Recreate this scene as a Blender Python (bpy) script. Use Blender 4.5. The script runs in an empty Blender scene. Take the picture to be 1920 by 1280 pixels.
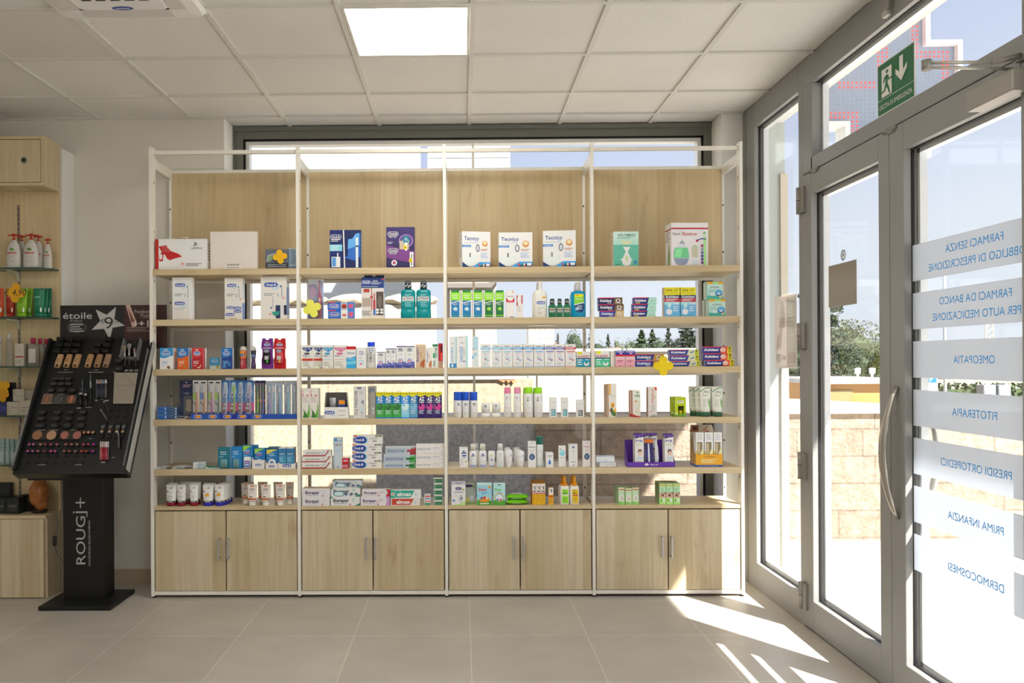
import bpy, bmesh, math, random
from mathutils import Vector, Matrix, Euler
random.seed(7)
S = bpy.context.scene
COL = S.collection

# ------------------------------------------------------------------ camera
FPX, CXP, CYP, YAW, ROLL, EYE = 1514.8, 850.0, 676.0, 0.0108, -0.0058, 1.4185
cd = bpy.data.cameras.new('camera'); cam = bpy.data.objects.new('camera', cd); COL.objects.link(cam)
cd.sensor_width = 36; cd.lens = FPX / 1920 * 36
cd.shift_x = (960 - CXP) / 1920; cd.shift_y = (CYP - 640) / 1920
cd.clip_start = 0.05; cd.clip_end = 600
CM = Matrix.Rotation(YAW, 3, 'Z') @ Matrix.Rotation(math.pi / 2, 3, 'X') @ Matrix.Rotation(ROLL, 3, 'Z')
cam.matrix_world = Matrix.Translation((0, 0, EYE)) @ CM.to_4x4()
S.camera = cam

# ------------------------------------------------------------------ sky, sun, exposure
wd = bpy.data.worlds.new('sky'); S.world = wd; wd.use_nodes = True
nt = wd.node_tree; bg = nt.nodes['Background']
sky = nt.nodes.new('ShaderNodeTexSky'); sky.sky_type = 'NISHITA'; sky.sun_disc = False
sky.sun_elevation = math.radians(44); sky.sun_rotation = math.radians(144); sky.dust_density = 2.0
NL = nt.links.new
mul = nt.nodes.new('ShaderNodeMixRGB'); mul.blend_type = 'MULTIPLY'; mul.inputs[0].default_value = 1; mul.inputs[2].default_value = (.06, .06, .06, 1)
NL(sky.outputs[0], mul.inputs[1])
tcw = nt.nodes.new('ShaderNodeTexCoord'); sxyz = nt.nodes.new('ShaderNodeSeparateXYZ'); NL(tcw.outputs['Generated'], sxyz.inputs[0])
ele = nt.nodes.new('ShaderNodeMapRange'); ele.inputs[1].default_value = 0; ele.inputs[2].default_value = .42; azi = nt.nodes.new('ShaderNodeMath'); azi.operation = 'MULTIPLY_ADD'; azi.inputs[1].default_value = -.28; NL(sxyz.outputs['X'], azi.inputs[0]); NL(sxyz.outputs['Z'], azi.inputs[2]); NL(azi.outputs[0], ele.inputs[0])
haz = nt.nodes.new('ShaderNodeMixRGB'); haz.inputs[1].default_value = (1.0, 1.06, 1.18, 1); haz.inputs[2].default_value = (.50, .62, 1.0, 1); NL(ele.outputs[0], haz.inputs[0])
mx = nt.nodes.new('ShaderNodeMixRGB'); mx.inputs[0].default_value = .8
NL(mul.outputs[0], mx.inputs[1]); NL(haz.outputs[0], mx.inputs[2]); NL(mx.outputs[0], bg.inputs[0]); bg.inputs[1].default_value = 0.47
sl = bpy.data.lights.new('sun', 'SUN'); sl.energy = 8.5; sl.angle = 0.009; sl.color = (1, 0.97, 0.93)
sun = bpy.data.objects.new('sun', sl); COL.objects.link(sun); sun.location = (6, -6, 12)
SUNDIR = Vector((-0.588 * math.cos(math.radians(44)), 0.809 * math.cos(math.radians(44)), -math.sin(math.radians(44))))
sun.rotation_euler = SUNDIR.to_track_quat('-Z', 'Y').to_euler()
vs = S.view_settings
S.display_settings.display_device = 'sRGB'
vs.view_transform = 'Standard'; vs.look = 'None'; vs.gamma = 1; vs.use_curve_mapping = False
vs.exposure = 1.1
cy = S.cycles
cy.use_denoising = True; cy.max_bounces = 10; cy.diffuse_bounces = 5; cy.glossy_bounces = 4
cy.transmission_bounces = 8; cy.transparent_max_bounces = 24; cy.sample_clamp_indirect = 6
cy.caustics_reflective = False; cy.caustics_refractive = False
LEDW = 10.4                      # what the ceiling panels give off
# ------------------------------------------------------------------ pixel rays onto real planes
def ray(px, py):
    return CM @ Vector(((px - CXP) / FPX, -(py - CYP) / FPX, -1))
def onY(px, py, Y):
    d = ray(px, py); t = Y / d.y
    return Vector((d.x * t, Y, EYE + d.z * t))
def onX(px, py, X):
    d = ray(px, py); t = X / d.x
    return Vector((X, d.y * t, EYE + d.z * t))
def onZ(px, py, Z):
    d = ray(px, py); t = (Z - EYE) / d.z
    return Vector((d.x * t, d.y * t, Z))

# ------------------------------------------------------------------ materials
MATS = {}; GAIN = [1.0]
def lin(h):
    c = [int(h[i:i + 2], 16) / 255 for i in (0, 2, 4)]
    return tuple(x / 12.92 if x <= .04045 else ((x + .055) / 1.055) ** 2.4 for x in c) + (1,)
def node_mat(name):
    m = bpy.data.materials.new(name); m.use_nodes = True
    t = m.node_tree; return m, t, t.nodes['Principled BSDF'], t.nodes.new, t.links.new
def mat(h, rough=.45, metal=0, trans=0, spec=.4, emit=0, alpha=1, noise=0.03):
    k = (h, rough, metal, trans, spec, emit, alpha, GAIN[0])
    if k in MATS: return MATS[k]
    m, t, b, N, L = node_mat('paint_' + h)
    c = tuple(min(max(.86, x), x * GAIN[0]) for x in lin(h)[:3]) + (1,)
    if noise and not emit and not trans:
        tc = N('ShaderNodeTexCoord'); n = N('ShaderNodeTexNoise'); n.inputs['Scale'].default_value = 25
        n.inputs['Detail'].default_value = 2
        mp = N('ShaderNodeMapRange'); mp.inputs[3].default_value = 1 - noise; mp.inputs[4].default_value = 1 + noise
        mm = N('ShaderNodeMixRGB'); mm.blend_type = 'MULTIPLY'; mm.inputs[0].default_value = 1; mm.inputs[1].default_value = c
        L(tc.outputs['Object'], n.inputs['Vector']); L(n.outputs[0], mp.inputs[0]); L(mp.outputs[0], mm.inputs[2])
        L(mm.outputs[0], b.inputs['Base Color'])
    else: b.inputs['Base Color'].default_value = c
    b.inputs['Roughness'].default_value = rough; b.inputs['Metallic'].default_value = metal
    b.inputs['Specular IOR Level'].default_value = spec
    if trans: b.inputs['Transmission Weight'].default_value = trans; b.inputs['IOR'].default_value = 1.33
    if emit: b.inputs['Emission Color'].default_value = c; b.inputs['Emission Strength'].default_value = emit
    if alpha < 1: b.inputs['Alpha'].default_value = alpha
    MATS[k] = m; return m
def clear_mat(name, tint, haze, gloss=.06, rough=0.0, hazecol='ffffff'):
    """thin clear sheet: mostly transparent, a little mirror, a little white haze"""
    m, t, b, N, L = node_mat(name); t.nodes.remove(b); out = t.nodes['Material Output']
    tr = N('ShaderNodeBsdfTransparent'); tr.inputs[0].default_value = lin(tint)
    gl = N('ShaderNodeBsdfGlossy'); gl.inputs['Roughness'].default_value = rough
    lw = N('ShaderNodeLayerWeight'); lw.inputs[0].default_value = .5
    pw = N('ShaderNodeMath'); pw.operation = 'POWER'; pw.inputs[1].default_value = 5; L(lw.outputs['Facing'], pw.inputs[0])
    mul = N('ShaderNodeMath'); mul.operation = 'MULTIPLY_ADD'; mul.inputs[1].default_value = .5; mul.inputs[2].default_value = gloss * .4; L(pw.outputs[0], mul.inputs[0])
    a = N('ShaderNodeMixShader'); L(mul.outputs[0], a.inputs[0]); L(tr.outputs[0], a.inputs[1]); L(gl.outputs[0], a.inputs[2])
    if haze:
        d = N('ShaderNodeBsdfDiffuse'); d.inputs[0].default_value = lin(hazecol)
        tl = N('ShaderNodeBsdfTranslucent'); tl.inputs[0].default_value = lin(hazecol)
        h = N('ShaderNodeMixShader'); h.inputs[0].default_value = .5; L(d.outputs[0], h.inputs[1]); L(tl.outputs[0], h.inputs[2])
        c = N('ShaderNodeMixShader'); c.inputs[0].default_value = haze; L(a.outputs[0], c.inputs[1]); L(h.outputs[0], c.inputs[2]); a = c
    L(a.outputs[0], out.inputs[0]); return m
GLASS = clear_mat('window_glass', 'fdfefe', 0, .05)
SHELFGLASS = clear_mat('shelf_glass', 'd8ece4', .05, .08)
FROST = clear_mat('frosted_vinyl', 'f4f6fa', .86, .02, .3, 'dce0e6')
ACRYL = clear_mat('clear_plastic', 'eef2f4', .12, .08)
BLIST = clear_mat('blister_plastic', 'f2f4f8', .10, .12, .08)

def wood(name, c1, c2, c3, along='z', plank=.115, rough=.5):
    m, t, b, N, L = node_mat(name)
    tc = N('ShaderNodeTexCoord'); sep = N('ShaderNodeSeparateXYZ'); L(tc.outputs['Object'], sep.inputs[0])
    ac = {'z': ('X', 'Z'), 'x': ('Z', 'X')}[along]
    q = N('ShaderNodeMath'); q.operation = 'DIVIDE'; q.inputs[1].default_value = plank; L(sep.outputs[ac[0]], q.inputs[0])
    fl = N('ShaderNodeMath'); fl.operation = 'FLOOR'; L(q.outputs[0], fl.inputs[0])
    oi = N('ShaderNodeObjectInfo'); ad = N('ShaderNodeMath'); ad.operation = 'MULTIPLY_ADD'
    L(oi.outputs['Random'], ad.inputs[0]); ad.inputs[1].default_value = 57; L(fl.outputs[0], ad.inputs[2])
    wn = N('ShaderNodeTexWhiteNoise'); wn.noise_dimensions = '1D'; L(ad.outputs[0], wn.inputs['W'])
    # long grain
    mp = N('ShaderNodeMapping'); mp.inputs['Scale'].default_value = (38, 38, 1.6) if along == 'z' else (1.6, 38, 38)
    of = N('ShaderNodeCombineXYZ'); L(wn.outputs[0], of.inputs[1])
    sc = N('ShaderNodeVectorMath'); sc.operation = 'SCALE'; sc.inputs['Scale'].default_value = 9; L(of.outputs[0], sc.inputs[0])
    va = N('ShaderNodeVectorMath'); L(tc.outputs['Object'], va.inputs[0]); L(sc.outputs[0], va.inputs[1]); L(va.outputs[0], mp.inputs[0])
    n1 = N('ShaderNodeTexNoise'); n1.inputs['Scale'].default_value = 1; n1.inputs['Detail'].default_value = 4; n1.inputs['Distortion'].default_value = .5; L(mp.outputs[0], n1.inputs['Vector'])
    # flame and knots
    mp2 = N('ShaderNodeMapping'); mp2.inputs['Scale'].default_value = (11, 11, 3) if along == 'z' else (3, 11, 11); L(va.outputs[0], mp2.inputs[0])
    n2 = N('ShaderNodeTexNoise'); n2.inputs['Scale'].default_value = 1; n2.inputs['Detail'].default_value = 5; n2.inputs['Roughness'].default_value = .65; L(mp2.outputs[0], n2.inputs['Vector'])
    r1 = N('ShaderNodeMixRGB'); r1.inputs[1].default_value = lin(c1); r1.inputs[2].default_value = lin(c2); L(wn.outputs[0], r1.inputs[0])
    rp = N('ShaderNodeMapRange'); rp.inputs[1].default_value = .4; rp.inputs[2].default_value = .75; rp.inputs[4].default_value = .38; L(n1.outputs[0], rp.inputs[0])
    r2 = N('ShaderNodeMixRGB'); L(rp.outputs[0], r2.inputs[0]); L(r1.outputs[0], r2.inputs[1]); r2.inputs[2].default_value = lin(c3)
    rk = N('ShaderNodeMapRange'); rk.inputs[1].default_value = .58; rk.inputs[2].default_value = .78; rk.inputs[4].default_value = .8; L(n2.outputs[0], rk.inputs[0])
    r3 = N('ShaderNodeMixRGB'); L(rk.outputs[0], r3.inputs[0]); L(r2.outputs[0], r3.inputs[1]); r3.inputs[2].default_value = lin(c3)
    L(r3.outputs[0], b.inputs['Base Color']); b.inputs['Roughness'].default_value = rough; b.inputs['Specular IOR Level'].default_value = .35
    return m
WOOD = wood('maple_upright', 'd8caad', 'c6b592', 'a38a64')
WOODX = wood('maple_lengthwise', 'd6c4a0', 'cdb993', 'b0966c', 'x', .3)
WOODP = wood('maple_panel', 'd3bf99', 'c9b38b', 'a99168')
WHITE = mat('ece8de', .4); GREY = mat('8a8883', .42, .0, 0, .5)
BLACK = mat('121212', .5); CHROME = mat('c4c4c6', .25, .9)

# ------------------------------------------------------------------ mesh builder
TXT = {}
def text_mesh(s, shear=0, bold=0):
    k = (s, shear, bold)
    if k not in TXT:
        cu = bpy.data.curves.new('lettering', 'FONT'); cu.body = s; cu.resolution_u = 3; cu.shear = shear; cu.offset = bold
        cu.align_x = 'LEFT'
        o = bpy.data.objects.new('lettering', cu); me = bpy.data.meshes.new_from_object(o)
        vs_ = [(v.co.x, v.co.y) for v in me.vertices]; fs = [tuple(p.vertices) for p in me.polygons]
        bpy.data.objects.remove(o); bpy.data.curves.remove(cu); bpy.data.meshes.remove(me)
        xs = [v[0] for v in vs_] or [0]; ys = [v[1] for v in vs_] or [0]
        TXT[k] = (vs_, fs, min(xs), max(xs), min(ys), max(ys))
    return TXT[k]

class MB:
    def __init__(s): s.v = []; s.f = []; s.mi = []; s.mats = []; s.sm = []
    def mx(s, m):
        if m not in s.mats: s.mats.append(m)
        return s.mats.index(m)
    def face(s, pts, m, smooth=False):
        b = len(s.v); s.v += [tuple(p) for p in pts]; s.f.append(tuple(range(b, b + len(pts)))); s.mi.append(s.mx(m)); s.sm.append(smooth); return s
    def faces(s, pts, fs, m, smooth=False):
        b = len(s.v); s.v += [tuple(p) for p in pts]; k = s.mx(m)
        for f in fs: s.f.append(tuple(b + i for i in f)); s.mi.append(k); s.sm.append(smooth)
        return s
    def box(s, x0, x1, y0, y1, z0, z1, m, fm=None):
        P = [(x0, y0, z0), (x1, y0, z0), (x1, y1, z0), (x0, y1, z0), (x0, y0, z1), (x1, y0, z1), (x1, y1, z1), (x0, y1, z1)]
        F = {'f': (0, 1, 5, 4), 'r': (1, 2, 6, 5), 'b': (2, 3, 7, 6), 'l': (3, 0, 4, 7), 't': (4, 5, 6, 7), 'd': (3, 2, 1, 0)}
        b = len(s.v); s.v += P
        for k, f in F.items():
            s.f.append(tuple(b + i for i in f)); s.mi.append(s.mx((fm or {}).get(k, m))); s.sm.append(False)
        return s
    def cham(s, x0, x1, y0, y1, z0, z1, c, m):
        """box with chamfered edges"""
        P = []; X = (x0, x1); Y = (y0, y1); Z = (z0, z1); idx = {}
        for i in (0, 1):
            for j in (0, 1):
                for k in (0, 1):
                    sx, sy, sz = 1 - 2 * i, 1 - 2 * j, 1 - 2 * k
                    for a, (dx, dy, dz) in enumerate(((0, c, c), (c, 0, c), (c, c, 0))):
                        idx[i, j, k, a] = len(P); P.append((X[i] + sx * dx, Y[j] + sy * dy, Z[k] + sz * dz))
        F = []
        for i in (0, 1): F.append([idx[i, 0, 0, 0], idx[i, 1, 0, 0], idx[i, 1, 1, 0], idx[i, 0, 1, 0]])
        for j in (0, 1): F.append([idx[0, j, 0, 1], idx[1, j, 0, 1], idx[1, j, 1, 1], idx[0, j, 1, 1]])
        for k in (0, 1): F.append([idx[0, 0, k, 2], idx[1, 0, k, 2], idx[1, 1, k, 2], idx[0, 1, k, 2]])
        for i in (0, 1):
            for j in (0, 1): F.append([idx[i, j, 0, 0], idx[i, j, 0, 1], idx[i, j, 1, 1], idx[i, j, 1, 0]])
            for k in (0, 1): F.append([idx[i, 0, k, 0], idx[i, 0, k, 2], idx[i, 1, k, 2], idx[i, 1, k, 0]])
        for j in (0, 1):
            for k in (0, 1): F.append([idx[0, j, k, 1], idx[0, j, k, 2], idx[1, j, k, 2], idx[1, j, k, 1]])
        for i in (0, 1):
            for j in (0, 1):
                for k in (0, 1): F.append([idx[i, j, k, 0], idx[i, j, k, 1], idx[i, j, k, 2]])
        s.faces(P, F, m); return s
    def loft(s, secs, m, n=20, yc=0, e=2.0, xc=0, smooth=True):
        """stack of super-ellipses (z, half width, half depth[, exponent])"""
        P = []
        for q in secs:
            ex = q[3] if len(q) > 3 else e
            for i in range(n):
                t = 2 * math.pi * (i + .5) / n; c, d = math.cos(t), math.sin(t)
                P.append((xc + q[1] * math.copysign(abs(c) ** (2 / ex), c), yc + q[2] * math.copysign(abs(d) ** (2 / ex), d), q[0]))
        F = [(r * n + i, r * n + (i + 1) % n, (r + 1) * n + (i + 1) % n, (r + 1) * n + i) for r in range(len(secs) - 1) for i in range(n)]
        s.faces(P, F, m, smooth)
        k = s.mx(m); b = len(s.v) - len(P)
        s.f.append(tuple(b + i for i in range(n))[::-1]); s.mi.append(k); s.sm.append(False)
        s.f.append(tuple(b + (len(secs) - 1) * n + i for i in range(n))); s.mi.append(k); s.sm.append(False)
        return s
    def tube(s, pts, r, m, n=8, flat=None):
        P = []; pts = [Vector(p) for p in pts]; N = len(pts)
        up = Vector((0, 0, 1))
        for i, p in enumerate(pts):
            d = (pts[min(i + 1, N - 1)] - pts[max(i - 1, 0)]).normalized()
            a = d.cross(up if abs(d.z) < .9 else Vector((1, 0, 0))).normalized(); b = d.cross(a)
            rr = r[i] if isinstance(r, (list, tuple)) else r
            for k in range(n):
                t = 2 * math.pi * k / n; P.append(p + a * math.cos(t) * rr + b * math.sin(t) * rr * (flat or 1))
        F = [(i * n + k, i * n + (k + 1) % n, (i + 1) * n + (k + 1) % n, (i + 1) * n + k) for i in range(N - 1) for k in range(n)]
        F += [tuple(range(n))[::-1], tuple((N - 1) * n + k for k in range(n))]
        s.faces(P, F, m, True); return s
    def prism(s, poly, y0, y1, m, side=None):
        """outline in x,z pushed from y0 to y1"""
        n = len(poly); P = [(x, y0, z) for x, z in poly] + [(x, y1, z) for x, z in poly]
        s.faces(P, [tuple(range(n)), tuple(range(2 * n - 1, n - 1, -1))], m)
        s.faces(P, [(i, i + n, (i + 1) % n + n, (i + 1) % n) for i in range(n)], side or m); return s
    def rock(s, c, r, m, seed, sub=3, rough=.25, sq=(1, 1, 1)):
        from mathutils import noise
        bm = bmesh.new(); bmesh.ops.create_icosphere(bm, subdivisions=sub, radius=1)
        for v in bm.verts:
            k = 1 + rough * noise.noise(v.co * 1.3 + Vector((seed * 7.1, 0, 0))) + rough * .5 * noise.noise(v.co * 3.1 + Vector((seed, 3, 0)))
            v.co = Vector((v.co.x * k * r * sq[0] + c[0], v.co.y * k * r * sq[1] + c[1], v.co.z * k * r * sq[2] + c[2]))
        bm.verts.ensure_lookup_table()
        s.faces([v.co for v in bm.verts], [tuple(v.index for v in f.verts) for f in bm.faces], m, False); bm.free(); return s
    # flat or curved print; pm(u, v, k) -> point
    def prints(s, els, pm, w, h, curved=False, k0=0):
        for k, e in enumerate(els):
            k += k0; c = e[0]
            if c == 'R':
                _, u0, v0, u1, v1, col = e[:6]; m = col if not isinstance(col, str) else mat(col)
                n = 10 if curved else 1
                for i in range(n):
                    a, b = u0 + (u1 - u0) * i / n, u0 + (u1 - u0) * (i + 1) / n
                    s.face([pm(a, v0, k), pm(b, v0, k), pm(b, v1, k), pm(a, v1, k)], m)
            elif curved and c in 'EP':
                q = e[1] if c == 'P' else [(e[1] + e[3] * math.cos(math.pi * i / 10), e[2] + e[4] * math.sin(math.pi * i / 10)) for i in range(20)]
                m = mat(e[2] if c == 'P' else e[5]); ua, ub = min(a[0] for a in q), max(a[0] for a in q)
                for i in range(8):
                    r = q
                    for lim, sg in ((ua + (ub - ua) * i / 8, 1), (ua + (ub - ua) * (i + 1) / 8, -1)):      # cut into upright strips that follow the curve
                        o_ = []
                        for a, b in zip(r, r[1:] + r[:1]):
                            da, db = (a[0] - lim) * sg, (b[0] - lim) * sg
                            if da >= 0: o_.append(a)
                            if da * db < 0: t = da / (da - db); o_.append((a[0] + (b[0] - a[0]) * t, a[1] + (b[1] - a[1]) * t))
                        r = o_
                    if len(r) > 2: s.face([pm(u, v, k) for u, v in r], m)
            elif c == 'E':
                _, u, v, ru, rv, col = e[:6]; n = 18
                pts = [pm(u + ru * math.cos(2 * math.pi * i / n), v + rv * math.sin(2 * math.pi * i / n), k) for i in range(n)]
                s.faces([pm(u, v, k)] + pts, [(0, i + 1, (i + 1) % n + 1) for i in range(n)], mat(col))
            elif c == 'P':
                pts = [pm(u, v, k) for u, v in e[1]]; s.face(pts, mat(e[2]))
            elif c == 'L':   # lines of print too small to read
                _, u0, u1, v, n, st, col = e[:7]; m = mat(col)
                for i in range(n):
                    ln = u0 + (u1 - u0) * (.72 + .28 * ((i * 7 + 3) % 5) / 4); vv = v - i * st
                    s.face([pm(u0, vv, k), pm(ln, vv, k), pm(ln, vv + st * .42, k), pm(u0, vv + st * .42, k)], m)
            elif c == 'T':
                _, t, u, v, hh, col = e[:6]; o = e[6] if len(e) > 6 else {}
                vs_, fs, xa, xb, ya, yb = text_mesh(t, o.get('i', 0), o.get('b', 0) * .8 if o.get('b', 0) > .01 else 0)
                ch = .7; sc = hh * (w if o.get('r') else h) / ch; tw = (xb - xa) * sc; wm = o.get('w')
                if wm: sx = wm * (h if o.get('r') else w) / (xb - xa)
                else: sx = sc
                rot = o.get('r', 0); pts = []
                mid = (xa + xb) / 2
                for x, y in vs_:
                    X = (x - mid) * sx; Z = (y - ch / 2) * sc
                    if rot == 1: X, Z = -Z, X
                    elif rot == -1: X, Z = Z, -X
                    pts.append(pm(u + X / w, v + Z / h, k))
                s.faces(pts, fs, mat(col))
        return s
    def build(s, name, parent=None, loc=(0, 0, 0), rot=(0, 0, 0), mw=None):
        me = bpy.data.meshes.new(name); me.from_pydata(s.v, [], s.f)
        for m in s.mats: me.materials.append(m)
        me.polygons.foreach_set('material_index', s.mi); me.polygons.foreach_set('use_smooth', s.sm)
        me.update(); o = bpy.data.objects.new(name, me); COL.objects.link(o)
        if parent is not None: o.parent = parent
        o.location = loc; o.rotation_euler = rot
        if mw is not None: o.matrix_world = mw
        return o
def fpm(w, h, y=0):        # flat front: x right, z up, towards the viewer is -y
    return lambda u, v, k: ((u - .5) * w, y - .0004 - .00015 * k, v * h)
def tag(o, label=None, cat=None, group=None, kind=None):
    if label: o['label'] = label
    if cat: o['category'] = cat
    if group: o['group'] = group
    if kind: o['kind'] = kind
    return o
def empty(name, loc, rz=0, label=None, cat=None, group=None, mw=None):
    o = bpy.data.objects.new(name, None); COL.objects.link(o); o.location = loc; o.rotation_euler = (0, 0, rz)
    o.empty_display_size = .05
    if mw is not None: o.matrix_world = mw
    return tag(o, label, cat, group)
def st(o, label): return tag(o, label, None, None, 'structure')
NUM = ['first', 'second', 'third', 'fourth', 'fifth', 'sixth', 'seventh', 'eighth', 'ninth', 'tenth', 'eleventh', 'twelfth']
CNT = ['zero', 'one', 'two', 'three', 'four', 'five', 'six', 'seven', 'eight', 'nine', 'ten', 'eleven', 'twelve']
def pos(i, n):
    if n == 2: return ('left one of the two', 'right one of the two')[i]
    if i == 0: return 'leftmost of the ' + CNT[n]
    if i == n - 1: return 'rightmost of the ' + CNT[n]
    if n == 3: return 'middle one of the three'
    return NUM[i] + ' from left of the ' + CNT[n]
def lev(i, n):
    if i == 0: return 'bottom one of the ' + CNT[n] + ' stacked'
    if i == n - 1: return 'top one of the ' + CNT[n] + ' stacked'
    return ('middle one of the three stacked' if n == 3 else NUM[i] + ' from bottom of the ' + CNT[n] + ' stacked')
# ================================================================== the room
WY, XW, CZ = 5.20, 1.81, 2.991          # back wall, glass front (right), ceiling
XL, YB = -5.2, -3.2                     # left wall, wall behind
GX, GY, FX, FY = -2.3423, 4.1682, -1.1647, 4.7699
def wall_mat(name, h, bump=.0015, sc=180, sp=.05):
    m, t, b, N, L = node_mat(name)
    tc = N('ShaderNodeTexCoord'); n = N('ShaderNodeTexNoise'); n.inputs['Scale'].default_value = sc; n.inputs['Detail'].default_value = 3
    L(tc.outputs['Object'], n.inputs['Vector'])
    n2 = N('ShaderNodeTexNoise'); n2.inputs['Scale'].default_value = 1.5; L(tc.outputs['Object'], n2.inputs['Vector'])
    ad = N('ShaderNodeMath'); L(n.outputs[0], ad.inputs[0]); L(n2.outputs[0], ad.inputs[1])
    mp = N('ShaderNodeMapRange'); mp.inputs[1].default_value = .6; mp.inputs[2].default_value = 1.4; mp.inputs[3].default_value = 1 - sp; mp.inputs[4].default_value = 1 + sp * .4; L(ad.outputs[0], mp.inputs[0])
    mm = N('ShaderNodeMixRGB'); mm.blend_type = 'MULTIPLY'; mm.inputs[0].default_value = 1; mm.inputs[1].default_value = lin(h); L(mp.outputs[0], mm.inputs[2])
    L(mm.outputs[0], b.inputs['Base Color']); b.inputs['Roughness'].default_value = .85; b.inputs['Specular IOR Level'].default_value = .2
    if bump:
        bp = N('ShaderNodeBump'); bp.inputs['Strength'].default_value = .3; bp.inputs['Distance'].default_value = bump; L(n.outputs[0], bp.inputs['Height']); L(bp.outputs[0], b.inputs['Normal'])
    return m
WALL = wall_mat('painted_plaster', 'dedad2'); WALLW = wall_mat('white_plaster', 'eae9e5')
CEIL = wall_mat('mineral_fibre_tile', 'e4e2de', .002, 70, .10)
def floor_mat():
    m, t, b, N, L = node_mat('porcelain_tiles')
    tc = N('ShaderNodeTexCoord'); mp = N('ShaderNodeMapping'); mp.inputs['Location'].default_value = (-FX + .6, -FY + 6 * .6, 0); L(tc.outputs['Object'], mp.inputs[0])
    br = N('ShaderNodeTexBrick'); br.offset = 0; br.squash = 1; br.inputs['Scale'].default_value = 1
    br.inputs['Brick Width'].default_value = .6; br.inputs['Row Height'].default_value = .6; br.inputs['Mortar Size'].default_value = .0022; br.inputs['Mortar Smooth'].default_value = .1
    br.inputs['Color1'].default_value = lin('bbb4aa'); br.inputs['Color2'].default_value = lin('b4ada3'); br.inputs['Mortar'].default_value = lin('d6cfc4')
    L(mp.outputs[0], br.inputs['Vector'])
    n = N('ShaderNodeTexNoise'); n.inputs['Scale'].default_value = 2.6; n.inputs['Detail'].default_value = 6; n.inputs['Roughness'].default_value = .6; L(tc.outputs['Object'], n.inputs['Vector'])
    r = N('ShaderNodeMapRange'); r.inputs[1].default_value = .35; r.inputs[2].default_value = .7; r.inputs[3].default_value = .9; r.inputs[4].default_value = 1.06; L(n.outputs[0], r.inputs[0])
    mm = N('ShaderNodeMixRGB'); mm.blend_type = 'MULTIPLY'; mm.inputs[0].default_value = 1; L(br.outputs[0], mm.inputs[1]); L(r.outputs[0], mm.inputs[2])
    L(mm.outputs[0], b.inputs['Base Color']); b.inputs['Roughness'].default_value = .38; b.inputs['Specular IOR Level'].default_value = .4
    bp = N('ShaderNodeBump'); bp.inputs['Strength'].default_value = .4; bp.inputs['Distance'].default_value = .001; bp.invert = True; L(br.outputs['Fac'], bp.inputs['Height']); L(bp.outputs[0], b.inputs['Normal'])
    return m
FLOOR = floor_mat()
st(MB().box(XL - .1, XW + .06, YB - .1, WY + .3, -.15, 0, FLOOR).build('floor'), 'large square beige porcelain floor tiles with pale joints')
b = MB().box(XL - .1, XW + .07, YB - .1, WY + .32, CZ + .008, CZ + .1, CEIL)
st(b.build('ceiling'), 'suspended ceiling of off-white mineral fibre tiles')
TB = mat('d6d4ce', .5)
b = MB()
for i in range(-5, 8):
    x = GX + .6 * i
    if XL < x < XW: b.box(x - .012, x + .012, YB, WY + .2, CZ - .002, CZ + .012, TB)
for j in range(-12, 3):
    y = GY + .6 * j
    if YB < y < WY: b.box(XL, XW, y - .012, y + .012, CZ - .0026, CZ + .0114, TB)
b.box(XL, XW, WY - .02, WY, CZ - .003, CZ + .01, TB)
st(b.build('trim_1'), 'white ceiling grid of thin metal bars')
# back wall with a wide window niche
wl, wr = onY(421, 500, WY).x, onY(1355, 500, WY).x
b = MB().box(XL - .1, wl, WY, WY + .25, 0, 3.2, WALL).box(wr, XW + .07, WY, WY + .25, 0, 3.2, WALLW)
b.box(wl, wr, WY, WY + .25, 0, .2, WALLW)
st(b.build('wall_back'), 'painted back wall around the wide shop window')
b = MB()
b.box(wl - .001, wl + .004, WY - .002, WY + .21, .2, CZ, WALLW).box(wr - .004, wr + .001, WY - .002, WY + .21, .2, CZ, WALLW)
st(b.build('trim_2'), 'white plaster reveals of the back window')
st(MB().box(XL - .12, XL, YB, WY, 0, 3.2, WALL).build('wall_left'), 'plain painted left wall')
st(MB().box(XL, XW, YB - .12, YB, 0, 3.2, WALL).build('wall_rear'), 'plain painted rear wall')
bx = -2.502                              # boxed-out wall behind the cosmetics unit
st(MB().box(XL, bx, 5.045, WY, 0, 2.765, WALLW).build('trim_3'), 'white boxed-out wall behind the cosmetics unit')
st(MB().box(bx, wl - .002, WY - .012, WY, 0, .085, mat('b5a58e', .5)).build('baseboard_back'), 'beige tile skirting along the back wall')

# back window
FYW = WY + .2                            # frame plane
fx0, fx1 = onY(434, 500, FYW).x, onY(1345, 500, FYW).x
gx0, gx1 = onY(457, 500, FYW).x, onY(1321, 500, FYW).x
gz1 = onY(880, 257, FYW).z; GZ0 = .33
ALU = mat('6e6f69', .45, 0, 0, .5); ALUW = mat('dfe0e2', .35, .1)
GASK = mat('0c0c0e', .6)
W = empty('window_1', (0, 0, 0)); st(W, 'wide fixed window in a grey frame behind the shelving')
b = MB()
for (x0, x1, z0, z1) in ((fx0, gx0, .2, CZ), (gx1, fx1, .2, CZ), (gx0, gx1, gz1, CZ), (gx0, gx1, .2, GZ0)):
    b.cham(x0, x1, FYW, FYW + .06, z0, z1, .002, ALU)
for x0, x1 in ((fx0, fx0 + .03), (fx1 - .03, fx1)): b.box(x0, x1, FYW - .012, FYW, .2, CZ - .03, ALU)
b.box(fx0, fx1, FYW - .012, FYW, CZ - .03, CZ, ALU)
b.build('window_frame', W)
b = MB(); g = .012
for (x0, x1, z0, z1) in ((gx0, gx0 + g, GZ0, gz1), (gx1 - g, gx1, GZ0, gz1), (gx0, gx1, gz1 - g, gz1), (gx0, gx1, GZ0, GZ0 + g)):
    b.box(x0, x1, FYW + .012, FYW + .03, z0, z1, GASK)
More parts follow.
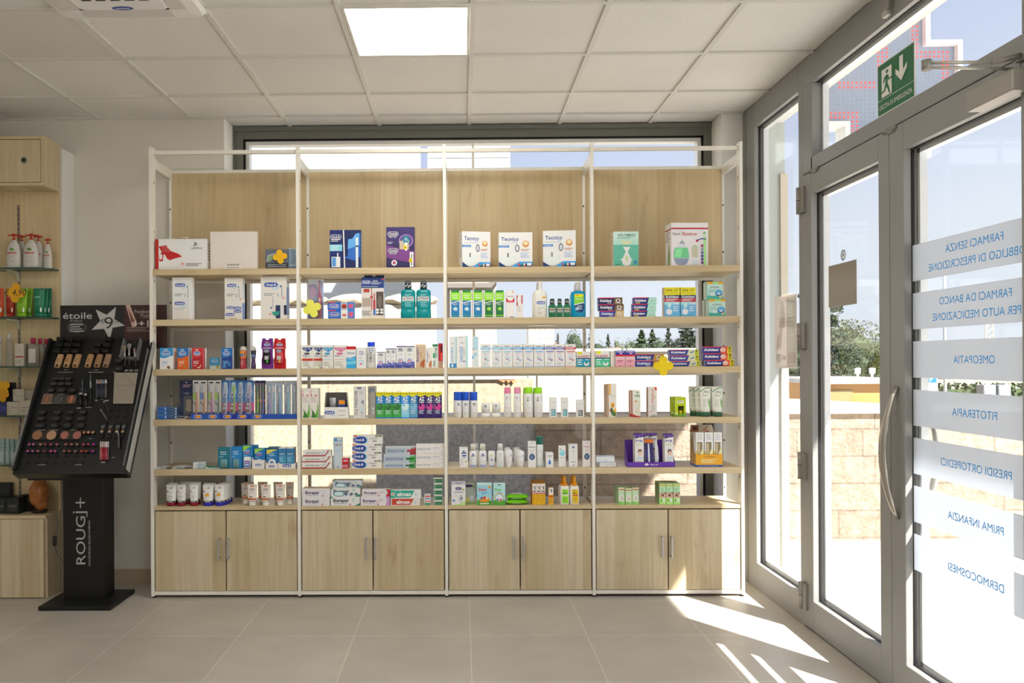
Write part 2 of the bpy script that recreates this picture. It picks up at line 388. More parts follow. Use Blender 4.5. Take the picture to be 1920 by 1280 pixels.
b.build('gasket', W)
b = MB(); g0, g1 = .012, .036
for (x0, x1, z0, z1) in ((gx0 + g0, gx0 + g1, GZ0, gz1 - g0), (gx1 - g1, gx1 - g0, GZ0, gz1 - g0), (gx0 + g1, gx1 - g1, gz1 - g1, gz1 - g0)):
    b.box(x0, x1, FYW + .02, FYW + .09, z0, z1, ALUW)
mx_ = onY(888, 500, FYW).x
b.box(mx_ - .008, mx_ + .008, FYW + .03, FYW + .06, GZ0, gz1 - g1, mat('f4f2ee', .5))
b.build('glazing_bead', W)
MB().box(gx0, gx1, FYW + .04, FYW + .046, GZ0, gz1, GLASS).build('pane', W)

# glass front on the right: side light, double door with a transom, then a further light towards the camera
AL = wall_mat('grey_aluminium', '8c8b89', 0, 300, .04); AL.node_tree.nodes['Principled BSDF'].inputs['Roughness'].default_value = .42
AL.node_tree.nodes['Principled BSDF'].inputs['Specular IOR Level'].default_value = .5
X0, X1 = XW, XW + .07
YC = WY - .05
yS0, yS1 = 5.005, 4.352                  # side glass
yM = 4.30                                # hinge line
yL1a, yL1b = 4.19, 3.517                 # leaf 1 glass
yMeet = 3.427
yL2a, yL2b, yEnd = 3.318, 2.625, 2.53    # leaf 2 glass, end
ZT0, ZT1, ZD, ZG, ZS = 2.461, 2.845, 2.389, 2.272, .16
def frame(b, ya, yb, za, zb, x0=X0, x1=X1, m=None): b.cham(x0, x1, min(ya, yb), max(ya, yb), za, zb, .002, m or AL)
b = MB()
frame(b, YC, yS0, 0, CZ); frame(b, yS1, yM, 0, CZ); frame(b, yS0, yS1, 0, ZS); frame(b, yS0, yS1, ZT1 + .005, CZ)
frame(b, yM, yEnd, ZT1, CZ); frame(b, yM, yL1a - .005, ZD, ZT1); frame(b, yM - .1, yEnd, ZD, ZT0)
frame(b, yEnd, yEnd - .1, 0, CZ); frame(b, yEnd - .1, -2.8, ZT1, CZ); frame(b, yEnd - .1, -2.8, 0, ZS); frame(b, .7, .62, 0, CZ); frame(b, -1.05, -1.13, 0, CZ); frame(b, -2.8, -2.9, 0, CZ)
frame(b, yL2b, yEnd, ZT0, ZT1)
b.box(X0 - .004, X1, YC, WY + .0, 0, CZ, AL)
st(b.build('wall_right'), 'grey aluminium framework of the glazed shop front')
def glazed(nm, ya, yb, za, zb, label, parent=None, xg=.03):
    o = parent or st(empty(nm, (0, 0, 0)), label)
    lo, hi = min(ya, yb), max(ya, yb)
    b = MB(); r = .004
    for (a, c, z0, z1) in ((lo, lo + r, za, zb), (hi - r, hi, za, zb), (lo, hi, zb - r, zb), (lo, hi, za, za + r)): b.box(X0 + xg - .003, X0 + xg + .009, a, c, z0, z1, GASK)
    b.build('gasket', o)
    b = MB(); r0, r = .0, .02
    for (a, c, z0, z1) in ((hi - r, hi - .004, za, zb), (lo, lo + r, za, zb), (lo, hi, zb - r, zb), (lo, hi, za, za + r)): b.box(X0 + xg + .022, X1 + .012, a, c, z0, z1, ALUW)
    b.build('glazing_bead', o)
    MB().box(X0 + xg, X0 + xg + .006, lo, hi, za, zb, GLASS).build('pane', o)
    return o
glazed('window_2', yS0, yS1, ZS, ZT1 + .005, 'tall narrow side pane beside the doors')
glazed('window_3', yL1a, yL2b, ZT0, ZT1, 'long transom pane above the double door')
glazed('window_4', yEnd - .1, .7, ZS, ZT1, 'large shop pane nearer the camera than the doors')
glazed('window_5', .62, -1.05, ZS, ZT1, 'large shop pane beside the camera')  # this pane and the next are added, unseen, for more frontal light
glazed('window_6', -1.13, -2.8, ZS, ZT1, 'large shop pane behind the camera')
def leaf(nm, y0, y1, g0, g1, label):
    o = st(empty(nm, (0, 0, 0)), label); b = MB(); xa = X0 - .004
    frame(b, y0, g0, .012, ZD - .006, xa); frame(b, g1, y1, .012, ZD - .006, xa)
    frame(b, g0, g1, .012, ZS + .004, xa); frame(b, g0, g1, ZG, ZD - .006, xa); b.build('door_frame', o)
    glazed(None, g0, g1, ZS + .004, ZG, None, o); return o
D1 = leaf('door_1', yM - .002, yMeet + .002, yL1a, yL1b, 'left hinged glass door leaf in grey aluminium')
D2 = leaf('door_2', yMeet - .002, yEnd + .002, yL2a, yL2b, 'right glass door leaf with frosted lettering bands')
HM = mat('8f8b84', .4, .2)
for zp in (377, 630, 870, 1110):
    p = onX(1497, zp, X0 - .017)
    b = MB().loft([(-.07, .016, .016), (.068, .016, .016)], HM, 12, 0, 2, 0)
    b.loft([(-.072, .017, .017), (-.07, .017, .017)], HM, 12).loft([(-.002, .0164, .0164), (.001, .0164, .0164)], BLACK, 12).box(-.002, .02, -.055, .0, -.068, .066, HM)
    b.build('hinge', D1, (p.x, yM + .004, p.z))
# curved pull
pc = onX(1680, 850, X0 - .05); z0_, z1_ = onX(1682, 725, X0 - .02).z, onX(1682, 974, X0 - .02).z
pts = []
for i in range(15):
    t = i / 14; bow = math.sin(math.pi * t)
    pts.append((X0 - .006 - .062 * bow ** .8, yMeet - .055 + .0 * t, z1_ + (z0_ - z1_) * t))
MB().tube(pts, [.013 + .012 * math.sin(math.pi * i / 14) for i in range(15)], mat('b9b4ac', .28, .85), 12, .5).build('door_handle', D2)
pts = [(X1 + .01 + .075 * math.sin(math.pi * i / 14) ** .8, yMeet - .06, z1_ + (z0_ - z1_) * i / 14) for i in range(15)]
MB().tube(pts, .017, mat('b9b4ac', .28, .85), 12, .75).build('door_handle', D2)
# transom catches
b = MB()
for (px, py) in ((1526, 318), (1668, 243), (1664, 12)):
    p = onX(px, py, X0 - .008); b = MB().tube([(0, .05, 0), (0, -.05, 0)], .009, HM, 8).cham(-.004, .012, -.03, .02, -.016, .0, .002, HM)
    if py == 12: b = MB().cham(-.012, .012, -.03, .03, -.02, .025, .003, HM).cham(-.016, .01, -.02, .02, -.045, -.018, .003, mat('b3aea6', .4))
    b.build('catch', bpy.data.objects['window_3'], p)
# frosted bands with lettering read from the street side
BL = '3aa2ea'
bands = [['FARMACI SENZA', 'OBBLIGO DI PRESCRIZIONE'], ['FARMACI DA BANCO', 'PER AUTO MEDICAZIONE'], ['OMEOPATIA'], ['FITOTERAPIA'], ['PRESIDI ORTOPEDICI'], ['PRIMA INFANZIA'], ['DERMOCOSMESI']]
TW = {'FARMACI SENZA': .33, 'OBBLIGO DI PRESCRIZIONE': .55, 'FARMACI DA BANCO': .41, 'PER AUTO MEDICAZIONE': .50, 'OMEOPATIA': .235, 'FITOTERAPIA': .255, 'PRESIDI ORTOPEDICI': .40, 'PRIMA INFANZIA': .315, 'DERMOCOSMESI': .315}
for i, lines in enumerate(bands):
    zt = 1.877 - .1955 * i; zb = zt - .147
    xg = X0 + .0285
    b = MB().box(xg, xg + .0006, yL2b, yL2a - .004, zb, zt, FROST)
    yc = 2.925; w = .7; h = .147
    pm = lambda u, v, k: (xg - .0004, yc + (u - .5) * w, zb + v * h)     # u grows away from the camera, so the words read reversed
    for j, t in enumerate(lines):
        v = .5 if len(lines) == 1 else (.70, .29)[j]
        b.prints([('T', t, .5, v, .2, BL, {'w': TW[t] / w, 'b': .006})], pm, w, h)
    b.build('frosted_band', D2)
# ================================================================== ceiling fittings
def panel(i, j, on, label):
    x0, y0 = GX + .6 * i + .014, GY + .6 * j + .014; s = .572
    t = empty('ceiling_light', (x0 + s / 2, y0 + s / 2, CZ), 0, label, 'ceiling light', 'square ceiling lights')
    h = s / 2; b = MB(); w = .012
    for (a, c, d, e) in ((-h, h, -h, -h + w), (-h, h, h - w, h), (-h, -h + w, -h + w, h - w), (h - w, h, -h + w, h - w)): b.box(a, c, d, e, -.004, .006, mat('dedad0', .4))
    b.build('frame', t)
    MB().box(-h + w, h - w, -h + w, h - w, -.001, .006, mat('fffbf4', .5, 0, 0, .2, LEDW) if on else mat('d8d4cc', .6)).build('diffuser', t)
panel(3, -1, True, 'lit square ceiling light above the shelving')
panel(0, -1, False, 'unlit square ceiling light left of the air conditioner')
for i, j in ((3, -5), (3, -9), (-2, -5), (-2, -9)): panel(i, j, True, 'lit square ceiling light further back in the shop')
# ceiling cassette air conditioner
ax0, ay1 = onZ(118, 24, CZ).x, onZ(250, 26, CZ).y
ax1 = onZ(390, 22, CZ).x; aw = ax1 - ax0; ay0 = ay1 - aw
t = empty('air_conditioner', ((ax0 + ax1) / 2, (ay0 + ay1) / 2, CZ - .004), 0, 'white square cassette air conditioner in the ceiling', 'air conditioner')
PLA = mat('e9e7e6', .35); h = aw / 2
b = MB(); b.loft([(-.03, h - .07, h - .07, 9), (-.022, h - .012, h - .012, 14), (0, h, h, 30)], PLA, 48, smooth=False); b.build('casing', t)
b = MB(); g = h * .62; b.loft([(-.038, g - .015, g - .015, 12), (-.03, g + .01, g + .01, 12)], PLA, 40, smooth=False)
for r in range(14):
    y = -g + .05 + r * (2 * g - .15) / 14
    for c in range(5):
        x = -g + .06 + c * (2 * g - .1) / 5; b.box(x, x + (2 * g - .1) / 5 - .02, y, y + .016, -.0386, -.0375, mat('4a4845', .7))
b.build('intake_grille', t)
for k, (dx, dy, a) in enumerate(((0, 1, 0), (0, -1, 0), (1, 0, 1), (-1, 0, 1))):
    b = MB(); L_, wd_ = h * .6, .045
    b.box(-L_ if not a else -wd_, L_ if not a else wd_, -wd_ if not a else -L_, wd_ if not a else L_, -.035, -.0305, mat('d4d0cc', .4)); b.build('air_flap', t, (dx * (h - .10), dy * (h - .10), 0))
b = MB(); b.loft([(-.0395, .045, .016), (-.038, .047, .018)], mat('27418f', .3), 24); b.box(-.03, .03, -.004, .004, -.0397, -.0394, mat('c9d2ea')); b.build('badge', t, (0, g - .03, 0))

# ================================================================== shelving along the window
YF, YR = 4.838, 5.17
PX = [281.0, 556.3, 832.4, 1109.2, 1388.8]; PW = .0178
POST = [onY(p, 676, YF).x for p in PX]
ZSH = [1.979, 1.6755, 1.3757, 1.0740, .7741]; ZCAB = .5497; TH = .037; ZTOP = 2.716
SU = empty('shelving_unit', (POST[2], YF, 0), 0, 'tall white metal shelving with pale maple shelves across the window', 'shelving')
ox = POST[2]
def L0(x): return x - ox
for i, x in enumerate(POST):
    b = MB().box(0, PW, 0, .058, .012, ZTOP, WHITE).box(0, PW, YR - YF, 5.195 - YF, .012, 2.655, WHITE).box(.001, PW - .001, .058, YR - YF, 2.595, 2.655, WHITE).box(.001, PW - .001, .058, YR - YF, .02, .05, WHITE)
    for k in range(8):
        z = 2.40 - .2995 * k
        b.box(.003, .0105, YR - YF - .0006, YR - YF + .001, z - .006, z + .006, BLACK)
        for xx in ((-.0005, .001) if i else (0, 0), (PW - .001, PW + .0005) if i < 4 else (0, 0)):
            if xx[0] != xx[1]: b.box(xx[0], xx[1], .028, .036, z + .10, z + .114, mat('2b2926'))
    for yy in (.026, YR - YF + .012): b.loft([(0, .011, .011), (.006, .011, .011), (.008, .005, .005), (.013, .005, .005)], BLACK, 12, yy, 2, PW / 2)
    b.build('post', SU, (L0(x), 0, 0))
for i in range(4):
    xa, xb = POST[i] + PW, POST[i + 1]; w = xb - xa
    b = MB().box(.0005, w - .0005, .012, .034, 2.672, 2.694, WHITE)
    for q in (.05, .10, w - .1, w - .05): b.loft([(2.694, .004, .004), (2.697, .004, .004)], mat('c8c2b4'), 8, .022, 2, q)
    b.build('top_rail', SU, (L0(xa), 0, 0)); MB().box(.0005, w - .0005, .008, .028, .018, .040, WHITE).build('bottom_rail', SU, (L0(xa), 0, 0))
    b = MB().box(.0005, w - .0005, YR - YF + .002, YR - YF + .022, 2.632, 2.652, WHITE)
    b.build('rear_rail', SU, (L0(xa), 0, 0))
    for z in ZSH: MB().box(.0005, w - .0005, YR - YF + .002, YR - YF + .022, z - TH - .020, z - TH - .0005, WHITE).build('shelf_rail', SU, (L0(xa), 0, 0))
    MB().box(.001, w - .001, YR - YF + .004, YR - YF + .020, 1.9425, 2.6315, WOODP).build('back_panel', SU, (L0(xa), 0, 0))
    for z in ZSH:
        b = MB().cham(-.0005, w + .0005, .0012, YR - YF - .002, z - TH, z, .0012, WOODX)
        b.build('shelf', SU, (L0(xa), 0, 0))
    # base cabinet
    CAT = ['below the hand creams on the left', 'below the white toothpaste boxes', 'below the green wipes packs', 'in the sunlight beside the doors']
    t = empty('base_cabinet', (xa + .003, YF + .008, 0), 0, 'maple base cabinet with two doors, ' + CAT[i], 'cabinet', 'base cabinets')
    w -= .006; d = YR - YF - .014
    b = MB().box(.002, .018, .02, d, .043, ZCAB - .022, WOOD).box(w - .018, w - .002, .02, d, .043, ZCAB - .022, WOOD).box(.018, w - .018, .02, d, .043, .06, WOODX).box(.018, w - .018, d - .006, d, .06, ZCAB - .022, WOODX)
    b.build('body', t)
    MB().cham(-.001, w + .001, -.002, d, ZCAB - .022, ZCAB, .001, WOODX).build('top', t)
    for k in range(2):
        x0, x1 = (.004, w / 2 - .0035) if k == 0 else (w / 2 + .0035, w - .004)
        dr = MB().cham(x0, x1, 0, .018, .043, ZCAB - .029, .001, WOOD).build('door', t)
        hx = (x1 - .036) if k == 0 else (x0 + .012); zc = .30
        b = MB().tube([(hx, .0, zc - .056), (hx, -.026, zc - .056)], .006, CHROME, 8).tube([(hx, .0, zc + .056), (hx, -.026, zc + .056)], .006, CHROME, 8)
        b.cham(hx - .006, hx + .006, -.032, -.022, zc - .064, zc + .064, .002, CHROME); b.build('handle', dr)

# ================================================================== exit sign, door closer, stickers on the glass
GR = '1c6b43'
a, c = onX(1645, 125, X0 + .012), onX(1715.5, 184.5, X0 + .012); zt = onX(1645, 125.5, X0 + .012).z; zb = onX(1645, 222, X0 + .012).z
sw, sh = a.y - c.y, zt - zb
t = tag(bpy.data.objects.new('exit_sign', None), 'green emergency exit sign hung on the transom glass', 'sign'); COL.objects.link(t); t.location = (X0 + .012, a.y, zb)
b = MB().box(0, .004, -sw, 0, 0, sh, mat('e4e4df', .4)); b.build('plate', t)
pm = lambda u, v, k: (-.0006 - .0003 * k, -sw * u, sh * v)
WH = 'e9e7e0'
b = MB().prints([('R', .02, .02, .98, .98, GR), ('R', .02, .29, .98, .298, WH), ('T', 'USCITA DI EMERGENZA', .5, .155, .085, WH, {'w': .88}),
    ('R', .13, .33, .41, .86, WH), ('E', .285, .785, .034, .036, GR),
    ('P', [(.21, .70), (.28, .735), (.325, .70), (.345, .63), (.42, .645), (.42, .61), (.325, .60), (.31, .645), (.30, .565), (.345, .46), (.375, .35), (.335, .35), (.30, .45), (.265, .50), (.235, .43), (.10, .405), (.10, .44), (.205, .465), (.235, .56), (.245, .665), (.20, .60), (.165, .61)], GR),
    ('P', [(.62, .90), (.72, .90), (.72, .62), (.82, .72), (.82, .62), (.67, .44), (.52, .62), (.52, .72), (.62, .62)], WH)], pm, sw, sh)
b.build('pictogram', t)
t = empty('door_closer', (X0 - .006, 2.69, 2.30), 0, 'grey hydraulic closer with folded arm on the right door leaf', 'door closer')
CB = mat('98938c', .4, .1)
MB().cham(-.058, 0, -.115, .125, -.034, .034, .004, CB).build('body', t)
b = MB(); e_ = Vector((-.31, -.085, .05)); p0 = Vector((-.03, -.06, .05)); p1 = Vector((-.004, -.085, .085))
b.loft([(.034, .011, .011), (.052, .011, .011)], HM, 12, -.06, 2, -.03)
b.tube([p0, e_], .008, mat('b5b0a8', .35, .4), 8, .6); b.build('lower_arm', t)
b = MB().loft([(.04, .015, .015), (.072, .015, .015)], HM, 14, e_.y, 2, e_.x).tube([e_ + Vector((0, 0, .013)), p1 + Vector((-.10, .0, -.02))], .008, mat('b5b0a8', .35, .4), 8, .6).tube([p1 + Vector((-.10, 0, -.02)), p1], .010, HM, 8); b.build('upper_arm', t)
MB().cham(-.012, 0, -.14, -.06, -.0, .03, .002, HM).build('arm_bracket', t, (0, 0, .068))
# notice on leaf one, round sticker, poster on the side pane
p, q = onX(1553.5, 499, X0 + .0268), onX(1606, 571, X0 + .0268)
zt, zb = onX(1553, 499.5, X0 + .027).z, onX(1553, 577, X0 + .027).z
tag(MB().box(0, .0015, q.y - p.y, 0, zb, zt, mat('8f857a', .25)).build('notice', None, (X0 + .0268, p.y, 0)), 'plain grey-brown notice stuck to the left door glass', 'notice')
p = onX(1581, 478, X0 + .0265)
b = MB().prints([('E', 0, 0, .026, .026, '2c3a66'), ('E', .002, 0, .021, .021, 'e9ecf4'), ('P', [(-.01, -.008), (.012, -.004), (.002, .012)], '7a86ad')], lambda u, v, k: (-.0004 * k, -u, v), 1, 1)
tag(b.build('round_sticker', None, p), 'small round white sticker with dark rim above the grey notice', 'sticker')
p = onX(1453, 560, X0 + .040); q = onX(1493.5, 552, X0 + .040); zt, zb = onX(1453, 558, X0 + .04).z, onX(1453, 690, X0 + .04).z
PO = clear_mat('poster_back', 'f0ece8', .78, .02, .3, 'e6dcd6')
t = tag(bpy.data.objects.new('poster', None), 'faded portrait poster seen from behind on the side pane', 'poster'); COL.objects.link(t); t.location = (X0 + .040, p.y, zb)
w_, h_ = p.y - q.y, zt - zb
MB().box(0, .001, -w_, 0, 0, h_, PO).build('sheet', t)
pp = lambda u, v, k: (-.0006 - .0003 * k, -w_ * u, h_ * v)
MB().prints([('R', .55, .02, .98, .98, 'd3c9c0'), ('P', [(.08, .25), (.30, .30), (.34, .5), (.46, .58), (.48, .72), (.44, .86), (.34, .93), (.26, .88), (.22, .70), (.2, .5), (.08, .4)], 'dcc9c0'), ('T', 'MARIA', .75, .64, .08, 'e9e4dc', {'r': -1, 'w': .45}), ('R', .06, .08, .3, .2, 'cfc6c2'), ('R', .36, .12, .52, .17, 'd5a9a6'), ('R', .6, .08, .96, .22, 'c6aaa6')][:2] + [('R', .06, .08, .3, .2, 'cfc6c2'), ('R', .36, .12, .52, .17, 'd5a9a6'), ('R', .6, .08, .96, .22, 'c6aaa6'), ('L', .62, .9, .8, 8, .05, 'e4ddd4')], pp, w_, h_).build('picture', t)
# ================================================================== outdoors
def stone(name, cols, mort, bw, rh, off=.5, msz=.012, bump=.03, nz=9):
    m, t, b, N, L = node_mat(name)
    tc = N('ShaderNodeTexCoord'); sp = N('ShaderNodeSeparateXYZ'); L(tc.outputs['Object'], sp.inputs[0])
    cb = N('ShaderNodeCombineXYZ'); L(sp.outputs['X'], cb.inputs[0]); L(sp.outputs['Z'], cb.inputs[1])
    br = N('ShaderNodeTexBrick'); br.offset = off; br.squash = .7; br.squash_frequency = 3; br.inputs['Scale'].default_value = 1; br.inputs['Brick Width'].default_value = bw; br.inputs['Row Height'].default_value = rh
    br.inputs['Mortar Size'].default_value = msz; br.inputs['Mortar Smooth'].default_value = .4; br.inputs['Bias'].default_value = -.1
    br.inputs['Color1'].default_value = lin(cols[0]); br.inputs['Color2'].default_value = lin(cols[1]); br.inputs['Mortar'].default_value = lin(mort); L(cb.outputs[0], br.inputs['Vector'])
    n = N('ShaderNodeTexNoise'); n.inputs['Scale'].default_value = nz; n.inputs['Detail'].default_value = 7; n.inputs['Roughness'].default_value = .7; L(tc.outputs['Object'], n.inputs['Vector'])
    r = N('ShaderNodeMapRange'); r.inputs[1].default_value = .3; r.inputs[2].default_value = .7; r.inputs[3].default_value = .62; r.inputs[4].default_value = 1.25; L(n.outputs[0], r.inputs[0])
    mm = N('ShaderNodeMixRGB'); mm.blend_type = 'MULTIPLY'; mm.inputs[0].default_value = 1; L(br.outputs[0], mm.inputs[1]); L(r.outputs[0], mm.inputs[2]); L(mm.outputs[0], b.inputs['Base Color'])
    b.inputs['Roughness'].default_value = .9; b.inputs['Specular IOR Level'].default_value = .15
    bp = N('ShaderNodeBump'); bp.inputs['Strength'].default_value = .7; bp.inputs['Distance'].default_value = bump; L(n.outputs[0], bp.inputs['Height']); L(bp.outputs[0], b.inputs['Normal'])
    return m
GRD = wall_mat('pale_concrete', 'ccc9c2', .004, 40, .08); GRASS = wall_mat('dry_ground', 'a9a184', .01, 8, .2)
st(MB().box(-60, 160, -20, 420, -.35, -.16, GRASS).build('ground_far'), 'open ground beyond the terrace')
st(MB().box(-7, 14, -8, 16, -.155, -.02, GRD).build('ground_terrace'), 'bright pale terrace outside the shop')
ROOF = wall_mat('render_white', 'dcdad4', 0, 40, .03)
b = MB().box(XL - .2, XW + .07, YB - .3, 5.45, 3.13, 3.45, ROOF).box(XL - .2, XW + .07, WY + .25, 5.45, 2.99, 3.13, ROOF)
st(b.build('ceiling_roof'), 'white roof slab of the shop')
st(MB().box(XW + .07, 2.06, YB - .3, 5.45, 2.93, 4.2, ROOF).build('wall_upper'), 'white wall above the shop front')
st(MB().box(1.2, 3.79, -9, 4.95, 4.2, 4.4, ROOF).build('ceiling_shade_slab'), 'deep white canopy high above the shop front')  # added out of view: trims the sun patch and keeps the cross shaded
st(MB().box(XW + .07, 2.075, WY, 5.45, -.02, 2.93, wall_mat('outer_render', 'c6cbc8', 0, 30, .03)).build('wall_fin'), 'white outer wall end beyond the side pane')
st(MB().box(2.04, 2.085, WY - .02, WY, -.02, 2.6, mat('d9cfbf', .5)).build('trim_5'), 'beige metal edge strip on the outer wall end')
st(MB().box(XW + .0, XW + .07, YB, -2.9, 0, 3.11, WALLW).build('wall_front'), 'plain wall beyond the shop panes')
wy = 6.45
CONC = stone('concrete_blocks', ('bab8ba', 'aeacae'), 'b4b1b2', 1.2, .62, .5, .004, .01, 34)
STN = stone('rough_stone_blocks', ('a3907e', 'b09c88'), '8a7b6c', .74, .215, .37, .009, .06, 9)
cx0, cx1 = onY(705, 800, wy).x, onY(1003, 800, wy).x
st(MB().box(cx0, cx1, wy, wy + .3, -.1, .985, CONC).build('wall_concrete'), 'grey concrete block retaining wall behind the shop')
b = MB().box(0, 7 - cx1, 0, .3, -.1, .985, STN); o = st(b.build('wall_stone', None, (cx1, wy - .02, 0)), 'rough tan stone retaining wall')
st(MB().box(2.0, 7.5, wy - .06, wy + .34, .985, 1.035, mat('efe9dc', .8)).build('trim_4'), 'pale coping on the stone wall')
BG = stone('beige_ashlar', ('a89a84', 'a0917a'), '8f8270', 1.25, .42, .37, .012, .006, 22)
PARA = wall_mat('sunlit_render', 'aca698', .01, 30, .1)
# ledge wall of beige blocks with a broken terracotta patch, parapet and higher wall with coping
t = tag(empty('ledge_wall', (-2.2, 8.5, 0)), 'low wall of beige ashlar blocks with pale ledge behind the shelves', 'wall')
MB().box(-3.2, 2.95, 0, .5, -.1, 1.22, BG).build('blocks', t); MB().box(-3.2, 2.75, -.035, .5, 1.22, 1.29, mat('b5ab9a', .8)).build('ledge', t)
b = MB(); px_ = [(932, 711), (945, 717), (948, 712), (953, 718), (958, 713), (962, 719), (966, 711)]
b.prism([(onY(x, y, 8.49).x, onY(x, y, 8.49).z) for x, y in px_][::-1], 8.47, 8.499, mat('b9764a', .9)); b.build('terracotta_patch', t, (2.2, -8.5, 0))
t = tag(empty('parapet', (.85, 9.1, 0)), 'bright off-white parapet wall behind the right shelves', 'wall')
MB().box(.0, 2.3, 0, .25, -.1, 1.51, PARA).build('wall', t); MB().box(-.03, 2.33, -.03, .28, 1.51, 1.545, mat('c4bdb0', .8)).build('coping', t)
MB().prism([(-.62, 1.25), (0, 1.30), (0, 1.51), (-.05, 1.51)], 0, .2, mat('8a8377', .9)).build('ramp', t)
t = tag(empty('high_wall', (-3, 10, 0)), 'tall pale plaster wall with rough stone coping behind the left shelves', 'wall')
MB().box(-3.5, 2.68, 0, .3, -.1, 2.115, PARA).build('wall', t)
b = MB()
for k in range(9):
    x = -3.5 + k * .69; b.rock((x + .34, .12, 2.18), 1, mat('ac9f8a', .9), k, 2, .12, (.36, .2, .085))
b.build('coping', t)
BW = wall_mat('white_facade', 'b4b8ba', 0, 20, .03)
t = tag(empty('building', (-5, 14, 0)), 'large white building rising at the upper left of the window', 'building')
MB().box(-4, 4.05, 0, 5, -.1, 9, BW).build('walls', t); MB().box(-4.1, 4.15, -.1, 5, 9, 9.25, mat('d0ccc4')).build('roof', t)
t = tag(empty('building', (-.22, 11.2, 0)), 'narrow beige building with dark overhanging ledge and boarded top', 'building')
b = MB().box(0, .70, 0, 1.6, -.1, 6, wall_mat('beige_render', 'b0a597', 0, 20, .04)); b.build('walls', t)
b = MB()
for k in range(9): b.box(-.24, .90, -.04, 0, 4.0 + k * .22, 4.21 + k * .22, mat('b4b4b4', .6))
b.build('boarding', t)
b = MB().prism([(0, 2.40), (.62, 2.40), (.80, 2.62), (.70, 2.62), (.58, 2.46), (0, 2.46)], -.35, 0, mat('6b655e', .7)); b.build('overhang', t)
t = tag(empty('building', (3.4, 40, 0)), 'small distant white roof block with antenna racks', 'building')
MB().box(-.1, 1.15, 0, 1.2, -.2, 3.25, ROOF).build('walls', t)
for k in range(2):
    b = MB(); z = 2.4 + k * .45
    for q in range(5): b.tube([(-.05 + q * .28, -.1, z), (-.05 + q * .28, -.1, z + .4)], .014, mat('8c8c8c'), 5)
    b.tube([(-.15, -.1, z + .2), (1.2, -.1, z + .2)], .012, mat('9a9a9a'), 5); b.build('antenna_rack', t)
for (x, y, w, h, lab) in ((5.6, 60, 1.6, 2.5, 'distant cream house left of the first tree'), (13.2, 75, 2.4, 2.2, 'distant low cream house between the conifers')):
    t = tag(empty('house', (x, y, 0)), lab, 'house'); MB().box(0, w, 0, 4, -.2, h, mat('9a8e7c', .8)).build('walls', t)
    MB().prism([(-.2, h), (w + .2, h), (w / 2, h + .4)], -.2, 4.2, mat('7c6454', .8)).build('roof', t)

def tree(px, pytop, Y, wpx, kind, label, cols, name='tree', seed=0, n=900, base=-.2):
    R = random.Random(seed * 31 + 5); Y *= 4 if Y >= 28 else 1; c = onY(px, pytop, Y); H = c.z - base; wd = wpx / FPX * Y / 2
    if kind == 'cone': wd *= 1.15 / (1 - (onY(px, 656, Y).z - base) / H)
    t = empty(name, (c.x, Y, base), 0, label, 'tree', 'trees beyond the terrace')
    MB().tube([(0, 0, 0), (.02 * H, 0, H * .5), (0, 0, H * .93)], [.035 * H, .022 * H, .006 * H], mat('5c4a38', .9), 7).build('trunk', t)
    b = MB(); ms = [mat(k, .8, noise=0) for k in cols]
    if kind == 'round': b.rock((0, 0, H * .60), 1, ms[2], seed, 2, .35, (wd * .74, wd * .74, H * .33))
    for i in range(n if Y > 100 else int(n * 2.2)):
        if kind == 'cone':
            z = R.random() ** 1.2; r = wd * (1 - z) * (.35 + .65 * R.random()) * (.75 + .35 * math.sin(z * 44)); zz = H * (.08 + .92 * z); a = R.random() * 6.283; zz -= .10 * r
        elif kind == 'cedar':
            k = R.randrange(9); f = k / 8; a = R.random() * 6.283; rr = wd * (1 - .5 * f) * (.8 + .3 * math.sin(k * 5.1 + a * 2)); r = rr * R.random() ** .5; zz = H * (.25 + .72 * f) + R.gauss(0, .018 * H) - .06 * r
        else:
            a = R.random() * 6.283; u = R.uniform(-1, 1); q = (1 - u * u) ** .5; lump = 1 + .22 * math.sin(a * 3 + seed) * math.cos(u * 4 + seed * 2) + .12 * math.sin(a * 7 + u * 6)
            r = wd * q * lump * (.75 + .25 * R.random()); zz = H * .58 + H * .42 * u * lump
        p = Vector((r * math.cos(a), r * math.sin(a), zz)); s = (.07 if Y > 100 else .031) * max(wd, H * .3) * R.uniform(.6, 1.3)
        d = Vector((R.gauss(0, 1), R.gauss(0, 1), R.gauss(0, .6))).normalized() * s; e = Vector((R.gauss(0, 1), R.gauss(0, 1), R.gauss(0, .6))).normalized() * s
        b.face([p - d, p + e, p + d, p - e * .8], ms[R.randrange(len(ms))])
    b.build('crown', t)
DG = ['2a3424', '333f2a', '20291c', '3c4830']; OG = ['3c4a32', '465438', '303c28', '525f42']; LG = ['565c42', '60664a', '4a5138', '6c7254']
tree(1046, 624, 38, 13, 'cone', 'tiny dark conifer furthest left beyond the parapet', DG, 'conifer', 1, 500)
tree(1027, 631, 38, 13, 'round', 'small rounded bush beside the distant cream house', OG, 'tree', 2, 400)
tree(1076, 622, 36, 32, 'round', 'broad rounded green tree right of the tiny conifer', OG, 'tree', 3, 900)
tree(1108, 618, 34, 22, 'cone', 'dark conifer behind the fourth post of the shelving', DG, 'conifer', 4, 700)
tree(1140, 627, 37, 18, 'cone', 'slim dark conifer standing alone in the middle', DG, 'conifer', 5, 700)
tree(1156, 635, 40, 14, 'round', 'small pale round tree just right of the lone conifer', LG, 'tree', 6, 300)
tree(1178, 642, 38, 26, 'round', 'low olive tree left of the bushy pair', LG, 'tree', 7, 500)
tree(1203, 620, 33, 40, 'cone', 'wide bushy grey-green conifer, left of the pair', OG, 'conifer', 8, 1300)
tree(1223, 618, 36.5, 34, 'cone', 'bushy grey-green conifer, right of the pair', OG, 'conifer', 9, 1200)
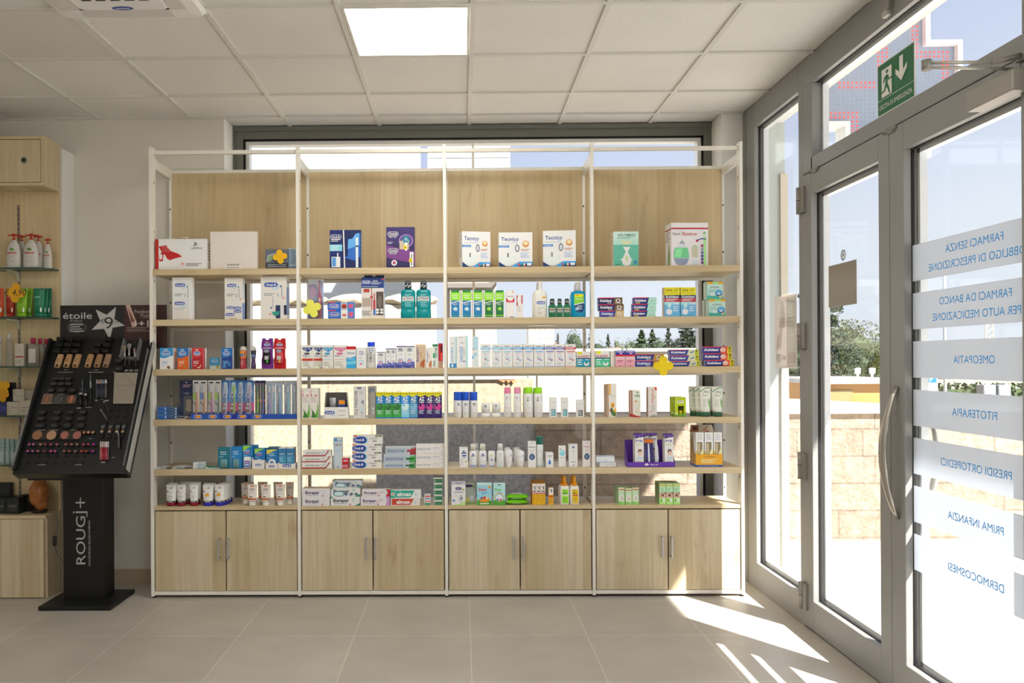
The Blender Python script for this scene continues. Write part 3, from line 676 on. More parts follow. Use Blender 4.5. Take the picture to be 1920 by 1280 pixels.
tree(1253, 607, 30, 24, 'cone', 'tallest slim conifer near the window corner', DG, 'conifer', 10, 1100)
tree(1288, 611, 28, 66, 'cedar', 'broad dark cedar with flat layers at the window corner', DG, 'cedar', 11, 2600)
tree(1540, 544, 17, 150, 'cedar', 'large cedar with spreading branches behind the left door', ['2f4030', '3c4c34', '26352a', '4c5638'], 'cedar', 12, 7000)
tree(1592, 606, 22, 120, 'round', 'pale olive tree in the middle of the left door', LG, 'tree', 13, 3000)
tree(1640, 630, 24, 90, 'round', 'pale olive tree at the right of the left door', LG, 'tree', 14, 2200)
tree(1470, 600, 24, 70, 'round', 'grey-green tree behind the side pane', OG, 'tree', 15, 1500)
for k, (px, py, Y, w, c) in enumerate(((1548, 656, 19, 70, ['2c3826', '36402c', '463c2a']), (1598, 652, 20, 74, ['26341f', '323f27', '3e4830']), (1645, 655, 18, 60, ['464c2c', '565a30', '384226']))):
    tree(px, py, Y, w, 'round', ['dark shrub low in the left of the left door', 'dense green shrub above the orange kiosk', 'yellow-green shrub beside the door stile'][k], c, 'shrub', 20 + k, 2200)
for k, (px, py, w, c) in enumerate(((1122, 640, 30, OG), (1166, 644, 36, LG), (1185, 638, 34, OG), (1236, 634, 40, OG), (1268, 636, 44, DG), (1308, 626, 40, DG), (1092, 640, 26, OG))):
    tree(px, py, 40 + k, w, 'round', NUM[k] + ' low bush of the tree line, counted by depth beyond the parapet', c, 'bush', 40 + k, 500)
# orange kiosk
Y = 12.5; k0, k1, k2 = onY(1536, 740, Y), onY(1604, 740, Y), onY(1700, 740, Y)
t = tag(empty('kiosk', (k0.x, Y, 0)), 'low orange kiosk with grey flat roof beyond the stone wall', 'kiosk')
MB().box(0, k2.x - k0.x, .0, 2, -.1, 1.03, mat('a97b45', .7)).build('walls', t)
MB().box(.05, k1.x - k0.x - .05, -.015, 0, .2, .93, mat('8d7a52', .25)).build('window', t)  # brown sheet paints the shade on the kiosk's left part
MB().box(-.1, k2.x - k0.x + .1, -.12, 2.1, 1.03, 1.10, mat('a9a8a4', .6)).build('roof', t)
b = MB()
for q in (.55, .72): b.loft([(1.12, .02, .02), (1.17, .02, .02), (1.18, .045, .045), (1.26, .045, .045), (1.27, .02, .02)], mat('f2f0ea', .5), 12, .3, 2, (k2.x - k0.x) * q)
b.build('roof_vent', t)
# sloping terrace rail wall
Y = 9.4; a_, b_ = onY(1536, 745, Y), onY(1650, 757, Y)
t = tag(MB().prism([(0, -.1), (b_.x - a_.x + 2, -.1), (b_.x - a_.x + 2, b_.z - .12), (b_.x - a_.x, b_.z), (-1, a_.z + .02), (-1, -.1)], 0, .25, mat('e8e2d4', .8)).build('side_wall', None, (a_.x, Y, 0)), 'low white wall with sloping top in front of the kiosk', 'wall')
# things seen between the frosted bands
Y = 22; h0 = onY(1700, 712, Y)
t = tag(empty('hedge', (h0.x, Y, -.2)), 'clipped green hedge seen between the frosted bands', 'hedge')
R = random.Random(3); b = MB(); b.box(0, 5.2, .1, .7, 0, .75, mat('4b5a3a', .9)); ms = [mat(k, .8) for k in ('3a4630', '485234', '2e3a26')]
for i in range(1600):
    p = Vector((R.uniform(0, 5.2), R.uniform(-.05, .75), R.uniform(.1, .9))); d = Vector((R.gauss(0, 1), R.gauss(0, 1), R.gauss(0, 1))).normalized() * .07; e = Vector((R.gauss(0, 1), R.gauss(0, 1), R.gauss(0, 1))).normalized() * .07
    b.face([p - d, p + e, p + d, p - e], ms[i % 3])
b.build('foliage', t)
t = tag(empty('house', (33.2, 60, -.2)), 'cream house with dark openings between the frosted bands', 'house')
MB().box(0, 9, 0, 5, 0, 2.4, mat('b5a892', .8)).build('walls', t)
for q in (1.6, 5.4): MB().box(q, q + 1.5, -.02, 0, .0, 2.2, mat('4e443c', .6)).build('opening', t)
MB().box(-.2, 9.2, -.2, 5.2, 2.4, 2.6, mat('8a7462', .8)).build('roof', t)
p = onY(1746, 716, 18)
t = tag(empty('parking_sign', (p.x, 18, -.2)), 'small blue and white parking sign on a grey post', 'sign')
MB().tube([(0, .03, 0), (0, .03, 1.4)], .03, mat('9b9c9e', .5), 8).build('post', t)
MB().box(-.14, .14, -.01, .01, .86, 1.26, mat('f0f2f4')).prints([('R', .1, .52, .9, .95, '2a6fb5'), ('T', 'P', .5, .73, .3, 'f4f6f8')], lambda u, v, k: (-.14 + .28 * u, -.0115 - .0005 * k, .86 + .4 * v), .28, .4).build('sign_plate', t)
for k, (px, h, lab) in enumerate(((1772, 3.3, 'tall thin lamp post between the two upper frosted bands'), (1732, .95, 'short grey post left of the parking sign'))):
    p = onY(px, 700, 16 + k); t = tag(empty('street_post', (p.x, 16 + k, -.2)), lab, 'post'); b = MB().tube([(0, 0, 0), (0, 0, h)], [.035, .025], mat('a7a6a4', .5), 8); b.build('pole', t)
    MB().loft([(h, .03, .03), (h + .06, .09, .09), (h + .1, .02, .02)], mat('c9c9c7', .4), 10).build('cap', t)
for k, px in enumerate((1856, 1884)):
    p = onY(px, 718, 17); t = tag(MB().cham(-.13, .13, 0, .25, 0, 1.05, .01, mat('85878a', .6)).box(-.11, .11, -.006, 0, .5, .95, mat('94969a', .6)).build('utility_box', None, (p.x, 17, -.2)), ('left one of two', 'right one of two')[k] + ' grey utility boxes by the hedge', 'utility box', 'utility boxes')
p = onY(1855, 612, 80); t = tag(empty('lattice_mast', (p.x, 80, -.2)), 'faint tan lattice mast in the distance', 'mast')
b = MB()
for q in (-.4, .4): b.tube([(q, 0, 0), (q * .8, 0, 5.4)], .07, mat('d6bea0', .8), 5)
for q in range(8): b.tube([(-.38, 0, q * .65), (.38, 0, q * .65 + .65)], .05, mat('d6bea0', .8), 5)
b.build('lattice', t)

# pharmacy cross with red light dots, hung beyond the corner
Y = 5.30; c = onY(1659, 159, Y); q = Y / FPX; A, Wd = 138 * q, 79 * q
t = empty('pharmacy_cross', c, 0, 'large cross-shaped light sign with red dots outside the transom', 'sign')
def crs(A, W): return [(-W, -A), (W, -A), (W, -W), (A, -W), (A, W), (W, W), (W, A), (-W, A), (-W, W), (-A, W), (-A, -W), (-W, -W)]
b = MB(); o_, i_ = crs(A, Wd), crs(A - 9 * q, Wd - 9 * q); FR = mat('f4f4f2', .4); n = 12
P = [(x, -.04, z) for x, z in o_] + [(x, -.04, z) for x, z in i_] + [(x, .10, z) for x, z in o_] + [(x, .10, z) for x, z in i_]
b.faces(P, [(i, (i + 1) % n, n + (i + 1) % n, n + i) for i in range(n)] + [(2 * n + i, 3 * n + i, 3 * n + (i + 1) % n, 2 * n + (i + 1) % n) for i in range(n)] + [(i, 2 * n + i, 2 * n + (i + 1) % n, (i + 1) % n) for i in range(n)] + [(n + i, n + (i + 1) % n, 3 * n + (i + 1) % n, 3 * n + i) for i in range(n)], FR); b.build('border', t)
MB().prism(crs(A - 8.5 * q, Wd - 8.5 * q), .0, .09, mat('9aa5bb', .25)).build('panel', t)
b = MB(); RED = mat('ff3a30', .4, 0, 0, .4, 1.4); DIM = mat('bcc5d8', .4); pt = 8 * q
def inside(x, z, m): return (abs(x) < A - m and abs(z) < Wd - m) or (abs(x) < Wd - m and abs(z) < A - m)
for i in range(-17, 17):
    for j in range(-17, 17):
        x, z = (i + .5) * pt, (j + .5) * pt
        if not inside(x, z, 15 * q): continue
        lit = not inside(x, z, 31 * q); lit2 = (abs(z) < 9 * q and -92 * q < x < -12 * q) or (abs(x + 4 * q) < 9 * q and 35 * q < z < 100 * q)
        r = .0068 if lit or lit2 else .0042
        b.loft([(0, r, r), (.004, r * .6, r * .6)], RED if lit or lit2 else DIM, 6)
        nb = 12
        for v in range(len(b.v) - nb, len(b.v)):
            X_, Y_, Z_ = b.v[v]; b.v[v] = (x + X_, -.001 - Z_, z + Y_)
b.build('light_dots', t)
X_ = 2.06 - c.x; b = MB().tube([(X_, .05, .1), (-A + .02, .05, .1)], .02, mat('b9b9b7', .4), 8).tube([(X_, .05, -.1), (-A + .02, .05, -.1)], .02, mat('b9b9b7', .4), 8).box(X_ - .002, X_ + .02, -.02, .10, -.2, .2, mat('b9b9b7', .4)); b.build('bracket', t)
# ================================================================== goods on the shelving
GAIN[0] = 1.28  # goods' colours carry the dimmer light at the left; the gain lifts them
SZ = {k + 1: z for k, z in enumerate(ZSH)}; SZ[6] = ZCAB
NAVY, OBLUE, WHT, GLD, YEL = '16265c', '1c439c', 'f1efeb', 'd9a520', 'f2cf1e'
def rr(u, v, hw, hh, r):         # pill outline, r = face width / height
    n = 8; pts = []
    rad = min(hh, hw * r); ru = rad / r
    for cx, a0 in ((u + hw - ru, -90), (u - hw + ru, 90)):
        for i in range(n + 1):
            a = math.radians(a0 + 180 * i / n); pts.append((cx + ru * math.cos(a), v + rad * math.sin(a)))
    return pts
def OB(u, v, wd, r, disc=1, bg=OBLUE, rim=None):
    hh = wd * r * .17; e = []
    if disc: e += [('E', u + wd * .30, v - hh * .35, wd * .30, wd * .30 * r, '9cc8e8'), ('E', u + wd * .27, v - hh * .1, wd * .26, wd * .26 * r, 'dfeaf4')]
    if rim: e += [('P', rr(u, v, wd * .54, hh * 1.25, r), rim)]
    return e + [('P', rr(u, v, wd * .5, hh, r), bg), ('T', 'Oral-B', u, v, hh * 1.15, 'f6f7fb', {'w': wd * .78, 'b': .03})]
def face_dims(x0, x1, yt, sh, sb, z0=None):
    Y = YF + sb; xc = (x0 + x1) / 2
    a, b = onY(x0, yt, Y).x, onY(x1, yt, Y).x; z = SZ[sh] + .0006 if z0 is None else z0
    return a, b, Y, z, onY(xc, yt, Y).z - z
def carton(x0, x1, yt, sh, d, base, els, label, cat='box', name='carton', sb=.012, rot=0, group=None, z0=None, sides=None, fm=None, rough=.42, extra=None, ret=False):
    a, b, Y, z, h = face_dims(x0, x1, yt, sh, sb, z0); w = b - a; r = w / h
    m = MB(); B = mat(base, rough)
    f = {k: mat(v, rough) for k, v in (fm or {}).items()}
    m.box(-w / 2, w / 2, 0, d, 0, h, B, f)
    m.prints(els(r) if callable(els) else els, fpm(w, h), w, h)
    if sides:          # printed side faces: 'r' / 'l'
        for s_, es in sides.items():
            x = w / 2 + .0004 if s_ == 'r' else -w / 2 - .0004; sg = 1 if s_ == 'r' else -1
            pmf = (lambda u, v, k, x=x, sg=sg: (x + sg * .00015 * k, (u if sg > 0 else 1 - u) * d, v * h))
            m.prints(es, pmf, d, h)
    if extra: extra(m, w, h, d)
    o = m.build(name, None, ((a + b) / 2, Y, z), (0, 0, math.radians(rot)))
    tag(o, label, cat, group)
    return (z + h + .0004)
def stack(rows, sh, d, label, name, cat, group, sb=.012, **kw):
    """rows from the bottom: (x0, x1, ytop, base, els[, label])"""
    z = None; n = len(rows)
    for i, q in enumerate(rows):
        z = carton(q[0], q[1], q[2], sh, d, q[3], q[4], q[5] if len(q) > 5 else lev(i, n) + ' ' + label, cat, name, sb + .002 * (i % 2), 0, group, z, **kw)
def bottle(x0, x1, yt, sh, label, parts, name='bottle', cat='bottle', sb=.02, dr=.7, group=None, rot=0, z0=None):
    """parts: (name, material or colour, [(z, halfwidth)..], exponent, prints or None, (z0, z1), depth ratio)"""
    a, b, Y, z, h = face_dims(x0, x1, yt, sh, sb, z0); w = b - a; hw = w / 2
    t = empty(name, ((a + b) / 2, Y + hw * dr, z), math.radians(rot), label, cat, group)
    for q in parts:
        pn, col, secs, ex = q[:4]; els = q[4] if len(q) > 4 else None; zr = q[5] if len(q) > 5 else (0, 1); pdr = q[6] if len(q) > 6 else dr
        m = MB(); M_ = mat(col, .3) if isinstance(col, str) else col
        S_ = [(zz * h, ww * hw, ww * hw * (pdr if not isinstance(pdr, (list, tuple)) else pdr[i])) for i, (zz, ww) in enumerate(secs)]
        m.loft(S_, M_, 24, 0, ex)
        if els:
            def pm(u, v, k):
                zz = (zr[0] + (zr[1] - zr[0]) * v) * h
                for (z0_, a0, b0), (z1_, a1, b1) in zip(S_, S_[1:]):
                    if z0_ <= zz <= z1_ or (z1_, a1, b1) == S_[-1]:
                        q_ = 0 if z1_ == z0_ else min(1, max(0, (zz - z0_) / (z1_ - z0_))); aa, bb = a0 + (a1 - a0) * q_, b0 + (b1 - b0) * q_; break
                x = (u - .5) * 2 * aa * .97; y = -bb * max(0, 1 - abs(x / aa) ** ex) ** (1 / ex)
                return (x, y - .0007 - .00018 * k, zz)
            r = w / ((zr[1] - zr[0]) * h)
            m.prints(els(r) if callable(els) else els, pm, w, (zr[1] - zr[0]) * h, True)
        m.build(pn, t)
    return t
def cream_tube(x0, x1, yt, sh, label, cap, body, els, group, sb=.02, capz=.13, capw=.80, name='cream_tube', caph=None):
    bot = .86
    return bottle(x0, x1, yt, sh, label, [('cap', cap, [(0, capw * .97), (.01, capw), (capz * .96, capw), (capz, capw * .97)], 2.2, None, (0, 1), .8),
        ('tube', body, [(capz, bot), (capz + .1, bot + .01), (.5, .92), (.8, .97), (.94, 1), (1, 1)], 2, els, (capz, 1), [.72, .70, .5, .25, .05, .04])], name, 'tube', sb, .7, group)
def can(x0, x1, yt, sh, label, cap, body, capz, els, group, sb=.02, name='spray_can', dome=.9, bw=1):
    return bottle(x0, x1, yt, sh, label, [('body', body, [(0, .93 * bw), (.012, bw), (capz - .05, bw), (capz - .012, .90 * bw), (capz, .86 * bw)], 2, els, (.02, capz - .05)),
        ('cap', cap, [(capz, .90 * bw), (capz + .01, .94 * bw), (.97, dome * bw), (1, dome * .85 * bw)], 2)], name, 'can', sb, 1, group)
def clover(px, py, wpx, Y, label, col, txt=None, rot=0, grp=None):
    """price tag cut as a four-lobed flower"""
    c = onY(px, py, Y); R_ = wpx / FPX * Y / 2; pts = []
    for i in range(64):
        a = 2 * math.pi * i / 64; f = (a + math.pi / 4) % (math.pi / 2) - math.pi / 4
        rad = R_ * (.57 * math.cos(f) + (.1849 - .3249 * math.sin(f) ** 2) ** .5); pts.append((rad * math.cos(a + rot), rad * math.sin(a + rot)))
    m = MB().prism(pts, 0, .002, mat(col, .55))
    if txt:
        for k, (t_, v) in enumerate(txt): m.prints([('T', t_, 0, v, .30, '2b2a22', {'b': .0, 'i': .2})], lambda u, v_, kk: (u * 2 * R_, -.0006, v_ * 2 * R_), 2 * R_, 2 * R_)
    return tag(m.build('price_flower', None, c), label, 'price tag', grp)

# ---------------------------------------------------------------- top shelf
def lev_x(m, w, h, d):
    m.tube([(-.02 + .0, d * .5, h), (-.015, d * .5, h + .014), (.025, d * .5, h + .016), (.03, d * .5, h)], .003, mat('e8e4dc'), 6)
    m.prism([(-.23 * w, h - .012), (-.1 * w, h - .012), (-.1 * w, h + .0015), (-.23 * w, h + .0015)], -.0006, d * .2, mat('d9d4cc'))
SHOE = [(.19, .76), (.34, .80), (.36, .72), (.43, .60), (.56, .52), (.64, .42), (.50, .36), (.40, .30), (.35, .36), (.31, .48), (.285, .50), (.27, .30), (.28, .27), (.20, .27), (.21, .48), (.25, .58)]
carton(291, 387.5, 448, 1, .075, 'ddd6d6', [('R', 0, 0, .065, 1, 'a81512'), ('P', [(.065 + (u - .19) * 1.02, v) for u, v in SHOE], 'b3181c'), ('P', [(.09, .33), (.13, .33), (.14, .47), (.11, .52), (.085, .47)], 'e6d3d0')] +
    [('E', .13 + .033 * (i % 5) + .012 * (i // 5), .74 - .05 * (i // 5), .006, .012, 'e2b8b4') for i in range(20)] +
    [('P', [(.76, .90), (.80, .86), (.83, .79), (.78, .83)], '2b2a2a'), ('P', [(.745, .82), (.775, .80), (.80, .765), (.76, .77)], '55524e'), ('T', 'LEVITAS', .81, .69, .065, '36332f', {'w': .2}), ('E', .53, .18, .03, .04, 'd98d80'), ('L', .6, .93, .17, 2, .055, '8a7e78'), ('R', .12, .075, .55, .08, 'b0a8a2')],
    'white carton with red heeled shoe print and carry handle', 'box', 'shoe_insole_box', .02, sides={'r': [('L', .2, .8, .8, 6, .1, '9a918c')]}, extra=lev_x)
carton(394.3, 481.5, 434, 1, .03, 'cfc8c0', [('R', .30, .02, .68, .09, 'e2dcd2'), ('T', 'SCAROSTOP', .49, .115, .045, '24221f', {'w': .26, 'b': .03}), ('L', .34, .64, .04, 1, .03, '55504a')], 'large plain white carton with small black lettering, top shelf', 'box', 'carton', .03)
carton(497.5, 540, 467, 1, .05, '5c6370', [('R', 0, 0, 1, .3, '34363c'), ('P', [(.05, .35), (.5, .55), (.55, .85), (.1, .7)], '9aa0a2'), ('P', [(.1, .42), (.45, .56), (.47, .75), (.14, .63)], '7d9a6c'), ('R', .1, .08, .9, .14, '7a7f86'), ('R', .1, .18, .9, .24, '7a7f86')], 'dark grey gadget carton half hidden by the orange flower tag', 'box', 'carton', .03)
carton(541, 557.5, 465.5, 1, .05, 'a7bdd0', [('L', .1, .7, .9, 1, .07, '2b4a7c'), ('L', .1, .9, .8, 7, .09, '6f8ba8'), ('R', 0, 0, 1, .12, '5a6f8c')], 'pale blue leaflet carton beside the dark gadget carton', 'box', 'carton', .06)
clover(525, 481, 27, YF + .012, 'orange-yellow flower tag on the dark gadget carton', 'e3a512', None, .15)
carton(618, 676, 431, 1, .05, '1b2a63', lambda r: [('R', .38, 0, 1, 1, '182457'), ('P', [(.46, .28), (.58, .32), (.62, .72), (.98, .92), (.98, .3), (.8, .2)], '2f63b4'), ('P', [(.58, .5), (.60, .76), (.74, .77), (.80, .86), (.84, .9), (.96, .92), (.96, .6)], '5c9edd'), ('R', .84, .02, .92, .8, 'c8d4e2'), ('R', .84, .55, .92, .6, '4a5670'), ('R', .0, .45, .40, .62, '7cc3d9'), ('L', .04, .36, .57, 3, .045, 'cbe6ef')] + OB(.2, .82, .34, r, 0, '1b2a63', 'eceff5') + [('L', .05, .36, .74, 2, .04, 'd7dbe8'), ('R', .06, .03, .34, .30, 'cfdcea'), ('R', .08, .05, .2, .28, '4a8ac9'), ('R', .24, .05, .28, .4, 'e6ebf0'), ('P', [(.43, 1), (.47, 1), (.50, 0), (.46, 0)], 'e9edf2')],
    'dark blue irrigator carton on the top shelf', 'box', 'irrigator_box', .03, sides={'r': [('R', 0, 0, 1, .95, '3d78bd'), ('L', .2, .8, .8, 7, .1, '9cc4ea')]})
carton(724, 777, 425.5, 1, .07, '2a2450', lambda r: [('P', [(0, .5), (1, .75), (1, 1), (0, 1)], '352a62'), ('P', [(0, .25), (1, .1), (1, .4), (0, .55)], '6e3a7c'), ('E', .70, .66, .26, .26 * r * .9, '8d6aa8'), ('E', .70, .66, .21, .21 * r * .9, '43356e'), ('R', .47, .45, .80, .66, 'b5a58e'), ('E', .70, .68, .13, .13 * r, '7fa9b4')] +
    [('E', .70 + .09 * math.cos(i), .70 + .07 * math.sin(i), .04, .04, '2f6f8c') for i in range(6)] + [('R', .66, .42, .74, .62, 'dcd8d0'), ('E', .67, .5, .065, .05, 'e8b911'), ('T', '+', .67, .5, .05, '3a3218', {'b': .05}), ('R', .83, .02, .96, .38, 'dedad8'), ('R', .87, .05, .92, .34, '7c8a7c'), ('E', .86, .18, .065, .05, 'e8b911'), ('T', '+', .86, .18, .05, '3a3218', {'b': .05}), ('E', .28, .12, .1, .07, 'e2d8e0'), ('E', .28, .12, .06, .042, '9b4a6c')] + OB(.24, .83, .36, r, 0, '2a2450', 'eceff5') + [('T', 'PRO 750', .23, .75, .035, 'd8d4e4', {'w': .26}), ('L', .05, .25, .62, 2, .03, 'bdb8cc')] + OB(.24, .42, .34, r, 0, '3a2a58', 'eceff5') + [('T', 'PRO 750', .24, .34, .03, 'd8d4e4', {'w': .24})],
    'purple electric toothbrush carton with yellow plus dots', 'box', 'toothbrush_box', .02, sides={'r': [('R', 0, 0, 1, .62, 'c789c2'), ('R', .55, .05, .8, .95, '8a7c92'), ('L', .1, .5, .9, 6, .1, 'd0c4dc')]})
TEC = lambda r: [('T', 'Tecnico', .33, .81, .105, '1f4a86', {'w': .52, 'b': .02}), ('T', 'RELAX', .5, .73, .03, '3f8fd0', {'w': .13}), ('L', .06, .6, .68, 1, .03, '9fb0c4'), ('R', 0, .565, .31, .625, '2a7cc0'), ('L', .04, .28, .585, 1, .03, 'dbe8f4'), ('E', .80, .665, .1, .1 * r, 'c98a45'), ('E', .80, .685, .07, .06 * r, 'e3c9a2'), ('L', .66, .94, .5, 2, .035, 'b07a5c'), ('L', .64, .92, .39, 4, .04, '9fb4d8'), ('E', .55, .54, .07, .11, '6d7278'), ('E', .55, .54, .04, .075, 'c6ccd4'), ('R', .4, .45, .46, .6, 'd5dbe2'),
    ('P', [(0, 0), (1, 0), (1, .15), (.6, .15), (.5, .08), (.35, .02), (.2, .03), (.06, .12), (0, .15)], '1c3866'), ('P', [(.36, .01), (.62, .15), (1, .15), (1, .09), (.7, .08), (.56, .01)], '2f8fd4'), ('P', [(.03, .2), (.06, .34), (.2, .4), (.42, .38), (.52, .32), (.5, .12), (.28, .02), (.08, .1)], 'cfd6de'), ('E', .27, .35, .2, .035, 'e4e8ee'), ('R', .25, .28, .3, .4, '6d7278'), ('E', .60, .07, .035, .035 * r, 'c04a44'), ('R', .7, .035, .74, .11, '3d8a4c'), ('R', .74, .035, .77, .11, 'eceae6'), ('R', .77, .035, .8, .11, 'c04a44'), ('R', .84, .04, .97, .11, 'd9dde2')]
SD = [('T', 'Tecnico', .5, .91, .05, '3a6aa8', {'w': .7}), ('L', .12, .85, .8, 9, .06, 'a3a6ac'), ('R', .1, .04, .38, .12, 'b5b56a')]
carton(866, 920, 434, 1, .105, 'dfe2ea', TEC, 'white aerosol therapy carton turned to the right, leftmost of the three', 'box', 'aerosol_box', .035, 11, 'white aerosol therapy cartons', sides={'l': SD})
carton(935, 998, 435.5, 1, .10, 'dde0e8', TEC, 'white aerosol therapy carton facing forward, middle of the three', 'box', 'aerosol_box', .025, 0, 'white aerosol therapy cartons')
carton(1018, 1079, 432, 1, .11, 'dadde5', TEC, 'white aerosol therapy carton turned to the left, rightmost of the three', 'box', 'aerosol_box', .03, -6, 'white aerosol therapy cartons', sides={'r': SD})
carton(1150, 1197, 434, 1, .06, '5fae98', lambda r: [('R', 0, .62, 1, 1, 'a9d0c4'), ('R', 0, .78, 1, 1, 'bcd9cf'), ('T', 'VAPO FOMENTIL', .52, .90, .07, '1f5c50', {'w': .74, 'b': .02}), ('L', .14, .88, .83, 2, .03, '4a8478'), ('P', [(.30, .70), (.40, .62), (.62, .62), (.74, .7), (.66, .76), (.5, .74), (.36, .77)], 'c4cfa8'), ('P', [(.38, .56), (.68, .56), (.57, .42), (.72, .18), (.68, .05), (.58, .02), (.44, .02), (.37, .06), (.33, .18), (.49, .42)], 'e6ebe4'), ('P', [(.25, .2), (.36, .16), (.36, .22)], 'e6ebe4'), ('P', [(.78, .2), (.68, .16), (.68, .22)], 'e6ebe4'), ('E', .53, .24, .06, .09, 'b5c99a'), ('R', .82, .08, .92, .16, '3c70b8'), ('L', .08, .3, .05, 1, .03, '1f5c50')] + [('E', .4 + .24 * ((i * 37) % 10) / 10, .64 + .11 * ((i * 53) % 10) / 10, .02, .012, 'f2f2e4') for i in range(14)],
    'green inhaler carton showing a white vaporiser', 'box', 'inhaler_box', .03, sides={'l': [('R', 0, 0, 1, 1, 'cbbfb2'), ('L', .2, .8, .85, 9, .08, '8c8478')]})
DROP = [(.30, .60), (.34, .52), (.42, .42), (.48, .30), (.48, .18), (.42, .06), (.36, .015), (.2, .015), (.12, .06), (.06, .18), (.06, .30), (.12, .42), (.22, .52)]
carton(1258, 1328, 417.5, 1, .115, 'd6d3da', lambda r: [('R', 0, .85, 1, .885, 'b02a38'), ('T', 'Humi', .14, .745, .07, '4a4a54', {'w': .2}), ('T', 'Rainbow', .50, .745, .085, 'b5203a', {'w': .42, 'i': .3}), ('P', DROP, 'c8ccd4'), ('P', [(.10, .42), (.44, .42), (.47, .3), (.48, .18), (.06, .18), (.06, .3)], '6cc08c'), ('P', [(.12, .40), (.3, .40), (.26, .2), (.08, .2)], '86d69a'), ('P', [(.06, .17), (.48, .17), (.43, .06), (.36, .015), (.2, .015), (.11, .06)], '858fa6'), ('P', [(.22, .52), (.38, .50), (.34, .54), (.30, .60)], '8f98ac'), ('R', .875, .01, .95, .68, '9ed08c'), ('E', .70, .58, .035, .03, 'b5203a'), ('P', [(.7, .60), (.82, .645), (.95, .62), (.95, .6), (.82, .62), (.72, .58)], '3a4a96'), ('R', .56, .20, .72, .44, 'b9b8a0'), ('P', [(.56, .44), (.64, .47), (.74, .44), (.64, .45)], '4aa06c'), ('R', .56, .02, .74, .13, 'c6ccd8'), ('E', .90, .76, .04, .035, '8cb884')] + [('E', .835, .07 + .078 * i, .036, .034, ['7a4a78', '5a4a8c', '4a4a8c', '4a6aa0', '8c8fa8', '8c4a6c'][i]) for i in range(6)],
    'large white humidifier carton with green droplet', 'box', 'humidifier_box', .02, 3, sides={'l': [('R', 0, .84, 1, .875, '9c3a40'), ('P', [(.35, .02), (.75, .02), (.8, .25), (.6, .6), (.4, .25)], '7d9a6c'), ('L', .1, .8, .78, 5, .05, '8a7c78')]})

# ---------------------------------------------------------------- second shelf
def OP(n, ex=()):
    return lambda r: OB(.40, .82, .52, r) + [('E', .79, .78, .045, .045 * r, '5f7ea0'), ('R', .80, .52, .84, .74, '9aa2ac'), ('L', .12, .58, .60, 2, .04, '8d9298'), ('T', n, .66, .575, .075, '5f88ac' if n != '1' else '4a4f54')] + list(ex if not callable(ex) else ex(r))
carton(323, 359, 520, 2, .05, 'dfdcd8', OP('1', lambda r: OB(.38, .385, .52, r) + [('R', .08, .02, .9, .2, 'd0cdc8'), ('L', .1, .8, .27, 2, .04, 'b9b6b0'), ('R', .8, .08, .86, .5, 'cfd2d4')]), 'tall white toothbrush carton numbered one on second shelf', 'box', 'toothbrush_box', .03, sides={'l': [('R', 0, .1, 1, .9, '5c6068'), ('L', .2, .8, .8, 8, .08, '8d9298')]})
carton(421, 454, 521, 2, .06, 'd3d0cb', OP('2', lambda r: OB(.32, .285, .42, r, 0) + OB(.30, .115, .5, r, 0) + OB(.74, .27, .44, r, 0) + OB(.74, .19, .44, r, 0) + [('P', [(.86, .48), (.97, .53), (.90, .46), (.96, .42)], 'b8604c'), ('R', .3, .0, .7, .03, 'b5a890')]), 'tall white toothbrush carton numbered two on second shelf', 'box', 'toothbrush_box', .03, sides={'r': [('R', 0, 0, 1, .4, '5a78b4'), ('R', .3, .5, .7, .95, 'a8bce0')]})
carton(488.6, 537, 519.5, 2, .085, 'd3d0cb', OP('3', lambda r: [('R', .58, .02, .76, .33, '27335c'), ('P', [(.42, .17), (.74, .19), (.7, .09), (.5, .08)], '2c8c80'), ('R', .9, .1, 1, .33, '1c2440'), ('R', .76, .0, .84, .4, 'c9cccf'), ('E', .41, .27, .04, .04 * r, '5f7ea0'), ('R', .46, .28, .49, .55, 'a8b0b6'), ('P', [(.84, .5), (.95, .54), (.88, .49), (.94, .45)], 'c0604c'), ('P', [(.33, .12), (.42, .15), (.37, .1), (.4, .06)], 'c0604c')]), 'wide white toothbrush carton numbered three on second shelf', 'box', 'toothbrush_box', .03, sides={'r': [('R', 0, .1, .8, .75, '5574a8'), ('R', .1, .72, .7, .78, '7d98c4'), ('T', 'Oral-B', .5, .9, .06, '3c5494', {'w': .7, 'b': .02})]})
# clear toothbrush blister with a plain picture card
a, b, Y, z, h = face_dims(577, 605.5, 523, 2, .05); w = b - a
t = empty('toothbrush_pack', ((a + b) / 2, Y, z), 0, 'clear pack with pink-red electric toothbrush behind the pale yellow flower', 'toothbrush pack')
MB().box(-w / 2, w / 2, .018, .022, 0, h, mat('cfd6e2', .3)).prints([('R', 0, 0, .98, .46, '3d6cb0'), ('R', 0, .30, .98, .40, '2f5494'), ('P', [(.02, .46), (.66, .46), (.66, .80), (.5, .87), (.02, .87)], '9a8fb4'), ('P', [(.1, .5), (.5, .5), (.55, .7), (.3, .82), (.1, .7)], 'c79ab0'), ('P', [(.3, .46), (.66, .46), (.6, .6), (.4, .58)], '8ab4d0'), ('R', .8, .5, 1, .95, 'a9b8dc')], fpm(w, h, .018), w, h).build('card', t)
m = MB().loft([(.004, .011, .009), (h * .3, .013, .010), (h * .55, .014, .010), (h * .60, .009, .008), (h * .66, .006, .006)], mat('c01f4c', .3), 14, .006, 2, w * .27).prints([('E', w * .27 / w + .5, .48, .08, .06, 'e6a9bc')], fpm(w, h, -.005), w, h); tb = m.build('handle', t)
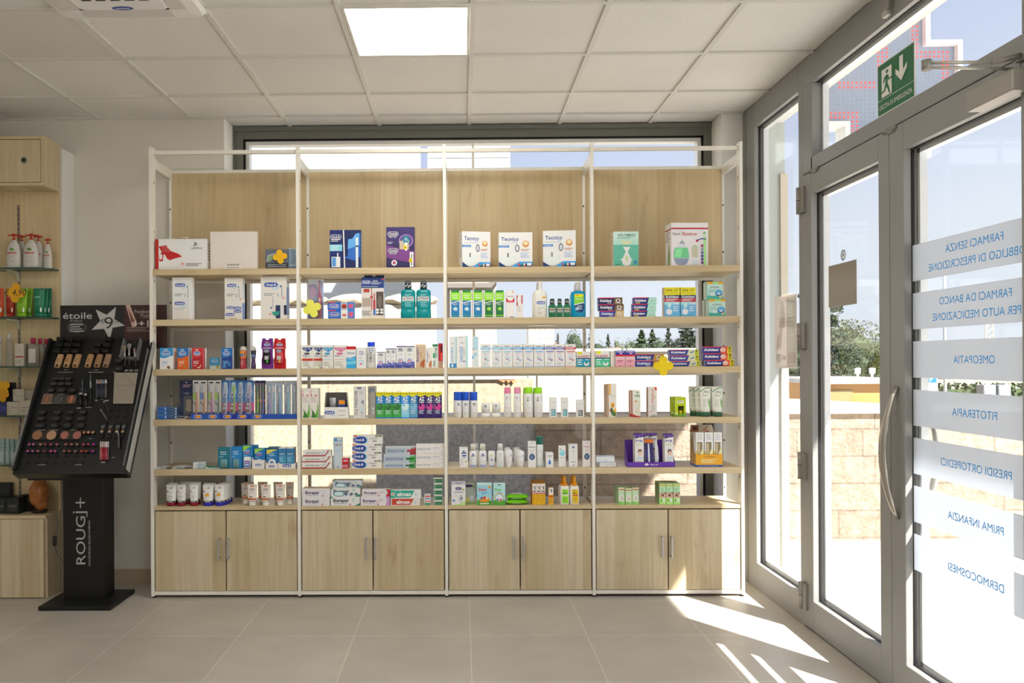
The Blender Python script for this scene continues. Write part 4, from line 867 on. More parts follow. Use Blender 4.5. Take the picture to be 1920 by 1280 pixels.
MB().loft([(h * .66, .005, .005), (h * .93, .003, .003)], mat('d9437a', .3), 10, .006, 2, w * .27).loft([(h * .93, .006, .005), (h * .96, .006, .005)], mat('3a3a40'), 10, .006, 2, w * .27).build('brush_head', t)
m = MB().box(-w / 2, w / 2, -.010, -.0092, 0, h, BLIST); m.build('blister', t)
clover(585, 578, 35, YF + .008, 'pale yellow flower tag left on the second shelf', 'dcd65a', None, .35)
TPB = lambda c2: lambda r: [('R', 0, 0, .5, 1, '1f62b8'), ('R', 0, .86, .3, 1, 'b23a58'), ('R', .5, 0, .76, 1, c2), ('R', .78, .0, 1, 1, '3a7cc8'), ('R', .8, .2, .97, .75, 'c0587c'), ('E', .63, .45, .10, .3, 'b8402c' if c2[0] != 'e' else 'd9c9c0'), ('R', .56, .3, .7, .5, '6c2a1c' if c2[0] != 'e' else 'b5564a')] + OB(.25, .48, .36, r, 0, OBLUE, 'f0f2f8')
stack([(615, 663.5, 580.7, '2b6cc0', TPB('e8e2da'), 'blue child toothpaste carton, lower of the two stacked'), (614, 663.5, 566, '2b6cc0', TPB('9aa8b8'), 'blue child toothpaste carton, upper of the two stacked')], 2, .05, '', 'toothpaste_box', 'box', 'blue child toothpaste cartons', .03)
def hang(m, w, h, d): m.prism([(-w * .40, h), (w * .5, h), (w * .5, h + .015), (w * .12, h + .015), (w * .10, h + .009), (-.02 * w, h + .009), (-.04 * w, h + .015), (-w * .40, h + .015)], d * .5, d * .5 + .001, mat('1b2746', .4))
carton(677.5, 719.5, 519.8, 2, .06, 'cdcac6', lambda r: [('R', 0, .74, 1, 1, '1f3a78')] + OB(.22, .885, .36, r, 0, '2a4a94', 'f0f2f8') + [('T', '-50%', .6, .91, .045, 'e6eaf4', {'w': .26}), ('L', .44, .95, .86, 2, .03, 'c0cae2'), ('L', .04, .8, .77, 1, .025, 'c0cae2'), ('E', .94, .95, .045, .045 * r, 'c4403c'), ('R', .44, .2, .475, .74, '9c3a34'), ('P', [(.36, .56), (.45, .53), (.54, .57), (.50, .52), (.54, .47), (.45, .51), (.36, .47), (.40, .52)], 'a8322c'), ('R', .66, .08, .98, .65, '4f443d'), ('E', .82, .4, .1, .16, '6b625a'), ('R', .53, .22, .62, .45, 'b0283c'), ('R', .53, .08, .62, .22, '3d6cb0'), ('R', .56, .45, .6, .62, 'a83248'), ('R', .1, .64, .36, .72, 'a83a34'), ('R', .05, .3, .42, .5, 'a99a90')] + [('E', .72 + .18 * (i % 2), .21 - .07 * (i // 2), .07, .03, ['e6e8ee', 'dfe6ee', 'c9d4e6', 'e8e0dc'][i]) for i in range(4)] + [('L', .05, .48, .17, 3, .04, '8d8a86')],
    'hanging electric toothbrush gift carton with red ribbon', 'box', 'toothbrush_box', .03, sides={'r': [('R', 0, .6, 1, 1, '6a94d4'), ('R', 0, 0, 1, .6, 'bcd0ee')]}, extra=hang)
TEAL = mat('0f8f98', .12, 0, .35, .5)
LISB = [(0, .94), (.015, 1), (.19, 1), (.21, .95), (.23, .95), (.42, .97), (.68, .97), (.74, .9), (.785, .45), (.79, .40)]
for i, (x0, x1) in enumerate(((750.5, 778.8), (779.4, 807.8))):
    bottle(x0, x1, 526, 2, pos(i, 2) + ' large teal mouthwash bottles', [('bottle', TEAL, LISB, 4, [('P', [(.06, .78), (.30, .90), (.74, .90), (.94, .78), (.94, .2), (.06, .2)], '12808a'), ('R', .10, .44, .90, .70, 'e6e6dc'), ('T', 'LISTERINE', .5, .60, .12, '1d2a3a', {'w': .74, 'b': .03}), ('R', .16, .455, .84, .50, '5f9a90'), ('L', .3, .8, .36, 4, .07, '7cc4c6'), ('L', .3, .75, .80, 2, .05, '8fd0d2')], (.24, .72)),
        ('cap', '2a3236', [(.775, .36), (.78, .46), (.88, .46), (.90, .42), (.985, .40), (1, .36)], 2, [('P', [(.1, .2), (.5, .5), (.5, .7), (.1, .4)], 'b5bcc0'), ('P', [(.5, .1), (.9, .4), (.9, .6), (.5, .3)], 'b5bcc0'), ('R', .08, .85, .9, .95, '8a9296')], (.79, .98), .9)], 'mouthwash_bottle', 'bottle', .03, .55, 'teal mouthwash bottles')
GUM = lambda c: lambda r: [('R', .12, .02, .88, .86, c[0]), ('R', .12, .80, .88, 1, '1f7a3e'), ('P', [(.06, .66), (.06, .88), (.12, .92), (.88, .92), (.95, .88), (.95, .66), (.88, .63), (.12, .63)], '8ccf2e'), ('T', 'DENTIFRICIO', .5, .82, .05, 'e9f5d4', {'w': .6, 'b': .02}), ('T', 'VERDE', .5, .73, .06, 'e9f5d4', {'w': .55, 'b': .02}), ('P', [(.12, .55), (.88, .62), (.88, .59), (.12, .52)], 'e8eef0'), ('E', .5, .32, .2, .2 * r * .8, c[1]), ('P', [(.48, .46), (.62, .32), (.7, .22), (.6, .3)], 'eef2ee'), ('L', .24, .78, .50, 2, .03, 'dfe8ee'), ('R', .12, .06, .88, .09, c[2])]
for i, (x0, x1) in enumerate(((843.5, 863.6), (864.8, 885), (886, 906), (906.8, 926.5), (927.2, 946.3))):
    carton(x0, x1, 544, 2, .055, 'e2ded8', GUM(('1f74a8', 'b8d0d8', '4a9a7c') if i < 3 else ('1f6a3c', '8cc63c', '8ccf2e')), pos(i, 5) + (' blue-panel' if i < 3 else ' all-green') + ' toothpaste cartons with lime badge', 'box', 'toothpaste_box', .012, 0, 'lime badge toothpaste cartons')
carton(949, 964.5, 544, 2, .035, 'd9d4d2', lambda r: [('R', 0, .60, 1, .72, 'b8202c'), ('E', .5, .74, .42, .42 * r, 'e2dfdc'), ('R', .1, .76, .9, .79, '9c9a98'), ('R', 0, .55, 1, .6, 'c9606a'), ('E', .8, .94, .06, .04, 'd98d4c'), ('R', .45, .01, .95, .03, '3d4a9c')], 'white carton with red band, taller one beside the lime badge cartons', 'box', 'carton', .015)
carton(968, 980.5, 552, 2, .035, 'd9d4d2', lambda r: [('R', .05, .5, .25, .96, 'b04a58'), ('E', .5, .76, .36, .2, 'e6e4e2'), ('R', .75, .6, .95, .96, 'b04a58'), ('L', .2, .7, .45, 4, .06, 'b0adaa')], 'slim white and red carton, shorter one left of the white bottle', 'box', 'carton', .03)
MW = [(0, .94), (.012, 1), (.55, 1), (.66, .98), (.73, .80), (.76, .42), (.775, .38)]
for i, (x0, x1, sb, yt) in enumerate(((1000.5, 1026.5, .02, 526.5), (998.5, 1022.5, .10, 529))):
    bottle(x0, x1, yt, 2, ('front', 'rear')[i] + ' one of two white mouthwash bottles with blue oval', [('bottle', 'd9d6d0', MW, 2.6, (lambda r: OB(.52, .56, .62, r) + [('R', .62, .75, .9, .81, 'e3a52a'), ('L', .3, .8, .34, 1, .05, '8aa88c'), ('L', .3, .9, .26, 1, .05, '8d8a86'), ('L', .3, .6, .16, 2, .06, 'b0ada6')]) if i == 0 else None, (.02, .7)),
        ('cap', 'dedbd6', [(.77, .30), (.78, .35), (.98, .31), (1, .27)], 2, None, (0, 1), .9)], 'mouthwash_bottle', 'bottle', sb, .7, 'white mouthwash bottles')
MINI = [(0, .95), (.02, 1), (.50, 1), (.62, .92), (.70, .55), (.72, .5)]
for i, (x0, x1) in enumerate(((1028.5, 1043), (1043.4, 1055.8), (1056.6, 1070))):
    bottle(x0, x1, 559.5, 2, pos(i, 3) + ' small green mouthwash bottles with dark caps', [('bottle', mat('2f7a54', .12, 0, .3), MINI, 3, [('R', .12, .3, .88, .75, 'b5bcae'), ('R', .12, .3, .88, .42, '2f6a54'), ('R', .12, .58, .88, .66, '6a2f34'), ('T', 'LISTERINE', .5, .5, .08, '2a3a34', {'w': .6})], (.0, .66)), ('cap', '2f3834', [(.70, .6), (.72, .64), (.93, .62), (1, .5)], 2, [('P', [(.1, .2), (.5, .6), (.5, .9), (.1, .5)], 'a9b2ae'), ('P', [(.55, .1), (.9, .5), (.9, .8), (.55, .4)], 'a9b2ae')], (.73, .93), .9)], 'mouthwash_bottle', 'bottle', .02 + .004 * (i % 2), .6, 'small green mouthwash bottles')
bottle(1030, 1042, 561, 2, 'small green mouthwash bottle half hidden behind the leftmost one', [('bottle', mat('2f7a54', .12, 0, .3), MINI, 3), ('cap', '2f3834', [(.70, .6), (.72, .64), (.93, .62), (1, .5)], 2, None, (0, 1), .9)], 'mouthwash_bottle', 'bottle', .10, .6, 'small green mouthwash bottles')
for i, (x0, x1, yt, sb) in enumerate(((1070.5, 1099, 528, .02), (1069, 1096, 532, .11))):
    bottle(x0, x1, yt, 2, ('front', 'rear')[i] + ' one of two bright blue mouthwash bottles with clear caps', [('bottle', mat('18a4d4', .12, 0, .35), [(0, .92), (.015, .97), (.4, 1), (.66, .98), (.72, .9), (.745, .42), (.75, .36)], 3.2, [('P', [(.2, .90), (.85, .90), (.9, .3), (.75, .12), (.4, .12), (.22, .3)], '1f3a6c'), ('R', .22, .78, .84, .90, 'e8d21e'), ('P', [(.2, .78), (.86, .78), (.88, .56), (.2, .46)], '7cc43c'), ('T', 'DENTIFRICIO', .54, .69, .07, 'dff0b8', {'w': .5, 'b': .02}), ('R', .28, .84, .5, .87, 'b5452a'), ('P', [(.2, .46), (.88, .56), (.88, .52), (.2, .42)], 'e8eef0'), ('L', .4, .8, .38, 3, .06, 'b8cce0'), ('R', .28, .22, .5, .34, 'a9bcd4')], (.05, .72)) if i == 0 else ('bottle', mat('18a4d4', .12, 0, .35), [(0, .92), (.015, .97), (.4, 1), (.66, .98), (.72, .9), (.745, .42), (.75, .36)], 3.2),
        ('cap', mat('dfe6ea', .15, 0, .4), [(.745, .36), (.76, .40), (.98, .36), (1, .32)], 2.4, None, (0, 1), .8)], 'mouthwash_bottle', 'bottle', sb, .6, 'bright blue mouthwash bottles')
KUK = lambda c1, c2, t='Kukident': lambda r: [('P', [(0, 0), (.58, 0), (.66, 1), (0, 1)], c1), ('R', 0, .86, .62, 1, 'c23448'), ('P', [(.60, 0), (1, 0), (1, 1), (.67, 1)], c2), ('T', t, .30, .52, .36, 'f4f4f8', {'w': .50, 'b': .04, 'i': .25}), ('T', 'PLUS', .46, .16, .18, 'dfe3ee', {'w': .16, 'b': .02}), ('E', .82, .5, .10, .30, 'e6e2da'), ('E', .82, .5, .06, .18, c2), ('R', .7, .1, .95, .17, 'e6e2da')]
stack([(1125.5, 1169.5, 582.3, '2a3f9c', KUK('2a3f9c', 'bca36a')), (1122.5, 1169.5, 570, '22285c', KUK('22285c', '6b5138')), (1122, 1167, 557.5, '22285c', KUK('22285c', '6b5138'))], 2, .045, 'blue and brown adhesive cartons', 'adhesive_box', 'box', 'blue and brown adhesive cartons', .02)
K2 = lambda r: KUK('26327c', '9ed4c0')(r)[:4] + [('R', .08, .08, .28, .2, 'e0c04a'), ('E', .84, .5, .13, .34, 'b9e0d0'), ('L', .74, .95, .5, 2, .2, '7cb0a0')]
stack([(1185, 1229, 582.3, '26327c', K2), (1186, 1230, 569.5, '26327c', K2), (1188, 1231, 557.2, '26327c', K2)], 2, .045, 'blue and mint adhesive cartons', 'adhesive_box', 'box', 'blue and mint adhesive cartons', .02)
KT = lambda r: [('R', 0, .73, 1, 1, 'ecd02a'), ('T', '50%', .3, .90, .085, '7c5a1c', {'w': .42, 'b': .02}), ('L', .58, .95, .92, 2, .05, 'a0842a'), ('L', .1, .9, .8, 1, .03, 'a0842a'), ('R', 0, .62, 1, .73, '1f2a64'), ('T', 'Kukident', .5, .675, .07, 'f4f4f8', {'w': .86, 'b': .04, 'i': .2}), ('R', 0, .50, 1, .62, 'b8343c'), ('L', .1, .9, .58, 2, .045, 'f0e2e2'), ('R', 0, 0, 1, .5, '5ea8da'), ('R', 0, .4, 1, .5, '9ccbe8'), ('E', .3, .16, .2, .2 * r, 'dcecf6'), ('P', [(.2, .3), (.4, .3), (.45, .45), (.2, .48)], 'b5daf0'), ('L', .55, .95, .32, 3, .07, 'e2eef6'), ('R', .66, .42, .95, .46, 'e2eef6')]
for i, (x0, x1, yt, sb) in enumerate(((1245.8, 1274.6, 538.5, .015), (1276, 1304.5, 538.5, .015), (1247, 1263, 539.5, .08), (1245, 1261, 540.5, .14))):
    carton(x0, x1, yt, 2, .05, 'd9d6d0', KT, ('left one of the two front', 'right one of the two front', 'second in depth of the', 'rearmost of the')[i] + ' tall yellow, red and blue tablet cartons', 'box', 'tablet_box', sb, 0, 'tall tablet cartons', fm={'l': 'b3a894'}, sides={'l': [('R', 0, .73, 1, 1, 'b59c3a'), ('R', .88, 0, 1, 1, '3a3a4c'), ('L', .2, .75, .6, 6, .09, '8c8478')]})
ORA = lambda r: [('R', 0, .86, 1, 1, '9cc87c'), ('R', .05, .86, .35, 1, 'd9982c'), ('R', .72, .86, .98, 1, 'eba31f'), ('R', 0, .5, 1, .86, 'b4d2c8'), ('T', 'orasiv', .5, .70, .13, '3a4470', {'w': .56, 'i': .2}), ('R', 0, 0, 1, .2, '4aa898'), ('E', .74, .36, .22, .20 * r, '1f5a94'), ('E', .74, .39, .19, .16 * r, '5aa4dc'), ('E', .74, .31, .1, .05, 'dcecf6'), ('L', .1, .5, .52, 3, .06, '8fb8b4'), ('E', .36, .26, .18, .08, 'c9e2da'), ('R', .76, .07, .92, .2, 'c9b98a')]
z = carton(1328.5, 1360, 560.5, 2, .06, 'a9d0c6', ORA, 'mint denture tablet carton, lower of the two at right end', 'box', 'tablet_box', .012, 0, 'mint denture tablet cartons', sides={'l': [('R', 0, 0, 1, 1, 'a5b4a4'), ('R', .9, 0, 1, 1, '5a9a78')]})
carton(1325, 1355.5, 528, 2, .06, 'a9d0c6', ORA, 'mint denture tablet carton, upper of the two at right end', 'box', 'tablet_box', .014, 3, 'mint denture tablet cartons', z, sides={'l': [('R', 0, 0, 1, 1, 'a5b4a4'), ('R', .9, 0, 1, 1, '5a9a78')]})
carton(1321, 1340, 562, 2, .05, 'a5b4a4', [], 'grey-green end of a carton behind the lower mint one', 'box', 'tablet_box', .09)
# ---------------------------------------------------------------- third shelf
DUR = lambda c1, c2, c3: lambda r: [('R', 0, 0, 1, .62, c2), ('P', [(0, .56), (.25, .52), (.5, .54), (.8, .62), (1, .64), (1, 1), (0, 1)], c1), ('P', rr(.46, .74, .32, .10, r), 'dde6f2'), ('P', rr(.46, .74, .28, .08, r), '3f6fb4'), ('T', 'durex', .46, .74, .075, 'f2f5fa', {'w': .44, 'b': .02}), ('R', .3, .89, .6, .93, 'cfe0f0'), ('L', .14, .7, .36, 3, .05, c3), ('L', .14, .44, .16, 1, .05, c3)]
carton(299.7, 324.5, 652, 3, .05, 'dcd9d4', lambda r: DUR('2f86c0', 'e3e0db', '8a9cc0')(r) + [('E', .64, .1, .12, .07, '8c5a34'), ('E', .72, .07, .06, .05, '3a3430')], 'white and blue carton, leftmost on the third shelf', 'box', 'carton', .02)
carton(332.5, 353.3, 652, 3, .075, 'd2601f', lambda r: DUR('2468a8', 'cf5a1c', 'f0d2b8')(r) + [('E', .68, .13, .14, .06, 'a8782c')], 'orange and blue carton on the third shelf', 'box', 'carton', .02, sides={'r': [('R', .0, 0, 1, 1, 'c4ccd6'), ('R', .3, 0, .5, 1, '8fa0b4')]})
carton(360.2, 380.2, 652, 3, .03, 'b5242c', lambda r: DUR('c23038', 'a81f28', 'e8c4c0')(r) + [('P', [(.45, .08), (.7, .12), (.86, .24), (.8, .1), (.6, .04)], 'd9c9a4')], 'red carton in front of a white-edged one, third shelf', 'box', 'carton', .02)
carton(362, 384.3, 652.5, 3, .03, 'ded8d4', [('R', .9, 0, 1, 1, 'b5303a')], 'white-edged carton just behind the red one', 'box', 'carton', .055)
carton(393, 412.6, 670, 3, .03, '2f7a9c', lambda r: [('R', 0, 0, 1, .3, 'b0b8b4'), ('P', rr(.48, .72, .3, .16, r), '8fb4c8'), ('P', rr(.48, .72, .25, .12, r), '356a9c'), ('T', 'durex', .48, .72, .12, 'd4e2ec', {'w': .4}), ('E', .76, .2, .14, .14, '8c7a34'), ('L', .1, .6, .34, 2, .1, '6a8c9c')], 'small short blue-green carton on the third shelf', 'box', 'carton', .03, fm={'r': 'e2e0dc'})
carton(415.2, 435, 652, 3, .04, '1f4f94', lambda r: DUR('1f68b0', '1c3f80', '8fb0dc')(r) + [('P', [(.1, .06), (.45, .06), (.38, .2), (.42, .34), (.12, .34), (.2, .2)], '4a80b8'), ('R', .62, .14, .84, .34, '3a70b0')], 'dark blue carton on the third shelf', 'box', 'carton', .02, sides={'r': [('R', 0, 0, .4, 1, '2a4a80'), ('R', .4, 0, .7, 1, 'e6e4e2'), ('R', .7, 0, 1, 1, '2a3a6c')]})
LUB = [(0, .8), (.02, .85), (.15, .86), (.38, .62), (.55, .8), (.72, .96), (.80, .98)]
for i, (x0, x1, sb) in enumerate(((448, 458.6, .02), (452.5, 462, .06))):
    bottle(x0, x1, 649, 3, ('front', 'rear')[i] + ' one of two orange and red gel bottles', [('bottle', '9c2430', LUB, 2, [('R', .02, .62, .98, .98, 'dc8a1c'), ('P', [(.02, .5), (.98, .56), (.98, .64), (.02, .64)], 'c4602a'), ('E', .5, .76, .36, .08, '3f6fb4'), ('R', .46, .06, .56, .5, 'd6a0a4'), ('L', .2, .8, .4, 3, .08, 'd6a0a4')], (.02, .80)), ('cap', mat('d8cfc4', .2, 0, .3), [(.80, .94), (.88, .92), (.96, .66), (1, .3)], 2)], 'gel_bottle', 'bottle', sb, .7, 'orange and red gel bottles')
bottle(469, 479.6, 649, 3, 'dark purple gel bottle with clear dome cap', [('bottle', '352a4c', LUB, 2, [('R', .02, .84, .98, 1, '2c3a38'), ('E', .5, .72, .36, .08, '5f7fb4'), ('R', .02, .5, .98, .6, '4a4a58'), ('P', [(.3, .1), (.8, .2), (.7, .4), (.4, .3)], '6a3f7c')], (.02, .80)), ('cap', mat('cfcfca', .2, 0, .3), [(.80, .94), (.88, .92), (.96, .66), (1, .3)], 2)], 'gel_bottle')
for i, (x0, x1, c, c2, lab) in enumerate(((489.5, 512.2, '6a2480', '4c3a44', 'purple hanging pack with black pump bottle'), (512.6, 535.6, 'b0101c', '8a1c2c', 'red hanging pack with red pump bottle'))):
    a, b, Y, z, h = face_dims(x0, x1, 634, 3, .02); w = b - a
    t = empty('hanging_pack', ((a + b) / 2, Y, z), 0, lab + ' on third shelf', 'pack')
    hh = h * .96
    m = MB().prism([(-.46 * w, 0), (.48 * w, 0), (.48 * w, .3 * h), (.42 * w, .4 * h), (.42 * w, .62 * h), (.48 * w, .7 * h), (.44 * w, h), (.14 * w, h), (.12 * w, .95 * h), (-.14 * w, .95 * h), (-.16 * w, h), (-.40 * w, h), (-.5 * w, .68 * h), (-.40 * w, .62 * h), (-.40 * w, .4 * h), (-.48 * w, .3 * h)], 0, .02, mat(c, .35))
    m.prints([('R', .03, .66, .97, .88, c), ('P', rr(.5, .79, .25, .04, w / h), 'c4cfe6'), ('P', rr(.5, .79, .21, .03, w / h), '5a6fb0'), ('T', 'durex', .5, .79, .035, 'eef0f8', {'w': .34}), ('R', .15, .665, .85, .69, 'd9c0d0'), ('R', .2, .16, .72, .64, c2), ('R', .34, .86, .64, .88, 'e0b070')], fpm(w, h), w, h); m.build('card', t)
    MB().loft([(.18 * h, .30 * w, .008), (.50 * h, .30 * w, .010), (.56 * h, .2 * w, .009), (.585 * h, .14 * w, .008)], mat('1c1a22' if i == 0 else 'c04a52', .2), 18, -.008, 2.4).prints([('E', .5, .58, .22, .055, '8f94a8'), ('R', .34, .3, .66, .42, 'b9b4b8'), ('P', [(.45, .2), (.6, .2), (.64, .27), (.5, .3)], '3faa4c' if i == 0 else 'e0a040')], fpm(w, h, -.0185), w, h).build('bottle', t)
PLK = lambda c, b2: lambda r: [('P', [(0, .90), (1, .90), (.9, .8), (.55, .70), (.1, .82)], c), ('P', [(.15, .86), (.5, .78), (.4, .84)], 'd9dfe8'), ('P', [(.55, .86), (.85, .78), (.7, .86)], 'd9dfe8'), ('P', rr(.46, .64, .24, .045, r), '4a4f5c' if b2 == 'b8382c' else c), ('T', 'PLAK', .30, .54, .06, '27366c', {'w': .38, 'b': .03}), ('T', 'out', .66, .54, .055, '7c9ccc', {'w': .28}), ('R', 0, .33, 1, .43, b2) if b2 == 'b8382c' else ('R', .1, .38, .9, .40, b2), ('L', .1, .75, .27, 4, .05, 'a8a49e'), ('E', .58, .10, .06, .03, 'a8b84a'), ('R', .6, .03, .9, .05, '7c8cac')]
for i, (x0, x1, c, b2, lab) in enumerate(((565.8, 586.5, '24407c', 'b8382c', 'white, navy and red mouthwash carton at the left end'), (588, 605, '24407c', 'b8382c', 'white, navy and red mouthwash carton behind the first one'), (604.5, 624.6, '2f8cc4', '8ab4d4', 'white and sky-blue mouthwash carton on third shelf'), (625.8, 649.8, 'c46a94', 'c98aa8', 'white and pink mouthwash carton on third shelf'))):
    carton(x0, x1, 647, 3, .05, 'dad6d0', PLK(c, b2), lab, 'box', 'mouthwash_box', .02 if i != 1 else .05, 0, 'mouthwash cartons on third shelf')
carton(649.5, 667, 649, 3, .05, 'd9dde0', [('R', 0, .86, 1, 1, 'b81c24'), ('T', 'Alovex', .5, .70, .1, '27608c', {'w': .82, 'b': .02}), ('P', [(0, .5), (.4, .48), (.7, .52), (1, .55), (1, 0), (0, 0)], '2f9cd4'), ('P', [(0, .3), (1, .36), (1, .2), (0, .16)], '6abce6'), ('L', .1, .9, .42, 1, .05, 'c4e2f2')], 'white and blue carton with red top edge, third shelf', 'box', 'carton', .015, fm={'r': 'e6e6e6'})
carton(668.6, 685.8, 651.5, 3, .05, 'd6d6d6', lambda r: [('T', 'Afta', .5, .80, .075, '3a4a9c', {'w': .5, 'b': .02}), ('T', 'med', .5, .70, .075, '3a4a9c', {'w': .5, 'b': .02}), ('E', .46, .26, .34, .34 * r, '9cc8e0'), ('E', .46, .24, .26, .26 * r, 'd0dfe8'), ('E', .46, .22, .12, .12 * r, 'd05a84'), ('L', .25, .65, .53, 2, .04, 'a8acb4'), ('R', 0, 0, 1, .12, 'dfe4e6')], 'white carton with pale blue circle and pink dot', 'box', 'carton', .015)
bottle(687, 703.6, 641, 3, 'white rinse bottle with bright blue cap on third shelf', [('bottle', 'c9c9c6', [(0, .95), (.015, 1), (.74, 1), (.80, .92), (.83, .84)], 2.4, [('T', 'CB12', .46, .52, .24, '23262c', {'r': 1, 'w': .52, 'b': .03}), ('R', .3, .83, .76, .97, '4a6fa0'), ('R', .36, .86, .7, .94, 'dfe4e8'), ('L', .72, .9, .62, 5, .08, '8d9094'), ('L', .05, .2, .7, 8, .06, '5a5d60')], (.02, .78)), ('cap', '1a3fd0', [(.83, .80), (.84, .84), (.985, .84), (1, .78)], 2.2)], 'mouthwash_bottle', sb=.02, dr=.75)
AFT = lambda r: [('R', 0, .955, 1, 1, '3a3f7c'), ('E', .46, .84, .3, .07, '8d9098'), ('R', .2, .745, .8, .78, '9aa0a8'), ('L', .25, .75, .62, 2, .05, 'b0b4ba'), ('P', [(0, 0), (1, 0), (1, .30), (0, .22)], '5a62ac'), ('R', 0, 0, 1, .14, '3f4694'), ('E', .46, .32, .26, .26 * r, '5a5fae'), ('E', .46, .32, .18, .18 * r, 'dcdcE4'.lower()), ('E', .44, .32, .10, .10 * r, 'd05070'), ('R', .55, .04, .9, .06, 'c0c4e0'), ('R', .3, .16, .7, .18, 'c0c4e0')]
for i, (x0, x1, yt) in enumerate(((706.2, 722.2, 659.5), (723.3, 732.8, 653), (733.2, 742.5, 653), (743.2, 759.7, 648.3), (760.2, 777, 648.5))):
    carton(x0, x1, yt, 3, .045, 'd6d6d8', AFT, pos(i, 5) + ' white and violet mouth gel cartons', 'box', 'gel_box', .015, 0, 'white and violet gel cartons')
BUC = lambda c: lambda r: [('T', 'Buccagel', .18, .52, .24, '33509c', {'r': 1, 'w': .5, 'b': .015}), ('T', 'Afte', .52, .56, .2, 'b0643c', {'r': 1, 'w': .24}), ('E', .2, .84, .07, .03, '3f7cb8')] + [('E', .52 + .38 * ((i * 37) % 10) / 10, .07 + .36 * ((i * 53) % 11) / 11 * (.4 + .6 * ((i * 37) % 10) / 10), .07, .05 * (.6 + .4 * (i % 3)), c) for i in range(16)]
carton(779, 797.8, 645.5, 3, .04, 'c4ae94', BUC('a85a2c'), 'beige mouth gel carton with brown bubbles', 'box', 'gel_box', .02)
carton(798.8, 810, 651.5, 3, .04, 'd9d4ce', BUC('b8683c'), 'slim white mouth gel carton with brown bubbles', 'box', 'gel_box', .02)
carton(811, 821, 645, 3, .04, 'ccd2cc', [('T', 'TANTUM', .7, .62, .35, '44604f', {'r': 1, 'w': .42, 'b': .02}), ('R', 0, .9, 1, 1, '2f7a58'), ('R', .05, .42, .5, .62, '3d9a70'), ('R', .1, .06, .5, .3, '9aa49e')], 'slim grey-white and green carton near the middle post', 'box', 'carton', .02)
carton(821.8, 830, 643.5, 3, .04, 'a81c2c', [('R', 0, 0, 1, .28, 'b08a78'), ('R', .5, .3, .9, .6, 'e0503c'), ('R', .55, .64, .85, .92, '3a1418')], 'red carton against the middle post on third shelf', 'box', 'carton', .03)
MER = lambda r: [('T', 'meridol', .32, .42, .38, '2f8cc4', {'r': 1, 'w': .46, 'b': .01}), ('P', [(.3, .76), (.62, .76), (.46, .82)], '2f6ca8'), ('P', [(.38, .768), (.58, .768), (.48, .805)], 'e6e4e0'), ('P', [(.55, .76), (.62, .76), (.58, .78)], 'd0503c'), ('R', .82, 0, .98, 1, '9cd0d2')]
carton(842.6, 856, 631, 3, .04, 'd4dadc', lambda r: MER(r) + [('R', 0, 0, .96, .14, '2f7cb8'), ('E', .4, .07, .16, .05, 'c4dcea')], 'tall white toothpaste carton with blue foot, left by middle post', 'box', 'toothpaste_box', .015, -3)
carton(857.2, 877.2, 629.3, 3, .04, 'd6d9da', lambda r: MER(r) + [('L', .5, .78, .6, 6, .04, 'a8adb2'), ('R', .5, .19, .78, .215, '3a4470'), ('R', .1, .94, .5, .955, 'a8adb2'), ('E', .74, .83, .1, .035, 'c9ced2')], 'wide white toothpaste carton with lettering running upward', 'box', 'toothpaste_box', .012)
carton(884.8, 897.8, 630.6, 3, .035, 'd6d9da', lambda r: [('R', .2, .56, .8, .98, '8cc4de'), ('T', 'CURASEPT', .5, .77, .3, 'e2f0f6', {'r': 1, 'w': .38, 'b': .02}), ('E', .5, .42, .28, .07, '9cc8dc'), ('E', .14, .33, .12, .05, '4aa0d0'), ('R', .3, .05, .7, .3, 'c0d8e2'), ('R', .16, .58, .3, .62, 'c04a58')], 'slim white and pale blue toothpaste carton, third shelf', 'box', 'toothpaste_box', .02)
CUR = lambda c: lambda r: [('R', .22, .89, .74, .92, '8a8d90'), ('R', 0, .77, 1, .87, c), ('T', 'CURASEPT', .46, .82, .06, 'eef4f8', {'w': .84, 'b': .025, 'i': .1}), ('E', .93, .78, .06, .02, 'd04a58'), ('R', .16, .655, .9, .69, c), ('R', .3, .58, .74, .6, 'd8a0a4'), ('R', .3, .55, .6, .57, 'b8c4d4'), ('E', .5, .41, .17, .09, '9cc0dc'), ('E', .5, .43, .08, .05, 'd6e4ee'), ('E', .47, .35, .08, .035, 'c46a78'), ('E', .72, .31, .10, .03, c), ('L', .2, .75, .2, 3, .04, 'aebcc4'), ('R', .05, .03, .95, .045, c)]
for i, (x0, x1) in enumerate(((901, 919.8), (922, 940.3), (941.5, 960.3), (961.5, 980.2), (981.4, 999.8), (1001, 1019.8), (1020.6, 1039.6), (1040.2, 1058.6), (1059.8, 1079.4))):
    c = ['6ab8dc'] * 3 + ['2f98d4'] * 3 + ['3a50ac', '5a48a4', 'c02038']
    carton(x0, x1, 645, 3, .05, 'd6d5d3', CUR(c[i]), pos(i, 9) + ' white mouthwash cartons, with ' + ('pale blue', 'bright blue', 'dark blue', 'violet', 'red')[0 if i < 3 else 1 if i < 6 else i - 4] + ' band', 'box', 'mouthwash_box', .012, 0, 'row of nine white mouthwash cartons')
ALG = lambda c: lambda r: [('R', 0, 0, 1, .56, c), ('R', .08, .80, .4, .98, 'e6d21e'), ('T', 'ALGASIV', .48, .68, .14, 'a8243c', {'w': .88, 'b': .03, 'i': .1}), ('R', 0, .52, 1, .58, '2a4a70'), ('L', .06, .46, .42, 3, .14, 'cfe8e8'), ('E', .72, .22, .2, .15, 'd6e8e6'), ('E', .72, .30, .12, .10, c), ('R', .62, .44, .94, .48, 'cfe8e8')]
carton(1081, 1106.6, 658.5, 3, .06, 'd9dcd8', ALG('2090a8'), 'white and teal denture pad carton left of the fourth post', 'box', 'denture_pad_box', .02)
